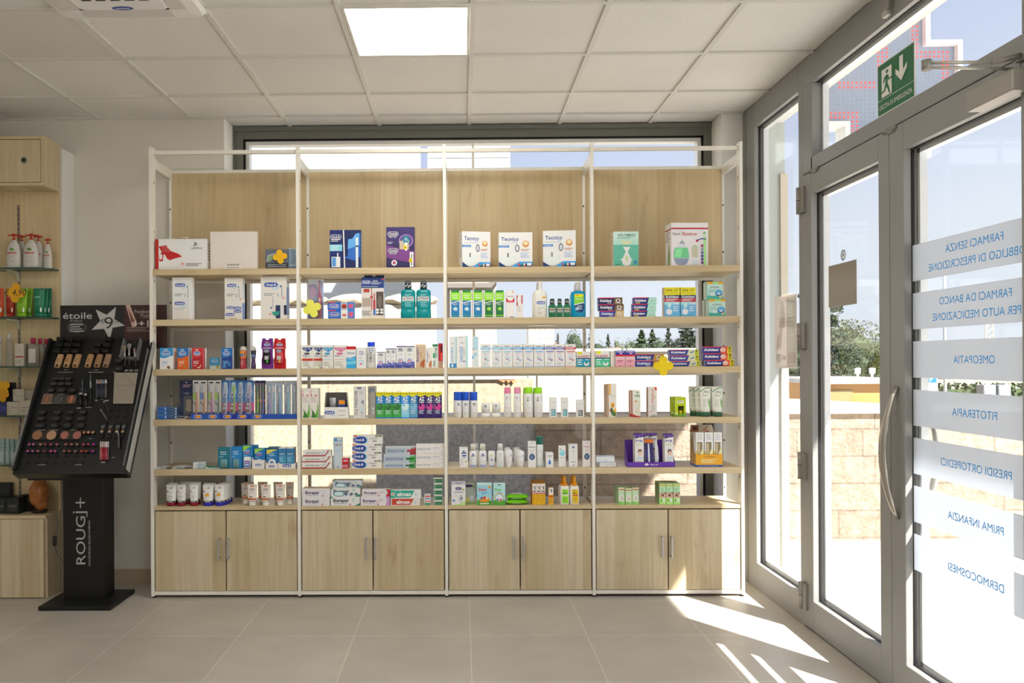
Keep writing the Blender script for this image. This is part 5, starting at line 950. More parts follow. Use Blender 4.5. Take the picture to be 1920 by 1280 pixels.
carton(1116, 1143, 657.2, 3, .06, 'd9dcd8', ALG('3cb48c'), 'white and green denture pad carton right of the fourth post', 'box', 'denture_pad_box', .015)
KP = lambda r: [('R', 0, .74, 1, 1, '1c2a94'), ('T', 'Kukident', .5, .93, .075, 'f2f3fa', {'w': .86, 'b': .04, 'i': .2}), ('R', .42, .78, .7, .85, 'e2a8c0'), ('R', 0, .64, 1, .75, 'b8242c'), ('R', 0, 0, 1, .64, 'dc9aa8'), ('R', 0, .4, 1, .64, 'e2b0b8'), ('L', .16, .84, .38, 2, .1, 'a04a5c'), ('R', .4, .04, .6, .08, 'b85a68')]
for i, (x0, x1) in enumerate(((1154, 1172), (1172.8, 1190.6))):
    carton(x0, x1, 657, 3, .055, 'dcd2d2', KP, pos(i, 2) + ' pink and blue adhesive cartons', 'box', 'adhesive_box', .015, 0, 'pink and blue adhesive cartons')
carton(1145, 1153.4, 658, 3, .06, 'cfc9c2', [('R', .7, 0, 1, 1, 'b0a8a4')], 'plain white carton end left of the pink cartons', 'box', 'carton', .02)
for i in range(2):
    bottle(1164.5 + 8.5 * i, 1170 + 8.5 * i, 651, 3, pos(i, 2) + ' small clear tips peeking above the pink cartons', [('bottle', mat('e2e4e6', .2, 0, .4), [(0, 1), (.7, 1), (.8, .5), (1, .4)], 2)], 'small_bottle', sb=.12, dr=1, group='clear tips')
stack([(1191.5, 1243, 675.5, '2a3f9c', KUK('2a3f9c', 'b8883c')), (1191.5, 1245, 663.5, '26387c', KUK('26387c', 'b8883c'))], 3, .045, 'blue and gold adhesive cartons behind the yellow flower', 'adhesive_box', 'box', 'blue and gold adhesive cartons', .025)
K3 = lambda r: KUK('2c3f8c', 'c9cba4')(r)[:4] + [('P', [(.70, .5), (.84, .7), (.86, .55), (.72, .35)], '2f68b0'), ('R', .88, 0, 1, 1, 'd4dc2a'), ('T', 'MAXI', .94, .5, .1, '2a3a2c', {'r': -1, 'w': .8, 'b': .02})]
stack([(1258, 1312.5, 676.7, '2c3f8c', K3), (1255.5, 1310, 665.8, '2a2f64', K3), (1255, 1309.5, 655, '2c3f8c', K3)], 3, .045, 'blue and lime adhesive cartons', 'adhesive_box', 'box', 'blue and lime adhesive cartons', .025)
K4 = lambda r: KUK('26307c', 'd0553c')(r)[:4] + [('E', .70, .5, .10, .34, 'd9b4a8'), ('P', [(.84, 0), (1, 0), (1, 1), (.87, 1)], 'e8c81e'), ('T', 'MAXI', .94, .5, .1, '3a3424', {'r': -1, 'w': .8, 'b': .02})]
stack([(1323, 1376, 674.5, '26307c', K4), (1318.5, 1372, 662, '26307c', K4), (1317.5, 1371.5, 649.3, '26307c', K4)], 3, .045, 'blue, red and yellow adhesive cartons', 'adhesive_box', 'box', 'blue, red and yellow adhesive cartons', .02)
clover(1244, 685.5, 37, YF - .004, 'bright yellow flower tag hanging over the third shelf edge', 'e6bc10', None, 0)

# ---------------------------------------------------------------- fourth shelf
for j in range(2):
    stack([(295.5 + 18.5 * j, 312.8 + 19.5 * j, y, '2c5aa0' if j == 0 else '33527c', [('R', .0, .1, 1, .88, '2f62ac' if j == 0 else '3a587c'), ('E', .86, .5, .07, .3, 'c4cddc'), ('R', 0, .88, 1, 1, '7c8ca8')]) for y in ((777.2, 770, 762.6) if j == 0 else (778.8, 773.5, 768.5, 763.5))], 4, .06, 'flat blue boxes in the ' + ('left pile', 'right pile')[j], 'flat_box', 'box', 'flat blue boxes', .02 + .012 * j)
for i, (px, yt, rz) in enumerate(((345, 777, 25), (352, 773, -18), (341, 771, 8))):
    X_ = onY(px, 780, YF + .05).x; h = .006
    o = MB().box(-.045, .045, -.02, .02, 0, h, mat(('8f8c90', 'a5a2a6', '7c7a80')[i])).prints([('R', .1, .2, .5, .8, 'd9d6da'), ('R', .6, .3, .9, .7, '5f6f9c')], lambda u, v, k: (-.045 + .09 * u, -.02 + .04 * v, h + .0004), .09, .04).build('flat_pack', None, (X_, YF + .06, SZ[4] + .0006 + i * .0066), (0, 0, math.radians(rz)))
    tag(o, lev(i, 3) + ' grey flat packs lying crosswise', 'pack', 'grey flat packs')
carton(337, 361, 712.8, 4, .02, '1d2440', [('P', [(.44, .94), (.5, .965), (.6, .95), (.56, .93)], 'a8acb8'), ('L', .25, .95, .87, 2, .04, 'b08a94'), ('R', 0, .68, 1, .695, '3a4262'), ('T', 'Oral-B', .55, .66, .03, 'c4c8d4', {'w': .3}), ('R', .28, .1, .98, .60, '4a4a50'), ('R', .5, .2, .9, .5, '7c7264'), ('E', .5, .28, .06, .03, '5f9a3c'), ('L', .06, .2, .5, 7, .05, '3a4a64')], 'dark navy hanging travel kit carton on the fourth shelf', 'box', 'travel_kit', .045)
def brush_pack(x0, x1, yt, card, cardels, cols, label, grp, sb=.026, headc='8fb4c8'):
    a, b, Y, z, h = face_dims(x0, x1, yt, 4, sb, SZ[4] + .0035); w = b - a
    t = empty('toothbrush_pack', ((a + b) / 2, Y, z), 0, label, 'toothbrush pack', grp)
    MB().prism([(-w / 2, 0), (w / 2, 0), (w / 2, h * .97), (w * .42, h), (-w * .42, h), (-w / 2, h * .97)], .008, .0092, mat(card, .35)).prints(cardels, fpm(w, h, .008), w, h).build('card', t)
    xh = w * .1
    m = MB().tube([(xh - .003, .002, .006), (xh, .001, h * .25), (xh + .002, .0, h * .5), (xh - .001, .002, h * .62), (xh, .002, h * .86)], [.0045, .0058, .0042, .0026, .0024], mat(cols[0], .3), 8); br = m.build('toothbrush', t)
    MB().cham(xh - .0062, xh + .0062, -.006, .001, h * .70, h * .86, .001, mat(cols[1], .5)).box(xh - .0055, xh + .0055, -.0045, .0, h * .73, h * .79, mat(headc)).build('bristles', br)
    MB().cham(-w * .42, w * .42, -.010, -.0095, .004, h * .93, .0002, BLIST).build('blister', t)
W4 = lambda c: [('R', 0, .9, 1, 1, 'e4e2dc'), ('R', .15, .92, .85, .965, '3a3d42'), ('R', 0, 0, 1, .17, '2a3a70'), ('R', .0, .5, .48, .68, c), ('L', .1, .45, .84, 4, .04, '7ca8b4'), ('P', [(.0, .48), (.5, .36), (.5, .3), (0, .42)], '6a6258'), ('R', .3, .02, .5, .14, '7c88a8')]
specs = [(361, 373, 'e8833c', '9ad01e', 'orange-handled'), (374, 387.3, 'e8833c', '2f7cc8', 'orange-handled'), (389.5, 401.2, 'c4589c', '9ad01e', 'pink-handled'), (401.8, 413.8, '2f6a4c', '9ad01e', 'green-handled')]
for i, (x0, x1, c, c2, l) in enumerate(specs): brush_pack(x0, x1, 713, 'c9c4b8', W4(c2), (c, 'e6e6e2'), pos(i, 4) + ' white-topped toothbrush packs, ' + l, 'white-topped toothbrush packs')
O4 = lambda c: [('R', 0, .0, 1, .18, '1f3a78'), ('R', 0, .18, 1, .42, '8c1c3c'), ('R', .55, .2, 1, .42, 'c44a84'), ('R', 0, .42, 1, .78, '3f7cb8'), ('P', [(.3, .95), (.7, .95), (.85, .7), (.6, .5), (.2, .6)], 'b8d0e2'), ('R', 0, .95, 1, 1, '1f5a9c'), ('E', .3, .62, .22, .06, 'dcd2e2'), ('E', .3, .62, .15, .04, '5f5a94'), ('R', .1, .24, .7, .3, 'd9c9d2'), ('R', .2, .34, .56, .4, 'e2d6dc'), ('P', rr(.36, .1, .2, .06, .3), 'a9bcd8')]
for i, (x0, x1, c, l) in enumerate(((415.5, 429.2, 'c9ccd4', 'grey'), (430, 444.3, 'a8d03c', 'lime'), (445, 457.2, 'a8aeb8', 'grey'), (458, 475.6, 'd9b4c4', 'pale pink'))): brush_pack(x0, x1, 713, '2f6cac', O4(c), (c, c), pos(i, 4) + ' blue and magenta toothbrush packs, ' + l + ' brush', 'blue and magenta toothbrush packs')
D4 = [('R', 0, .86, 1, 1, '1c2a54'), ('R', .3, .88, .7, .93, '8a3a4c'), ('R', 0, .3, 1, .84, '3a2a24'), ('R', .0, .44, 1, .5, '9c4a2c'), ('R', 0, 0, 1, .2, '22283c')]
for i, (x0, x1, c, l) in enumerate(((477.5, 486.8, '8ccf2e', 'lime brush'), (487.5, 497, '3a4aa0', 'blue brush'))): brush_pack(x0, x1, 713, '262a3c', D4, (c, '2f5a34'), pos(i, 2) + ' dark toothbrush packs, ' + l, 'dark toothbrush packs')
T4 = [('R', 0, .94, 1, 1, 'd6dade'), ('R', .1, .95, .9, .975, '4a6a88'), ('R', .05, .7, .95, .92, '9cacba'), ('E', .5, .82, .3, .06, '6f88a4'), ('R', .1, .1, .5, .5, '7c8a98'), ('L', .1, .5, .6, 5, .05, 'd0d6da')]
for i, (x0, x1, c, l) in enumerate(((498.5, 509.5, 'b79cdc', 'lilac'), (510, 515.6, '7cc0e0', 'pale blue'), (516.6, 529.6, '8cb4e2', 'mid blue'), (532, 544.8, '8fd0ea', 'sky blue'), (546.5, 556.2, 'd0d4d8', 'white'))): brush_pack(x0, x1, 714, 'a9b2ba', T4, (c, 'eceef0'), pos(i, 5) + ' pale grey toothbrush packs, ' + l + ' brush', 'pale grey toothbrush packs', .026, '3f7ab0')
for i, (x0, x1, lg) in enumerate(((357.5, 385, 1), (385.6, 412.4, 1), (413, 439.6, 1), (440.2, 469, 1), (469.6, 496.6, 1), (497.2, 529.6, 0), (530.4, 556.2, 0))):
    a, b, Y, z, h = face_dims(x0, x1, 776, 4, .010); w = b - a; q = mat('1f4aa0' if i not in (2, 3) else '1a2f94', .35)
    m = MB().box(-w / 2, w / 2, 0, .0015, 0, h, q).box(-w / 2, w / 2, .0015, .11, 0, .0015, q).box(-w / 2, -w / 2 + .0012, .0015, .11, .0015, h * .9, q).box(w / 2 - .0012, w / 2, .0015, .11, .0015, h * .9, q)
    if lg: m.prints([('P', rr(.48, .5, .28, .34, w / h), 'b8c4dc'), ('P', rr(.48, .5, .25, .28, w / h), '2a4aa0'), ('R', .34, .28, .66, .76, 'e88a1c')], fpm(w, h), w, h)
    tag(m.build('display_tray', None, ((a + b) / 2, Y, z)), pos(i, 7) + ' blue trays under the toothbrush packs', 'tray', 'blue toothbrush trays')
ALO = [('R', 0, .9, 1, 1, 'cfccc6'), ('R', .08, .72, .22, .95, 'd49cb0'), ('R', .08, .76, .2, .79, '26262c'), ('E', .7, .77, .16, .02, 'b04a4c'), ('L', .12, .85, .70, 4, .05, 'aca8a2'), ('P', [(.1, .05), (.4, .02), (.55, .10), (.35, .24), (.12, .36), (.3, .18)], '4a7c3c'), ('P', [(.4, .03), (.95, .03), (.98, .3), (.86, .58), (.82, .3), (.6, .14)], '5fa03f'), ('P', [(.3, .05), (.7, .05), (.5, .2), (.2, .3)], '3a6a30')]
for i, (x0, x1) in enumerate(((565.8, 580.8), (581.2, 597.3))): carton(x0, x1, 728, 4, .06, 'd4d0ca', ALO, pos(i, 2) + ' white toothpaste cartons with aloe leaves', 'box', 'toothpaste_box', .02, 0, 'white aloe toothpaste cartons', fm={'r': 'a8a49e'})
# display stand with two boxes
a, b, Y, z, h = face_dims(605, 653.5, 736, 4, .02); w = b - a; hp = onY(630, 763, Y).z - z
t = empty('counter_display', ((a + b) / 2, Y, z), 0, 'grey tapered counter display with white blue-logo front panel', 'display')
m = MB().prism([(-w * .47, 0), (w * .5, 0), (w * .42, h), (-w * .40, h)], .055, .058, mat('55514e', .4)).prism([(-w * .47, 0), (-w * .47 + .002, 0), (-w * .40 + .002, h), (-w * .40, h)], .003, .055, mat('9b9690')).prism([(w * .498, 0), (w * .5, 0), (w * .42, h), (w * .418, h)], .003, .055, mat('b9b4ae')).box(-w * .46, w * .48, .003, .055, 0, .002, mat('8a8680')); m.build('back', t)
m = MB().prism([(-w * .46, 0), (w * .5, 0), (w * .47, hp), (-w * .43, hp)], 0, .002, mat('d9d8d4', .35)); m.prints(OB(.26, .52, .38, w / hp) + [('L', .6, .9, .66, 1, .12, '9a9894'), ('L', .62, .88, .26, 1, .12, '9a9894')], fpm(w, hp), w, hp); m.build('front_panel', t)
for i, (u, c, l) in enumerate(((-.14, '8d8f94', 'silver tapered cup standing in the grey counter display'), (.22, '1f3f8c', 'dark blue box with orange sticker in the grey counter display'))):
    bw = w * .14
    if i == 0: o = MB().loft([(0, bw * .7, .012), (h * .74, bw, .014), (h * .78, bw, .014)], mat('a8aab0', .25, .4), 18).build('sample_cup', None, ((a + b) / 2 + u * w, Y + .03, z + .003))
    else: o = MB().box(-bw, bw, -.012, .012, 0, h * .70, mat(c, .3)).prints([('R', .1, .74, .95, .98, 'f08a1c'), ('L', .2, .8, .5, 3, .1, '4a6cb0')], fpm(bw * 2, h * .7, -.012), bw * 2, h * .7).build('sample_box', None, ((a + b) / 2 + u * w, Y + .03, z + .003))
    tag(o, l, 'sample')
BIO = lambda dark: lambda r: [('T', 'BIOSMALTO', .2, .48, .26, '34343a' if not dark else '4a463e', {'r': -1, 'w': .74, 'b': .0}), ('R', .3, .93, .66, .97, '3a3f74') if not dark else ('R', .1, .8, .9, .95, '6a7078'), ('L', .5, .9, .84, 3, .04, '9aa0a8'), ('P', [(.55, .72), (.85, .6), (.55, .5), (.85, .42), (.6, .52), (.85, .6)], 'a8b4bc'), ('E', .7, .3, .14, .05, 'b8ccd4'), ('E', .7, .18, .14, .05, 'b0bcc4'), ('L', .5, .95, .07, 1, .04, 'a8acb0')]
carton(662.8, 685.2, 724.5, 4, .04, 'cbcac8', BIO(0), 'tall pale grey toothpaste carton with sideways lettering', 'box', 'toothpaste_box', .015, 2, fm={'r': '2e2f36'})
carton(689.5, 704, 723.5, 4, .04, '9c9791', BIO(1), 'tall darker grey toothpaste carton with sideways lettering', 'box', 'toothpaste_box', .03, -4)
AZ = lambda c, c2, c3: lambda r: [('R', 0, .5, 1, .86, c), ('P', [(0, .86), (.4, .82), (1, .90), (1, 1), (0, 1)], 'e6cc1c'), ('R', .1, .92, .9, .95, '8c842c'), ('T', 'AZ', .5, .74, .14, 'f0f3f8', {'w': .70, 'b': .05}), ('R', .2, .6, .8, .635, 'd0dcec'), ('R', 0, 0, 1, .56, c2), ('E', .5, .44, .42, .13, c3), ('E', .35, .5, .14, .06, c2 if c3 != '2f6a38' else '4a8c4a'), ('L', .14, .86, .28, 3, .05, 'b8cfe0'), ('R', 0, 0, 1, .04, c)]
c_ = [('1f78c0', '3f9a44', '2f6a38')] * 3 + [('2a88d4', '7cbce4', 'c4def0')] + [('2270ac', '5a94b8', '7aacc8')] + [('2a1c60', '2c1a5c', 'c0408c')] * 3
xs = [705.3, 720.5, 736, 752, 768, 783.3, 798.6, 813.7, 829]
for i in range(8): carton(xs[i], xs[i + 1] - .7, 735, 4, .045, c_[i][1], AZ(*c_[i]), pos(i, 8) + ' yellow-topped toothpaste cartons, ' + ('green and blue' if i < 3 else 'light blue' if i < 5 else 'purple'), 'box', 'toothpaste_box', .012, 0, 'row of eight yellow-topped toothpaste cartons', fm={'t': 'd8d4c4'})
BB = mat('2a5fe6', .15, 0, .25)
for i, (x0, x1) in enumerate(((853.6, 865.6), (867, 879.6), (882.6, 895.6))):
    for j in range(2): can(x0 - 3.4 * j, x1 - 3.4 * j, 734.5, 4, ('front' if j == 0 else 'rear') + ' can with translucent blue cap, ' + pos(i, 3) + ' pairs', BB, 'dcdad8', .67, [('R', .3, .82, .6, .9, '55585c'), ('R', .34, .74, .56, .78, '3a3d44'), ('L', .65, .9, .9, 4, .06, '9a9ca0'), ('L', .2, .85, .5, 1, .04, 'a8b0c8'), ('L', .3, .85, .3, 4, .07, '8c8e92')] if j == 0 else [], 'blue-capped cans', .02 + .05 * j, 'spray_can', .95)
for i, (x0, x1) in enumerate(((902.6, 919.2), (922.3, 938.8))):
    bottle(x0, x1, 755.5, 4, pos(i, 2) + ' short white deodorant jars', [('jar', 'dcdad6', [(0, .9), (.03, 1), (.30, 1)], 2, None, (0, 1), .9), ('lid', 'e2e0dc', [(.30, .97), (.9, .97), (.98, .92), (1, .86)], 2, [('R', .34, .7, .6, .84, '6a6e72'), ('R', .36, .6, .58, .66, '4a4d54') if i == 0 else ('R', .36, .6, .58, .64, 'a8c4c0'), ('L', .3, .9, .42, 5, .1, '8f9296')], (.32, .96), .9)], 'deodorant_jar', 'jar', .02, .9, 'short white deodorant jars')
for i, (x0, x1, c, d) in enumerate(((945, 958.8, 'd47c9c', 0), (963.4, 977.5, 'd98ba8', 0), (983.3, 1000, '8cd21e', 1), (1001.8, 1018, '8cd21e', 1))):
    if d: can(x0 - 2.5, x1 - 5, 727, 4, 'rear can just behind the ' + ('left' if i == 2 else 'right') + ' lime-capped one', c, 'c4c2c0', .80, [], 'white deodorant cans', .075, 'spray_can', .85)
    can(x0, x1, 726, 4, pos(i, 4) + ' tall white deodorant cans, ' + ('pink' if not d else 'lime') + ' cap', c, 'dcdadc', .80, [('R', .3, .86, .5, .9, '6c7074'), ('R', .3, .82, .46, .84, c), ('E', .38, .76, .08, .04, '3a3d34') if d else ('R', .3, .8, .4, .81, c), ('L', .74, .9, .9, 4, .05, 'b0b2b6'), ('R', .2, .42, .9, .44, 'e2b4c0' if not d else 'c9dca8'), ('L', .3, .8, .2, 4, .05, 'a8aaae')], 'white deodorant cans', .02, 'spray_can', .86)
BCL = lambda c: [('T', 'BIOCLIN', .5, .76, .06, '9a9ea2', {'w': .66}), ('L', .3, .7, .52, 1, .03, 'b8babe'), ('R', .2, .08, .82, .40, c), ('R', .2, .40, .82, .42, 'c08aa0'), ('L', .26, .7, .32, 4, .06, 'c0d2d4')]
for i, (x0, x1, yt, c, l) in enumerate(((1030.7, 1044, 745, '4f96a4', 'first with teal block'), (1052.6, 1065.6, 745, '4f96a4', 'second with teal block'), (1081.2, 1095, 749.5, '5c5e60', 'shorter with grey block'))): carton(x0, x1, yt, 4, .035, 'd9d8d6', BCL(c), 'slim white deodorant carton, ' + l, 'box', 'deodorant_box', .03, 0, 'slim white deodorant cartons')
CAL = [('R', .08, .68, .26, 1, 'e09a1c'), ('R', .08, .67, .26, .69, '3a3430'), ('T', 'calendula', .55, .64, .04, '8a8e94', {'w': .6}), ('P', [(.1, .22), (.45, .05), (.9, .02), (.95, .12), (.6, .2), (.4, .3)], '4a6a34'), ('E', .52, .36, .22, .08, 'e89a1c'), ('E', .52, .36, .08, .03, 'c4681c'), ('E', .85, .2, .15, .06, 'e8a42c'), ('E', .2, .2, .09, .04, 'a8402c')]
for i, (x0, x1, yt) in enumerate(((1141, 1155.6, 719.5), (1137.5, 1150, 720), (1134, 1146, 720.5))): carton(x0, x1, yt, 4, .035, 'd6d2cc', CAL, ('front', 'middle', 'rear')[i] + ' one of three white cartons with orange marigold', 'box', 'cream_box', .02 + .045 * i, 0, 'white marigold cartons', fm={'l': 'a87c4c'})
RED4 = [('R', 0, .62, 1, 1, 'd2d6cc'), ('P', [(.4, .93), (.6, .96), (.8, .93), (.6, .9)], '3f8c5c'), ('L', .3, .9, .82, 1, .06, '5a3a34'), ('R', .25, .76, .95, .79, '4a8c6c'), ('E', .4, .6, .12, .04, 'c47a2c'), ('P', [(.7, .1), (.95, .4), (.9, .6), (.6, .62), (.85, .5), (.8, .3)], 'c9cdb0'), ('P', [(0, .0), (1, .0), (1, .03), (.5, .045), (.25, .08), (0, .12)], 'b0141c'), ('L', .4, .8, .3, 4, .05, 'c9b8ae')]
for i, (x0, x1, yt) in enumerate(((1186, 1200.6, 732), (1181, 1195, 731.5))): carton(x0, x1, yt, 4, .04, 'd0ccc4', RED4, ('front', 'rear')[i] + ' one of two cream cartons with red foot', 'box', 'cream_box', .02 + .05 * i, 0, 'red-foot cream cartons', fm={'l': 'a8503c'})
carton(1215, 1231.8, 725.5, 4, .04, 'cfcac6', [('T', 'ARNICA', .5, .70, .20, 'b8624c', {'r': 1, 'w': .50, 'b': .02}), ('P', [(.7, 1), (1, 1), (1, .88), (.8, .9)], 'c4502c'), ('E', .72, .66, .08, .03, 'd9a040'), ('L', .35, .8, .38, 5, .04, 'a8a0a0'), ('R', .3, .15, .4, .2, 'b8402c'), ('P', [(.55, .07), (.72, .07), (.64, .1)], '4a4a58'), ('R', .3, .02, .95, .04, '4a4a58')], 'white cream carton with upright red-brown lettering', 'box', 'cream_box', .02, 3, fm={'l': '8c6a5c'}, sides={'l': [('T', 'ARNICA', .5, .6, .5, '7c2c24', {'r': 1, 'w': .6})]})
def green_box(x0, x1, yt, sb, lab):
    a, b, Y, z, h = face_dims(x0, x1, yt, 4, sb); w = b - a
    t = empty('remedy_box', ((a + b) / 2, Y, z), 0, lab, 'box', 'lime remedy cartons')
    q = mat('a8bc1c'); m = MB()
    for (x_0, x_1, z_0, z_1) in ((-w / 2, -w * .2, 0, h), (w * .3, w / 2, 0, h), (-w * .2, w * .3, 0, h * .14), (-w * .2, w * .3, h * .56, h)): m.box(x_0, x_1, 0, .0012, z_0, z_1, q)
    m.box(-w / 2, -w / 2 + .001, .0012, .03, 0, h, mat('6f8434')).box(w / 2 - .001, w / 2, .0012, .03, 0, h, q).box(-w / 2, w / 2, .029, .03, 0, h, q).box(-w / 2 + .001, w / 2 - .001, .0012, .029, h - .001, h, q).box(-w / 2 + .001, w / 2 - .001, .0012, .029, 0, .001, q)
    m.prints([('R', .22, .70, .78, .84, 'd6d8c0'), ('L', .28, .72, .79, 2, .05, '5a6a3c'), ('E', .14, .16, .1, .06, 'dcdca8'), ('E', .9, .1, .09, .06, '4c9a3c'), ('R', 0, 0, 1, .12, '6a9a2c')], fpm(w, h), w, h); m.build('carton', t)
    MB().loft([(.002, w * .18, w * .18), (h * .28, w * .18, w * .18), (h * .34, w * .12, w * .12)], mat('b8b41c', .2), 16, .015, 2, w * .05).loft([(h * .34, w * .15, w * .15), (h * .5, w * .15, w * .15)], mat('3a3424', .4), 16, .015, 2, w * .05).build('vial', t)
green_box(1265.3, 1286, 744.5, .02, 'lime remedy carton with window showing a vial, front one'); green_box(1258, 1278, 743.5, .075, 'lime remedy carton half hidden behind the front one')
ALT = [('P', [(.02, .82), (.5, .95), (1, .97), (1, .94), (.5, .92), (.02, .78)], '3f8c58'), ('T', 'Aloe', .58, .80, .10, '3a7a50', {'w': .56, 'i': .3, 'b': .01}), ('L', .24, .85, .68, 2, .05, '6f8f78'), ('L', .2, .6, .46, 5, .06, 'a8aca4'), ('P', [(.7, .56), (.95, .3), (.98, .12), (.84, .2), (.74, .4)], '6aa85a'), ('P', [(.85, .6), (.98, .4), (.9, .3)], '4a8c48')]
for i, (x0, x1, yt, sb) in enumerate(((1313.6, 1334.4, 724.5, .02), (1336.6, 1357.2, 725, .02), (1304.5, 1326, 724, .055), (1293, 1316, 724.5, .09), (1331, 1350, 724, .075))):
    cream_tube(x0, x1, yt, 4, ('front left', 'front right', 'second in depth on the left', 'rearmost on the left', 'rear right')[i] + ' of five white and green cream tubes', '2c5a40', 'd6d8d0', ALT, 'white and green cream tubes', sb, .15, .80)
# ---------------------------------------------------------------- fifth shelf
def flatpack(px, Y_, sh, dz, w, d, h, col, els, rz, label, grp, ry=0, name='flat_pack'):
    X_ = onY(px, 870, Y_).x
    m = MB().cham(-w / 2, w / 2, -d / 2, d / 2, 0, h, min(.0006, h * .3), mat(col, .35)).prints(els, lambda u, v, k: (-w / 2 + w * u, -d / 2 + d * v, h + .0004 + .0001 * k), w, d)
    m.prints([('R', .04, .2, .3, .8, 'd9dade'), ('R', .5, .3, .96, .7, '6c7c94')], lambda u, v, k: (-w / 2 + w * u, -d / 2 - .0004, h * v), w, h)
    tag(m.build(name, None, (X_, Y_, SZ[sh] + .0008 + dz), (0, math.radians(ry), math.radians(rz))), label, 'pack', grp)
EL = [('R', .05, .1, .4, .9, 'c9ccd0'), ('R', .5, .2, .95, .5, '8a9098'), ('R', .6, .6, .9, .85, 'b04a54')]
for i, (px, y, dz, rz, c, l) in enumerate(((302, .05, 0, 8, 'b4b6ba', 'leftmost'), (318, .06, .0072, -6, 'a8a48c', 'second from left'), (336, .05, 0, 4, '8f9aa0', 'third from left'), (352, .06, .0072, -5, 'a4a0a4', 'fourth from left'), (345, .13, 0, 0, '9ab0a4', 'rearmost'))):
    flatpack(px, YF + y, 5, dz, .075, .05, .0065, c, EL, rz, l + ' of the scattered interdental flat packs', 'scattered flat packs')
for i in range(4): flatpack(374, YF + .055, 5, .0095 * i + .0, .062, .05, .009, ['b8ccd4', 'c4d4da', 'b0c4cc', 'cfdde2'][i], [('R', .1, .1, .9, .9, ['9cc4cc', 'c9d9de', 'b4ccd4', 'e2eaec'][i]), ('L', .2, .8, .7, 3, .2, '6a8c98')], -8 + 3 * i, lev(i, 4) + ' pale blue brush packs', 'pale blue brush packs')
flatpack(395, YF + .07, 5, 0, .075, .055, .010, '2f7c58', [('E', .5, .5, .4, .35, '1f5c40'), ('R', .6, .2, .95, .5, 'c4d4cc')], 12, 'dark green flat pouch lying beside the floss cards', None, 0, 'pouch')
flatpack(400, YF + .02, 5, 0, .07, .028, .005, 'a4c0b8', [('R', .1, .2, .5, .8, 'd6e2de')], -3, 'pale green flat pack in front of the pouch', None)
def floss(x0, x1, yt, base, els, label, bub, grp='floss cards', sb=.02):
    a, b, Y, z, h = face_dims(x0, x1, yt, 5, sb); w = b - a
    t = empty('floss_card', ((a + b) / 2, Y, z), 0, label, 'floss card', grp)
    MB().prism([(-w / 2, 0), (w / 2, 0), (w / 2, h * .96), (w * .44, h), (-w * .44, h), (-w / 2, h * .96)], .010, .0112, mat(base, .35)).prints(els(w / h), fpm(w, h, .010), w, h).build('card', t)
    if bub == 'roll':
        m = MB().loft([(0, w * .30, w * .30), (.010, w * .32, w * .32), (.014, w * .26, w * .26)], mat('dfe0e0', .25), 26); 
        m.v = [(x, .0095 - z_, y + h * .30) for x, y, z_ in m.v]; m.prints([('E', .5, .3, .16, .16 * w / h, '3f7cb0'), ('T', 'Oral-B', .5, .3, .04, 'dfe8f0', {'w': .22})], fpm(w, h, -.0045), w, h); m.build('floss_dispenser', t)
    elif bub == 'box':
        MB().loft([(0.003, w * .34, .007), (h * .40, w * .36, .008), (h * .49, w * .3, .008), (h * .51, w * .12, .006)], mat('e2e1de', .25), 22, .002, 5).prints([('R', .24, .08, .74, .34, '2f5cac'), ('R', .28, .24, .70, .29, 'd9a4b0'), ('R', .3, .14, .68, .2, 'b8c8e2')], fpm(w, h, -.0065), w, h).build('floss_dispenser', t)
    elif bub: MB().loft([(h * .05, w * .28, .006), (h * .4, w * .28, .007), (h * .44, w * .2, .006)], mat('8cc4cc', .15, 0, .5), 18, .003, 3).build('floss_dispenser', t)
FL = lambda c, hi: lambda r: [('R', .04, .03, .96, .97, c)] + ([('P', [(.04, .97), (.96, .97), (.6, .9), (.04, .72)], hi)] if hi else []) + [('T', 'Oral-B', .42, .76, .07, 'dfe8f2', {'w': .46, 'b': .02}), ('R', .2, .64, .7, .68, 'c4607c' if hi == '8cc63c' else '8fc4d4'), ('L', .1, .5, .55, 2, .05, '7cb4d0')]
for i, (x0, x1, yt, c, hi, bub, lab) in enumerate(((407.5, 431, 838, '1c6c80', None, 'clear', 'teal floss card'), (432, 452.6, 837, '1f78b8', None, 'clear', 'plain blue floss card'), (454, 473.4, 834.5, '2474b0', '8cc63c', 'box', 'blue and lime card with white floss box'), (476, 496, 840, '1f6cac', '8cc63c', 'roll', 'blue and lime card with round white roll'), (498.5, 521, 842, '2470ac', 'd9c93c', 'roll', 'blue and yellow card with round white roll'))):
    floss(x0, x1, yt, c, FL(c, hi), lab + ' on the fifth shelf', bub, sb=.022)
    if i: carton(x0 + 5, x1 + (10 if i in (2, 3) else 4), yt - (.5 if i != 4 else 5), 5, .02, ('1f5c80', '2a78b0', '1f68a4', '2a5f94', '4a6a80')[i], [], ('', 'blue', 'bright blue', 'mid blue', 'slate blue')[i] + ' floss pack standing behind the ' + lab, 'pack', 'floss_pack', .05)
BX = lambda r: [('R', 0, 0, 1, .62, '3f88b0'), ('R', 0, .62, 1, .96, '2f70a4'), ('T', 'Oral-B', .46, .70, .075, 'e2e8f0', {'w': .66, 'b': .02}), ('L', .1, .7, .5, 4, .06, '8cc4d4'), ('R', .1, .06, .35, .2, '5aa88c'), ('R', 0, .96, 1, 1, 'd6d6d2')]
for i, (x0, x1) in enumerate(((522.4, 536.2), (537.2, 551.4))): carton(x0, x1, 839, 5, .06, '2f74a8', BX, pos(i, 2) + ' upright blue floss boxes', 'box', 'floss_box', .024, 0, 'upright blue floss boxes', fm={'t': 'd6d4ce', 'r': '6c7c8c'}, z0=SZ[5] + .0025)
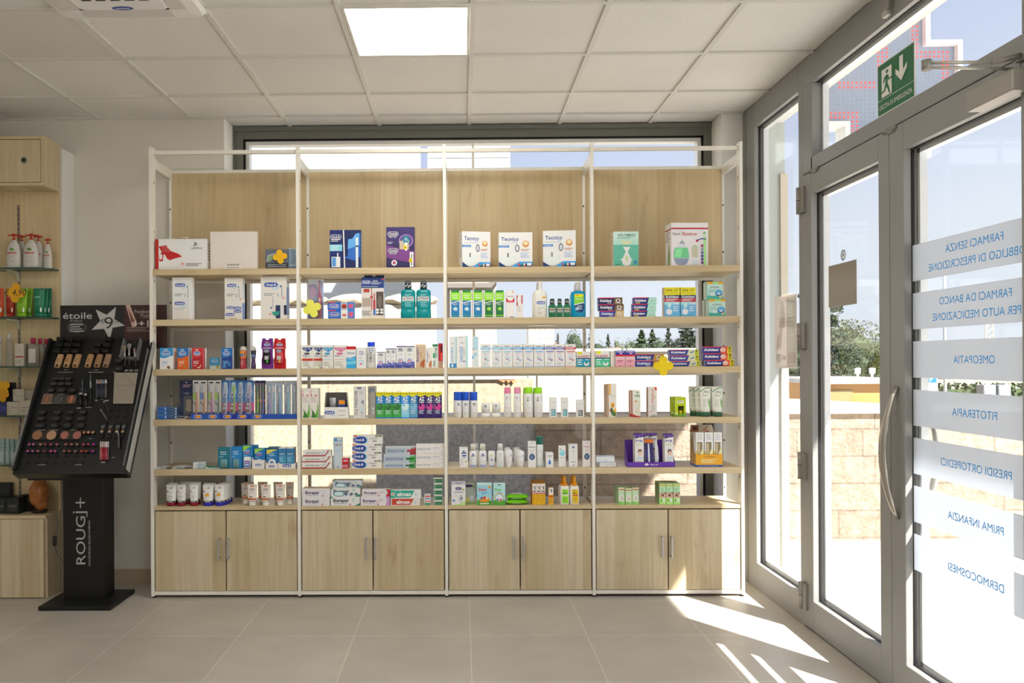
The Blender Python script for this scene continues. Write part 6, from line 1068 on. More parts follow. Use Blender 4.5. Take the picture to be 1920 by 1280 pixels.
for i, (x0, x1, yt) in enumerate(((472.5, 495.6, 858), (498, 520.6, 866), (521.5, 554, 867))):
    a, b, Y, z, h = face_dims(x0, x1, yt, 5, .008); w = b - a; q = mat('d2cfca', .4)
    m = MB().prism([(-w / 2, 0), (w / 2, 0), (w / 2, h * (1 if i == 2 else .8)), (w * .38, h * .8), (-w * .38, h * .82), (-w / 2, h)], 0, .0015, q).box(-w / 2, w / 2, .0015, .07, 0, .0015, q).box(-w / 2, -w / 2 + .0015, .0015, .07, .0015, h, q).box(w / 2 - .0015, w / 2, .0015, .07, .0015, h * .8, q)
    m.prints(OB(.5, .36 if i < 2 else .5, .5 if i < 2 else .5, w / h, 0), fpm(w, h), w, h)
    tag(m.build('display_tray', None, ((a + b) / 2, Y, z)), pos(i, 3) + ' white card trays at the floss packs', 'tray', 'white floss trays')
PAR = lambda r: [('R', 0, 0, .78, .17, 'a0182c'), ('P', [(.70, .0), (.78, .04), (.86, .4), (.93, 1), (.89, 1), (.82, .4), (.74, .17)], '8c1c2c'), ('P', [(.62, .2), (.74, .3), (.86, 1), (.6, .6)], 'c0c4ca'), ('T', 'parodontax', .36, .56, .30, '28305c', {'w': .48, 'b': .01}), ('E', .95, .82, .015, .07, 'd08a3c'), ('L', .1, .6, .24, 1, .1, 'a8acb4')]
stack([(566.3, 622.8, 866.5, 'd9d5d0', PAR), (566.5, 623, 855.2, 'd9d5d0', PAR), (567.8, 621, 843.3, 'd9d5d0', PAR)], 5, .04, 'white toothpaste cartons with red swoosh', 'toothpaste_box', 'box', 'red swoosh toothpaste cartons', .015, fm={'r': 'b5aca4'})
carton(625.3, 641, 820.3, 5, .04, 'b9c4cc', [('R', 0, 0, .06, 1, '3a6a9c'), ('R', 0, .88, 1, .9, '3a7cb0'), ('E', .25, .94, .2, .05, '4a88b8'), ('T', 'AZ 15', .55, .77, .07, '2a3038', {'w': .7, 'b': .02}), ('L', .2, .8, .6, 2, .05, '8cbcd8'), ('T', 'AZ', .5, .06, .04, '2a3038', {'w': .3, 'b': .03})], 'tall narrow pale blue toothpaste carton on the fifth shelf', 'box', 'toothpaste_box', .015)
stack([(640.6 + .0, 653.5, 868.3, 'b8101c', [('R', .15, .25, .85, .7, 'c9a4b0'), ('R', .25, .4, .75, .58, '7c3a6c')]), (641.3, 654, 858.5, 'b8101c', [('R', .2, .3, .8, .65, 'd9c4cc'), ('R', .3, .42, .7, .56, '7c3a6c')])], 5, .06, 'tiny red boxes', 'small_box', 'box', 'tiny red boxes', .018, fm={'t': 'b4aca8', 'r': '8c8480'})
OBT = lambda r: [('E', .26, .46, .24, .42, '2a58ac'), ('E', .40, .44, .12, .40, '9cc4e0'), ('E', .33, .45, .14, .42, '24468c')] + OB(.22, .48, .42, r, 0, '1f3f94') + [('R', .03, .84, .14, 1, 'c9603c'), ('L', .56, .88, .66, 2, .13, '9a9c9e'), ('R', .66, .28, .8, .36, '4a4c50'), ('R', .76, .84, .98, .98, '3f5a6c'), ('R', .82, .84, .9, .98, '8a9a3c')]
stack([(660, 715.5, 862.6, 'd6d4d0', OBT), (660, 715.5, 847.4, 'd6d4d0', OBT), (660, 715.5, 832.2, 'd6d4d0', OBT), (661.5, 717, 815.8, 'd6d4d0', OBT)], 5, .045, 'white toothpaste cartons with blue swirl', 'toothpaste_box', 'box', 'blue swirl toothpaste cartons', .015)
SEN = lambda c, c2: lambda r: [('R', 0, 0, 1, 1, 'a9b4c0'), ('P', [(.80, 0), (1, 0), (1, 1), (.85, 1)], c), ('P', rr(.83, .48, .13, .14, r), c2), ('T', 'SENSODYNE', .34, .46, .32, '3a5c8c', {'w': .56, 'b': .02}), ('R', .72, .78, .96, .84, 'c4ccd2'), ('R', 0, .92, 1, 1, 'c9d0d6')]
stack([(719.5, 778, 866.8, 'a9b4c0', SEN('3a8c4c', '1f5c34')), (719.3, 778.5, 852.2, 'a9b4c0', SEN('4a9c4c', '1f6c38')), (722.5, 779.5, 837.2, 'a9b4c0', SEN('8c2c34', 'a8343c'))], 5, .04, 'grey-blue toothpaste cartons', 'toothpaste_box', 'box', 'grey-blue toothpaste cartons', .015)
SE2 = lambda r: [('T', 'SENSODYNE', .28, .46, .24, '5c7898', {'w': .50, 'b': .01}), ('L', .6, .8, .56, 1, .14, '8a8ab8'), ('L', .6, .82, .32, 2, .12, 'c0c4cc'), ('E', .90, .44, .075, .30, 'b8bcc2'), ('E', .90, .46, .055, .22, 'dcdee0'), ('E', .945, .86, .018, .06, 'c44a3c')]
stack([(780, 832.4, 864.4, 'd6d3d0', SE2), (780, 832.4, 849.2, 'd6d3d0', SE2), (780, 832.4, 832.6, 'd6d3d0', SE2)], 5, .05, 'plain white toothpaste cartons with grey disc', 'toothpaste_box', 'box', 'grey disc toothpaste cartons', .018)
carton(861.8, 877, 838.5, 5, .035, 'd9d8d8', [('P', [(.3, .76), (.5, .86), (.7, .76)], '2a3f94'), ('R', .2, .68, .84, .74, '4a5c94'), ('R', .3, .55, .8, .62, '24468c'), ('R', .4, .47, .7, .5, '5c6c9c'), ('E', .75, .3, .1, .05, '9cb43c'), ('L', .15, .4, .4, 6, .05, 'a8acb4')], 'white deodorant carton left end of the middle fifth shelf', 'box', 'deodorant_box', .03, 4)
VID = [('P', [(.35, .80), (.5, .94), (.68, .80)], '2a3f94'), ('R', .24, .72, .78, .77, '5c6ca4'), ('E', .5, .42, .24, .13, 'c4ccd8'), ('E', .5, .42, .16, .09, 'e2e2e2'), ('R', .1, .02, .9, .16, '8a94c0')]
def roll_on(x0, x1, yt, sb, lab, kind, els, grp):
    if kind == 'tall': P = [('bottle', 'd9d9d8', [(0, .92), (.015, 1), (.60, 1), (.68, .90), (.72, .74)], 2.2, els, (.02, .66)), ('cap', mat('dfe0dc', .2, 0, .15), [(.72, .72), (.94, .72), (1, .6)], 2, [('E', .5, .5, .2, .14, 'b8c83c')] if els is VID else None, (.74, .94), .8)]
    else: P = [('bottle', 'dcdcda', [(0, .6), (.02, .66), (.3, .84), (.55, .92), (.60, .92)], 2.2, els, (.05, .58)), ('cap', 'd6d6d6', [(.60, .95), (.64, .99), (.9, .95), (1, .72)], 2.2, [('E', .5, .5, .16, .12, 'b8c83c')] if els is VID else [('E', .78, .3, .1, .12, '6a70ac')], (.62, .9))]
    bottle(x0, x1, yt, 5, lab, P, 'deodorant_bottle', 'bottle', sb, .75, grp)
roll_on(880, 894, 832.6, .02, 'first tall white deodorant bottle with violet foot', 'tall', VID, 'white deodorant bottles')
roll_on(888, 898, 831, .07, 'tall white deodorant bottle peeking between the first two', 'tall', None, 'white deodorant bottles')
roll_on(898, 912.2, 832.2, .02, 'second tall white deodorant bottle with violet foot', 'tall', VID, 'white deodorant bottles')
roll_on(915, 928.6, 845.5, .02, 'short white roll-on with blue crest and green dot', 'short', VID, 'white deodorant bottles')
roll_on(931, 945, 832, .02, 'tall white deodorant bottle with pale teal foot', 'tall', [('P', [(.35, .80), (.5, .9), (.7, .84)], '8a8e92'), ('E', .5, .42, .2, .11, 'c9cdd0'), ('R', .2, .02, .8, .14, 'b0cfc9'), ('L', .3, .8, .7, 2, .05, 'a8acb0')], 'white deodorant bottles')
for i, (x0, x1, yt, sb) in enumerate(((947.5, 961.6, 843.5, .02), (945, 958, 839, .07), (970, 983.6, 845.5, .02), (966, 980, 843, .055), (962.5, 976, 839, .09))):
    roll_on(x0, x1, yt, sb, ('left front', 'left rear', 'right front', 'right middle', 'right rear')[i] + ' of five plain white roll-on bottles', 'short', [('L', .3, .7, .6, 4, .08, 'c0c0c2')] if i in (0, 2) else [], 'plain white roll-on bottles')
TALLW = lambda c, c2: [('L', .2, .8, .93, 2, .04, 'aaaeb2'), ('R', .08, .76, .9, .79, c2), ('L', .2, .8, .66, 5, .05, 'bfc2c4'), ('E', .5, .40, .36, .12, c), ('L', .3, .7, .44, 4, .035, '8fa4c0'), ('P', [(.6, .05), (.9, .1), (.85, .25), (.65, .22)], 'dcd9d8')]
carton(990, 1004.8, 827, 5, .035, 'd9d8d6', TALLW('2f4a74', '7c8086'), 'tall white carton with navy disc beside the green-capped can', 'box', 'deodorant_box', .02)
can(1006, 1019.2, 818, 5, 'white spray can with dark green cap on the fifth shelf', '0f5c50', 'cfd4d2', .74, [('T', 'ROC', .5, .78, .05, '9aa2a4', {'w': .36}), ('L', .2, .8, .62, 1, .03, 'a0aaac'), ('L', .3, .7, .4, 2, .05, 'b8c0c2'), ('R', .1, .03, .9, .07, '9cbcb4')], None, .02, 'spray_can', .96)
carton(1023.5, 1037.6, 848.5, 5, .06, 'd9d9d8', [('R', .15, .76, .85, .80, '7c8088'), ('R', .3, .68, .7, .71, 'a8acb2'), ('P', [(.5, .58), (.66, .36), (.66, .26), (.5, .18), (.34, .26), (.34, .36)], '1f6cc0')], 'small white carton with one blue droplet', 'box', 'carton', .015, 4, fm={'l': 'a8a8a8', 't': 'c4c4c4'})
carton(1047.7, 1060.6, 835.5, 5, .03, 'd9d9d8', [('E', .5, .66, .36, .13, '6cc0dc'), ('E', .45, .70, .2, .06, '9cd8ea'), ('E', .26, .84, .1, .03, '4a8c94'), ('R', .2, .42, .8, .45, 'a8acb0'), ('E', .5, .06, .04, .02, '6a6e72')], 'slim white carton with pale blue splash', 'box', 'carton', .03)
carton(1066.8, 1082.8, 832.3, 5, .035, 'd6d8d6', [('R', 0, .97, 1, 1, 'b0c9c2'), ('E', .5, .86, .14, .04, '3a4494'), ('P', [(.4, .84), (.6, .9), (.56, .8)], '5a64ac'), ('L', .25, .75, .7, 2, .05, 'a8b4b0'), ('L', .3, .75, .54, 2, .04, 'b8ccc4'), ('E', .5, .42, .06, .03, 'b0c9c2'), ('R', .25, .21, .75, .24, '7c88b4'), ('P', [(.4, .08), (.6, .12), (.5, .05)], '3a4494')], 'white carton with small violet crest, fifth shelf', 'box', 'carton', .03)
carton(1093, 1107.2, 826, 5, .035, 'd6d0d0', TALLW('2f5070', 'a8789c'), 'white and lilac carton with navy disc by the fourth post', 'box', 'deodorant_box', .025, fm={'t': '8c6c94'})
z = carton(1124.5, 1155, 866.5, 5, .07, 'd2d2d4', [('E', .4, .55, .02, .08, '5a5c60'), ('L', .5, .92, .5, 1, .2, 'a8aab0'), ('R', 0, 0, 1, .1, 'c0a8ac')], 'flat white box, lower of two beside the fourth post', 'box', 'flat_box', .02, 5, fm={'t': 'b4bcc8'})
carton(1118, 1152, 856, 5, .08, 'cdd2da', [('E', .52, .4, .02, .1, '4a4c50'), ('R', 0, 0, 1, .12, '8cb4cc')], 'flat white box, upper of two beside the fourth post', 'box', 'flat_box', .015, -4, None, z, fm={'t': 'b0bccc'})
# purple display with comb packs
PYR = [('R', 0, .93, 1, 1, '5c3a94'), ('P', [(0, .93), (1, .93), (.5, .99), (0, .88)], '6a48a0'), ('P', [(.04, .86), (.5, .92), (.96, .86), (.96, .6), (.04, .6)], 'e2dfe0'), ('T', 'PYR', .5, .80, .075, '4a3494', {'w': .80, 'b': .03}), ('R', .12, .69, .8, .72, 'b8cc8c'), ('L', .12, .8, .66, 1, .03, 'b0b4b4'), ('E', .56, .48, .22, .07, '5c4634'), ('E', .58, .42, .18, .07, 'd9b49c'), ('P', [(.1, .24), (.4, .32), (.9, .3), (.9, .22)], 'b4c4d0'), ('L', .12, .8, .16, 4, .035, '8c8c94')]
a, b, Y, z, h = face_dims(1177.5, 1265.6, 866, 5, .012); w = b - a; q = mat('5a2f9c', .4); hb = onY(1220, 824, Y + .09).z - z
m = MB().box(-w / 2, w / 2, 0, .0015, 0, h, q).box(-w / 2, w / 2, .0015, .10, 0, .0015, q)
m.face([(-w / 2, 0, 0), (-w / 2, .10, 0), (-w / 2, .10, hb), (-w / 2, 0, h)], q).face([(w / 2, 0, 0), (w / 2, .10, 0), (w / 2, .10, hb), (w / 2, 0, h)], q)
m.box(-w / 2, w / 2, .0985, .10, .0015, hb, q)
m.prints([('E', .40, .5, .04, .2, 'd6cce6'), ('P', [(.34, .5), (.4, .8), (.46, .5)], 'd6cce6'), ('T', 'Marco Viti', .56, .5, .30, 'd6cce6', {'w': .15, 'b': .02}), ('R', .05, .4, .1, .6, '6f48b0')], fpm(w, h), w, h)
tag(m.build('counter_display', None, ((a + b) / 2, Y, z)), 'purple card display tray holding lice treatment cartons', 'display')
for i, (x0, x1, yt, sb) in enumerate(((1190.3, 1206.8, 814.5, .016), (1246, 1262.6, 814.5, .016), (1187.5, 1203, 812, .042), (1243, 1259.5, 812.5, .042), (1205.5, 1216, 812, .07), (1217, 1232, 811.5, .07))):
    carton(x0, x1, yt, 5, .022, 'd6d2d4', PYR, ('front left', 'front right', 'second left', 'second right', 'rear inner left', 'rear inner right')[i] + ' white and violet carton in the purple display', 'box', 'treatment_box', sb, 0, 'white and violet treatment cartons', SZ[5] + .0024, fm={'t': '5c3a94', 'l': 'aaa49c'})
a, b, Y, z, h = face_dims(1208, 1226, 823, 5, .03, SZ[5] + .0024); w = b - a
t = empty('comb_pack', ((a + b) / 2, Y, z), 0, 'leaning orange and purple comb pack in the purple display', 'pack')
MB().prism([(-w * .3, 0), (w * .55, 0), (w * .4, h), (-w * .5, h)], 0, .003, mat('2c2464', .3)).prints([('R', .0, .86, .92, 1, 'c4681c'), ('R', .1, .3, .5, .6, '3a3a84')], fpm(w, h), w, h).build('card', t)
MB().prism([(-w * .1, 0), (w * .12, 0), (-w * .02, h * .84), (-w * .14, h * .84)], -.004, 0, mat('c9ccdc', .2)).build('comb', t)
MB().prism([(w * .62, 0), (w * .92, 0), (w * 1.0, h * .3), (w * .92, h * .7), (w * .68, h), (w * .6, h * .9)], -.002, .004, mat('bfc0c8', .25)).build('lens', t)
# yellow display
a, b, Y, z, h = face_dims(1304.5, 1354.5, 851.5, 5, .012); w = b - a; q = mat('d99a22', .4); hb = onY(1320, 810, Y + .12).z - z; zb = .012
def slant(m, x, mt): m.face([(x, 0, zb), (x, .12, zb), (x, .12, hb), (x, .06, h * 1.25), (x, 0, h)], mt)
t = empty('counter_display', ((a + b) / 2, Y, z), 0, 'yellow and blue counter display with picture header, fifth shelf', 'display')
m = MB().box(-w / 2, w / 2, 0, .0015, zb, h, q).box(-w / 2, w / 2, 0, .12, 0, zb, mat('2a4a94', .4)); slant(m, -w / 2, mat('a8864c')); slant(m, w / 2, q); m.box(-w / 2, w / 2, .1185, .12, zb, hb, mat('c9c0ae'))
m.prints([('R', .12, .72, .32, .9, 'f0a01c'), ('L', .2, .85, .55, 3, .11, 'f0dca4'), ('L', .08, .92, .06, 1, .06, 'a8b8d8'), ('R', .34, .76, .72, .86, 'b8842c')], fpm(w, h), w, h); m.build('tray', t)
z1, z2 = hb + .001, onY(1320, 796, Y + .12).z - z
MB().prism([(-w * .52, z1), (w * .42, z1), (w * .34, z2), (-w * .48, z2)], .119, .1205, mat('c4bcb0', .4)).prints([('P', [(.02, .02), (.36, .02), (.36, .98), (.06, .98)], '8c5a3c'), ('E', .2, .5, .1, .2, '3a2a20'), ('P', [(.5, .1), (.62, .3), (.8, .95), (.76, .95), (.56, .35)], 'a8743c'), ('R', .62, .05, .78, .2, 'b0402c')], lambda u, v, k: (-w * .5 + u * w * .92, .1186 - .0003 * k, z1 + (z2 - z1) * v), w, z2 - z1).build('header_card', t)
SPRY = [('R', 0, 0, 1, .42, 'd9b448'), ('R', 0, 0, 1, .2, 'c99a1c'), ('R', .14, .3, .80, .70, '7c7258'), ('R', .2, .34, .5, .66, 'b8a88c'), ('P', [(.4, .1), (.9, .1), (.95, .54), (.7, .45), (.55, .34)], 'e2d2a0'), ('L', .2, .8, .92, 4, .045, 'b0b4c0'), ('R', .02, .2, .3, .26, 'b8503c'), ('E', .3, .08, .18, .06, 'd6d2c4')]
for i, (x0, x1) in enumerate(((1305, 1319.6), (1321.2, 1337), (1338.4, 1353.6))): carton(x0, x1, 810.5, 5, .05, 'd6d6d4', SPRY, pos(i, 3) + ' white cartons in the yellow display', 'box', 'treatment_box', .0165, 0, 'white cartons in the yellow display', SZ[5] + .0008 + zb + .0004)

# ---------------------------------------------------------------- on the base cabinets
NEU = lambda st_: [('R', .02, .0, .98, .10, '23222a'), ('R', .2, .03, .8, .065, 'c9c9c8'), ('P', [(.42, .80), (.62, .86), (.6, .79)], '5c2430'), ('R', .34, .78, .66, .79, '8c4a54'), ('E', .16, .62, .09, .03, '7c2434'), ('L', .3, .7, .56, 2, .05, 'b0aeac'), ('R', .26, .35, .66, .375, st_), ('L', .26, .8, .27, 2, .05, 'b8b6b4')]
for i, (x0, x1, yt, sb) in enumerate(((309, 328.6, 909, .02), (329.2, 346.8, 909, .02), (353, 370.2, 908.5, .02), (314, 332, 905.5, .07), (335.6, 357.6, 904, .085), (356, 375, 904, .07))):
    cream_tube(x0, x1, yt, 6, ('front left', 'front middle', 'front right', 'rear left', 'rear middle', 'rear right')[i] + ' of six white hand cream tubes with red caps', '7c1424', 'd9d7d3', NEU('7c2c34'), 'red-capped hand cream tubes', sb, .16, .84)
for i, (x0, x1, yt, sb) in enumerate(((377.6, 398.4, 909.5, .02), (400.2, 419.4, 908.5, .02), (380, 402, 906, .07), (408, 425.5, 907, .05), (412, 429.5, 905.5, .085), (416, 432, 904, .12), (421, 435.5, 902.5, .16))):
    cream_tube(x0, x1, yt, 6, ('front left', 'front right', 'second left', 'second right', 'third right', 'fourth right', 'rearmost right')[i] + ' of seven white hand cream tubes with blue caps', '2424a0', 'd9d7d3', NEU('34448c') + ([('R', .26, .36, .66, .50, 'f09a18')] if i < 2 else []), 'blue-capped hand cream tubes', sb, .16, .84)
ORT = [('R', .36, .86, .64, .93, 'c4622c'), ('T', 'Argan', .5, .76, .07, '4a3a34', {'w': .50, 'i': .3}), ('R', .2, .65, .8, .68, '4a6484'), ('L', .24, .8, .58, 4, .055, 'a0a8b4'), ('E', .34, .28, .1, .03, '4a3424'), ('E', .5, .27, .08, .03, '3a2a1c'), ('R', .02, .10, .98, .19, 'b0582c')]
for i, (x0, x1, yt, sb) in enumerate(((462, 480.6, 908.5, .02), (487.3, 506.2, 908.5, .02), (515, 533.4, 908.5, .02), (450.5, 468.5, 906, .08), (456, 474.5, 904, .12), (481.5, 500, 904, .10), (511, 528.5, 904, .09), (534.4, 549.8, 904, .06))):
    cream_tube(x0, x1, yt, 6, ('front left', 'front middle', 'front right', 'back row leftmost', 'back row second', 'back row third', 'back row fourth', 'back row rightmost')[i] + ' of eight cream tubes with orange band', 'd9d4cc', 'd6cfc6' if i < 3 else 'b8aea2', ORT, 'orange-banded cream tubes', sb, .20, .66)
BR1 = lambda r: [('P', [(.04, .8), (.07, .7), (.05, .3), (.07, .5), (.085, .75)], 'b0aeb4'), ('T', 'Biorepair', .37, .56, .36, '352c64', {'w': .50, 'b': .035}), ('L', .14, .62, .22, 1, .12, '9a98a0'), ('L', .7, .92, .66, 2, .2, 'c6c6ca'), ('E', .73, .16, .03, .07, 'b03a4c'), ('L', .78, .9, .14, 1, .1, 'a8a8ac')]
stack([(566.5, 618, 932.2, 'cfcdd0', BR1), (566, 619, 916, 'cfcdd0', BR1)], 6, .09, 'white toothpaste cartons, left pair on the second cabinet', 'toothpaste_box', 'box', 'white toothpaste cartons on the cabinet', .012, fm={'t': 'd4c8b8'})
BR2 = lambda ov: lambda r: [('P', [(0, .75), (.09, 1), (0, 1)], '2f7c5c'), ('P', [(.82, 0), (1, 0), (1, .3)], '2f7c5c'), ('T', 'Biorepair', .36, .60, .38, '2c3a58', {'w': .54, 'b': .035}), ('E', .78, .68, .05, .14, '8fb8a4'), ('R', .74, .4, .8, .7, 'b8c8bc'), ('L', .1, .6, .22, 1, .12, '8c98a0'), ('E', .67, .16, .03, .07, 'b03a4c')] + ([('E', .27, .32, .2, .30, '4a8ca0'), ('E', .27, .32, .16, .22, 'c4d8e0'), ('E', .52, .28, .06, .16, '5a6c80'), ('E', .7, .28, .06, .16, '5a6c80'), ('E', .87, .28, .06, .16, '5a6c80')] if ov else [])
stack([(620, 674.6, 931, 'd0d2d0', BR2(0)), (620.5, 675, 913.6, 'd0d2d0', BR2(1)), (624, 678.6, 900, 'b8bcc0', BR2(1))], 6, .055, 'white and green-cornered toothpaste cartons', 'toothpaste_box', 'box', 'green-cornered toothpaste cartons', .014)
BR3 = lambda c: lambda r: [('R', .86, 0, 1, 1, c), ('E', .86, .56, .05, .3, 'c9c9cc'), ('T', 'Biorepair', .30, .56, .34, '3a2c64', {'w': .46, 'b': .03}), ('R', .53, .44, .6, .5, 'c04a58'), ('L', .6, .8, .64, 2, .15, 'a8a6ac'), ('L', .06, .6, .2, 1, .12, 'a8a6ac'), ('E', .6, .16, .03, .07, 'b03a4c')]
stack([(676.4, 730.8, 931, 'd2ced2', BR3('b888b8'), 'white toothpaste carton with lilac end, lower one'), (679, 731.4, 917.2, 'd2ced2', BR3('a82434'), 'white toothpaste carton with red end, upper one')], 6, .045, '', 'toothpaste_box', 'box', 'coloured-end toothpaste cartons', .014)
ELM = lambda c, a_: lambda r: [('P', [(a_, .1), (.66, .1), (.79, .94), (a_, .94)], c), ('T', 'elmex', .42 + a_ * .2, .52, .50, 'eef2f0', {'w': .48, 'b': .04}), ('L', .2, .6, .04, 1, .08, 'a8b4b4'), ('R', .80, .3, .86, .6, '9cc0d0'), ('E', .93, .6, .025, .12, 'c4c4cc')] + ([('R', 0, .02, .14, .98, '2f9c84'), ('E', .07, .5, .05, .2, 'd9d4d4'), ('E', .07, .5, .03, .12, 'c06a64')] if a_ > .1 else [])
stack([(733.2, 787.6, 934, 'cfcac6', ELM('b8402c', .03), 'white toothpaste carton with large red lettering panel, lower'), (732.4, 789.4, 918.4, 'd2d4d4', ELM('2a9c88', .15), 'white toothpaste carton with large teal lettering panel, upper')], 6, .05, '', 'toothpaste_box', 'box', 'lettering-panel toothpaste cartons', .012)
z = carton(795.6, 807.2, 938, 6, .06, 'd2d4d0', [('R', .05, .05, .95, .5, '2f8c5c'), ('R', .1, .7, .9, .9, 'c4503c')], 'tiny white and green box, lower of two, by the middle post', 'box', 'small_box', .02)
carton(795.6, 807.2, 927.5, 6, .06, 'd2d2d2', [('R', .1, .15, .9, .5, '8a98c4'), ('R', .1, .62, .9, .86, 'c4503c')], 'tiny white box, upper of two, by the middle post', 'box', 'small_box', .02, 0, None, z)
stack([(813 + .3 * (i % 2), 829.3 + .3 * (i % 2), y, 'bdc4bc', [('R', .03, .05, .97, .68, '2c6c4c'), ('E', .16, .36, .07, .22, '8fb09c'), ('R', .3, .3, .85, .42, '4a8c6c')]) for i, y in enumerate((937.5, 926.8, 916, 905, 894.5))], 6, .05, 'small white and green boxes', 'small_box', 'box', 'column of small green boxes', .02)
CHI = lambda r: [('R', 0, .88, 1, 1, 'b0aec0'), ('R', .3, .91, .7, .95, '7c7a90'), ('P', rr(.5, .70, .22, .06, r), '3a2c74'), ('T', 'chicco', .5, .70, .055, 'e2dcea', {'w': .32, 'b': .02}), ('E', .84, .66, .09, .04, '8cb43c'), ('R', .15, .54, .85, .57, '7c8090'), ('P', [(0, 0), (1, 0), (1, .18), (.5, .05), (0, .02)], 'a4c878'), ('P', [(.5, .3), (.62, .46), (.78, .42), (.84, .28), (.74, .14), (.56, .14)], 'b8bcc4'), ('E', .7, .3, .06, .05, '5a5e68'), ('R', .08, .16, .24, .25, '5a84b8'), ('R', .1, .38, .44, .42, 'c4cad4')]
carton(846.4, 872.8, 902.5, 6, .03, 'd4d4d8', CHI, 'white hanging baby device carton, front one of the pair', 'box', 'baby_device_box', .012)
carton(873.8, 891, 904, 6, .03, '9ca49c', lambda r: [('P', rr(.3, .84, .4, .06, r), '2c2a54'), ('E', .82, .82, .14, .05, '6a8c3c'), ('R', 0, 0, .3, .3, 'c4b44a'), ('E', .6, .3, .2, .1, 'b4b8bc'), ('R', 0, 0, 1, .12, '7c945c')], 'grey-green baby device carton half hidden behind the first', 'box', 'baby_device_box', .05)
ZC = lambda b: lambda r: [('R', 0, 0, 1, .22, '5aa83c'), ('P', [(0, .2), (.5, .32), (1, .18), (1, 0), (0, 0)], '4c9a34'), ('T', 'Zcare' if b else 'Zcare', .36, .70, .12, 'c0342c' if not b else '6ab42c', {'w': .56, 'b': .03, 'i': .15}), ('L', .3, .75, .56, 2, .05, '4a8cb8'), ('R', 0, .88, 1, 1, 'b8d4e4')] + ([('E', .84, .80, .09, .055, 'e89a2c'), ('E', .5, .26, .36, .12, 'e08a2c'), ('E', .32, .32, .08, .06, '3a70b0'), ('E', .5, .34, .08, .06, 'c0443c'), ('E', .68, .32, .08, .06, 'e2c4b0'), ('R', .2, .05, .8, .1, 'd6e4c4')] if not b else [('E', .5, .36, .42, .2, 'e0a44c'), ('E', .5, .35, .36, .17, '7cc4e4'), ('E', .5, .34, .28, .13, 'd0e8f2'), ('E', .36, .24, .08, .06, '3a70b0'), ('E', .6, .24, .08, .06, 'c0443c'), ('P', [(.3, .9), (.4, .94), (.6, .94), (.7, .9)], '4a6a84')])
carton(894.2, 921.8, 904.5, 6, .04, '8cc4e2', ZC(0), 'light blue child repellent carton with red lettering', 'box', 'repellent_box', .012)
carton(925, 947.2, 905, 6, .03, 'a4d2ea', ZC(1), 'light blue child repellent carton with rainbow', 'box', 'repellent_box', .012)
# wipes
for i, (yt, yb_) in enumerate(((935, 947), (919.5, 935.5))):
    a, b, Y, z, h = face_dims(948.5, 990.5, 919.5, 6, .02); w = b - a; hh = .030
    t = empty('wipes_pack', ((a + b) / 2 + (.004 * i), Y + .05, z + i * .0312), math.radians(4 - 7 * i), ('lower', 'upper')[i] + ' one of two lime green wet wipe packs', 'wipes pack', 'lime wet wipe packs')
    P = []; nx, ny = 14, 10; m = MB()
    for s_ in (1, -1):
        for jx in range(nx + 1):
            for jy in range(ny + 1):
                u, v = jx / nx * 2 - 1, jy / ny * 2 - 1; k = (1 - abs(u) ** 4) * (1 - abs(v) ** 4); wob = .0012 * math.sin(9 * u + 5 * v + i)
                P.append((u * w / 2, v * .05, hh / 2 + s_ * (hh / 2 * k ** .5 * .94 + (wob * k if s_ > 0 else 0))))
    n1 = (nx + 1) * (ny + 1); F = []
    for q_ in range(2):
        for jx in range(nx):
            for jy in range(ny):
                A = q_ * n1 + jx * (ny + 1) + jy; f_ = (A, A + ny + 1, A + ny + 2, A + 1); F.append(f_ if q_ == 0 else f_[::-1])
    m.faces(P, F, mat('6cb81e', .25), True); m.build('pouch', t)
    MB().cham(-w * .26, w * .22, -.026, .02, hh * .985, hh * 1.03, .0005, mat('c4ccbc', .3)).build('resealable_label', t)
    MB().prints([('L', -.25, .25, .0, 2, .16, 'd6ecb0')], lambda u, v, k: (u * w, -.046 + .004 * v, hh * (.42 + v)), w, hh).build('print', t)
YB_ = [('R', 0, .58, 1, 1, 'd6d0c8'), ('R', 0, .52, 1, .57, 'c060a0'), ('R', 0, 0, 1, .52, 'e2a814'), ('E', .3, .86, .07, .05, '4a4440'), ('E', .62, .8, .1, .06, '2a2622'), ('R', .58, .72, .74, .88, '3a3430'), ('R', .15, .62, .85, .67, '55504c'), ('L', .2, .8, .42, 4, .07, 'b8801c')]
a, b, Y, z, h = face_dims(995.5, 1022.5, 900.5, 6, .06); w = b - a; q = mat('a8743c', .6)
tag(MB().box(-w / 2, w / 2, .03, .031, 0, h, q).box(-w / 2, -w / 2 + .001, -.04, .03, .002, h * .95, q).box(-w / 2, w / 2, -.044, .03, 0, .0012, q).build('card_backing', None, ((a + b) / 2, Y, z)), 'brown card display backing behind the three yellow boxes', 'display')
for i, (x0, x1) in enumerate(((998, 1005.6), (1006, 1013.8), (1014.2, 1022.2))): carton(x0, x1, 906.5, 6, .02, 'e2a814', YB_, pos(i, 3) + ' slim yellow and white boxes', 'box', 'repellent_box', .018, 0, 'slim yellow and white boxes', SZ[6] + .002)
carton(1028.7, 1037.4, 914, 6, .02, 'e2a020', [('R', 0, .58, 1, 1, 'd6d0c8'), ('R', 0, .44, 1, .54, 'd0581c'), ('E', .3, .88, .07, .05, '4a4440'), ('R', .5, .74, .7, .9, '2a2622'), ('L', .2, .8, .36, 4, .07, 'b8801c')], 'lone slim yellow box with orange band', 'box', 'repellent_box', .02)
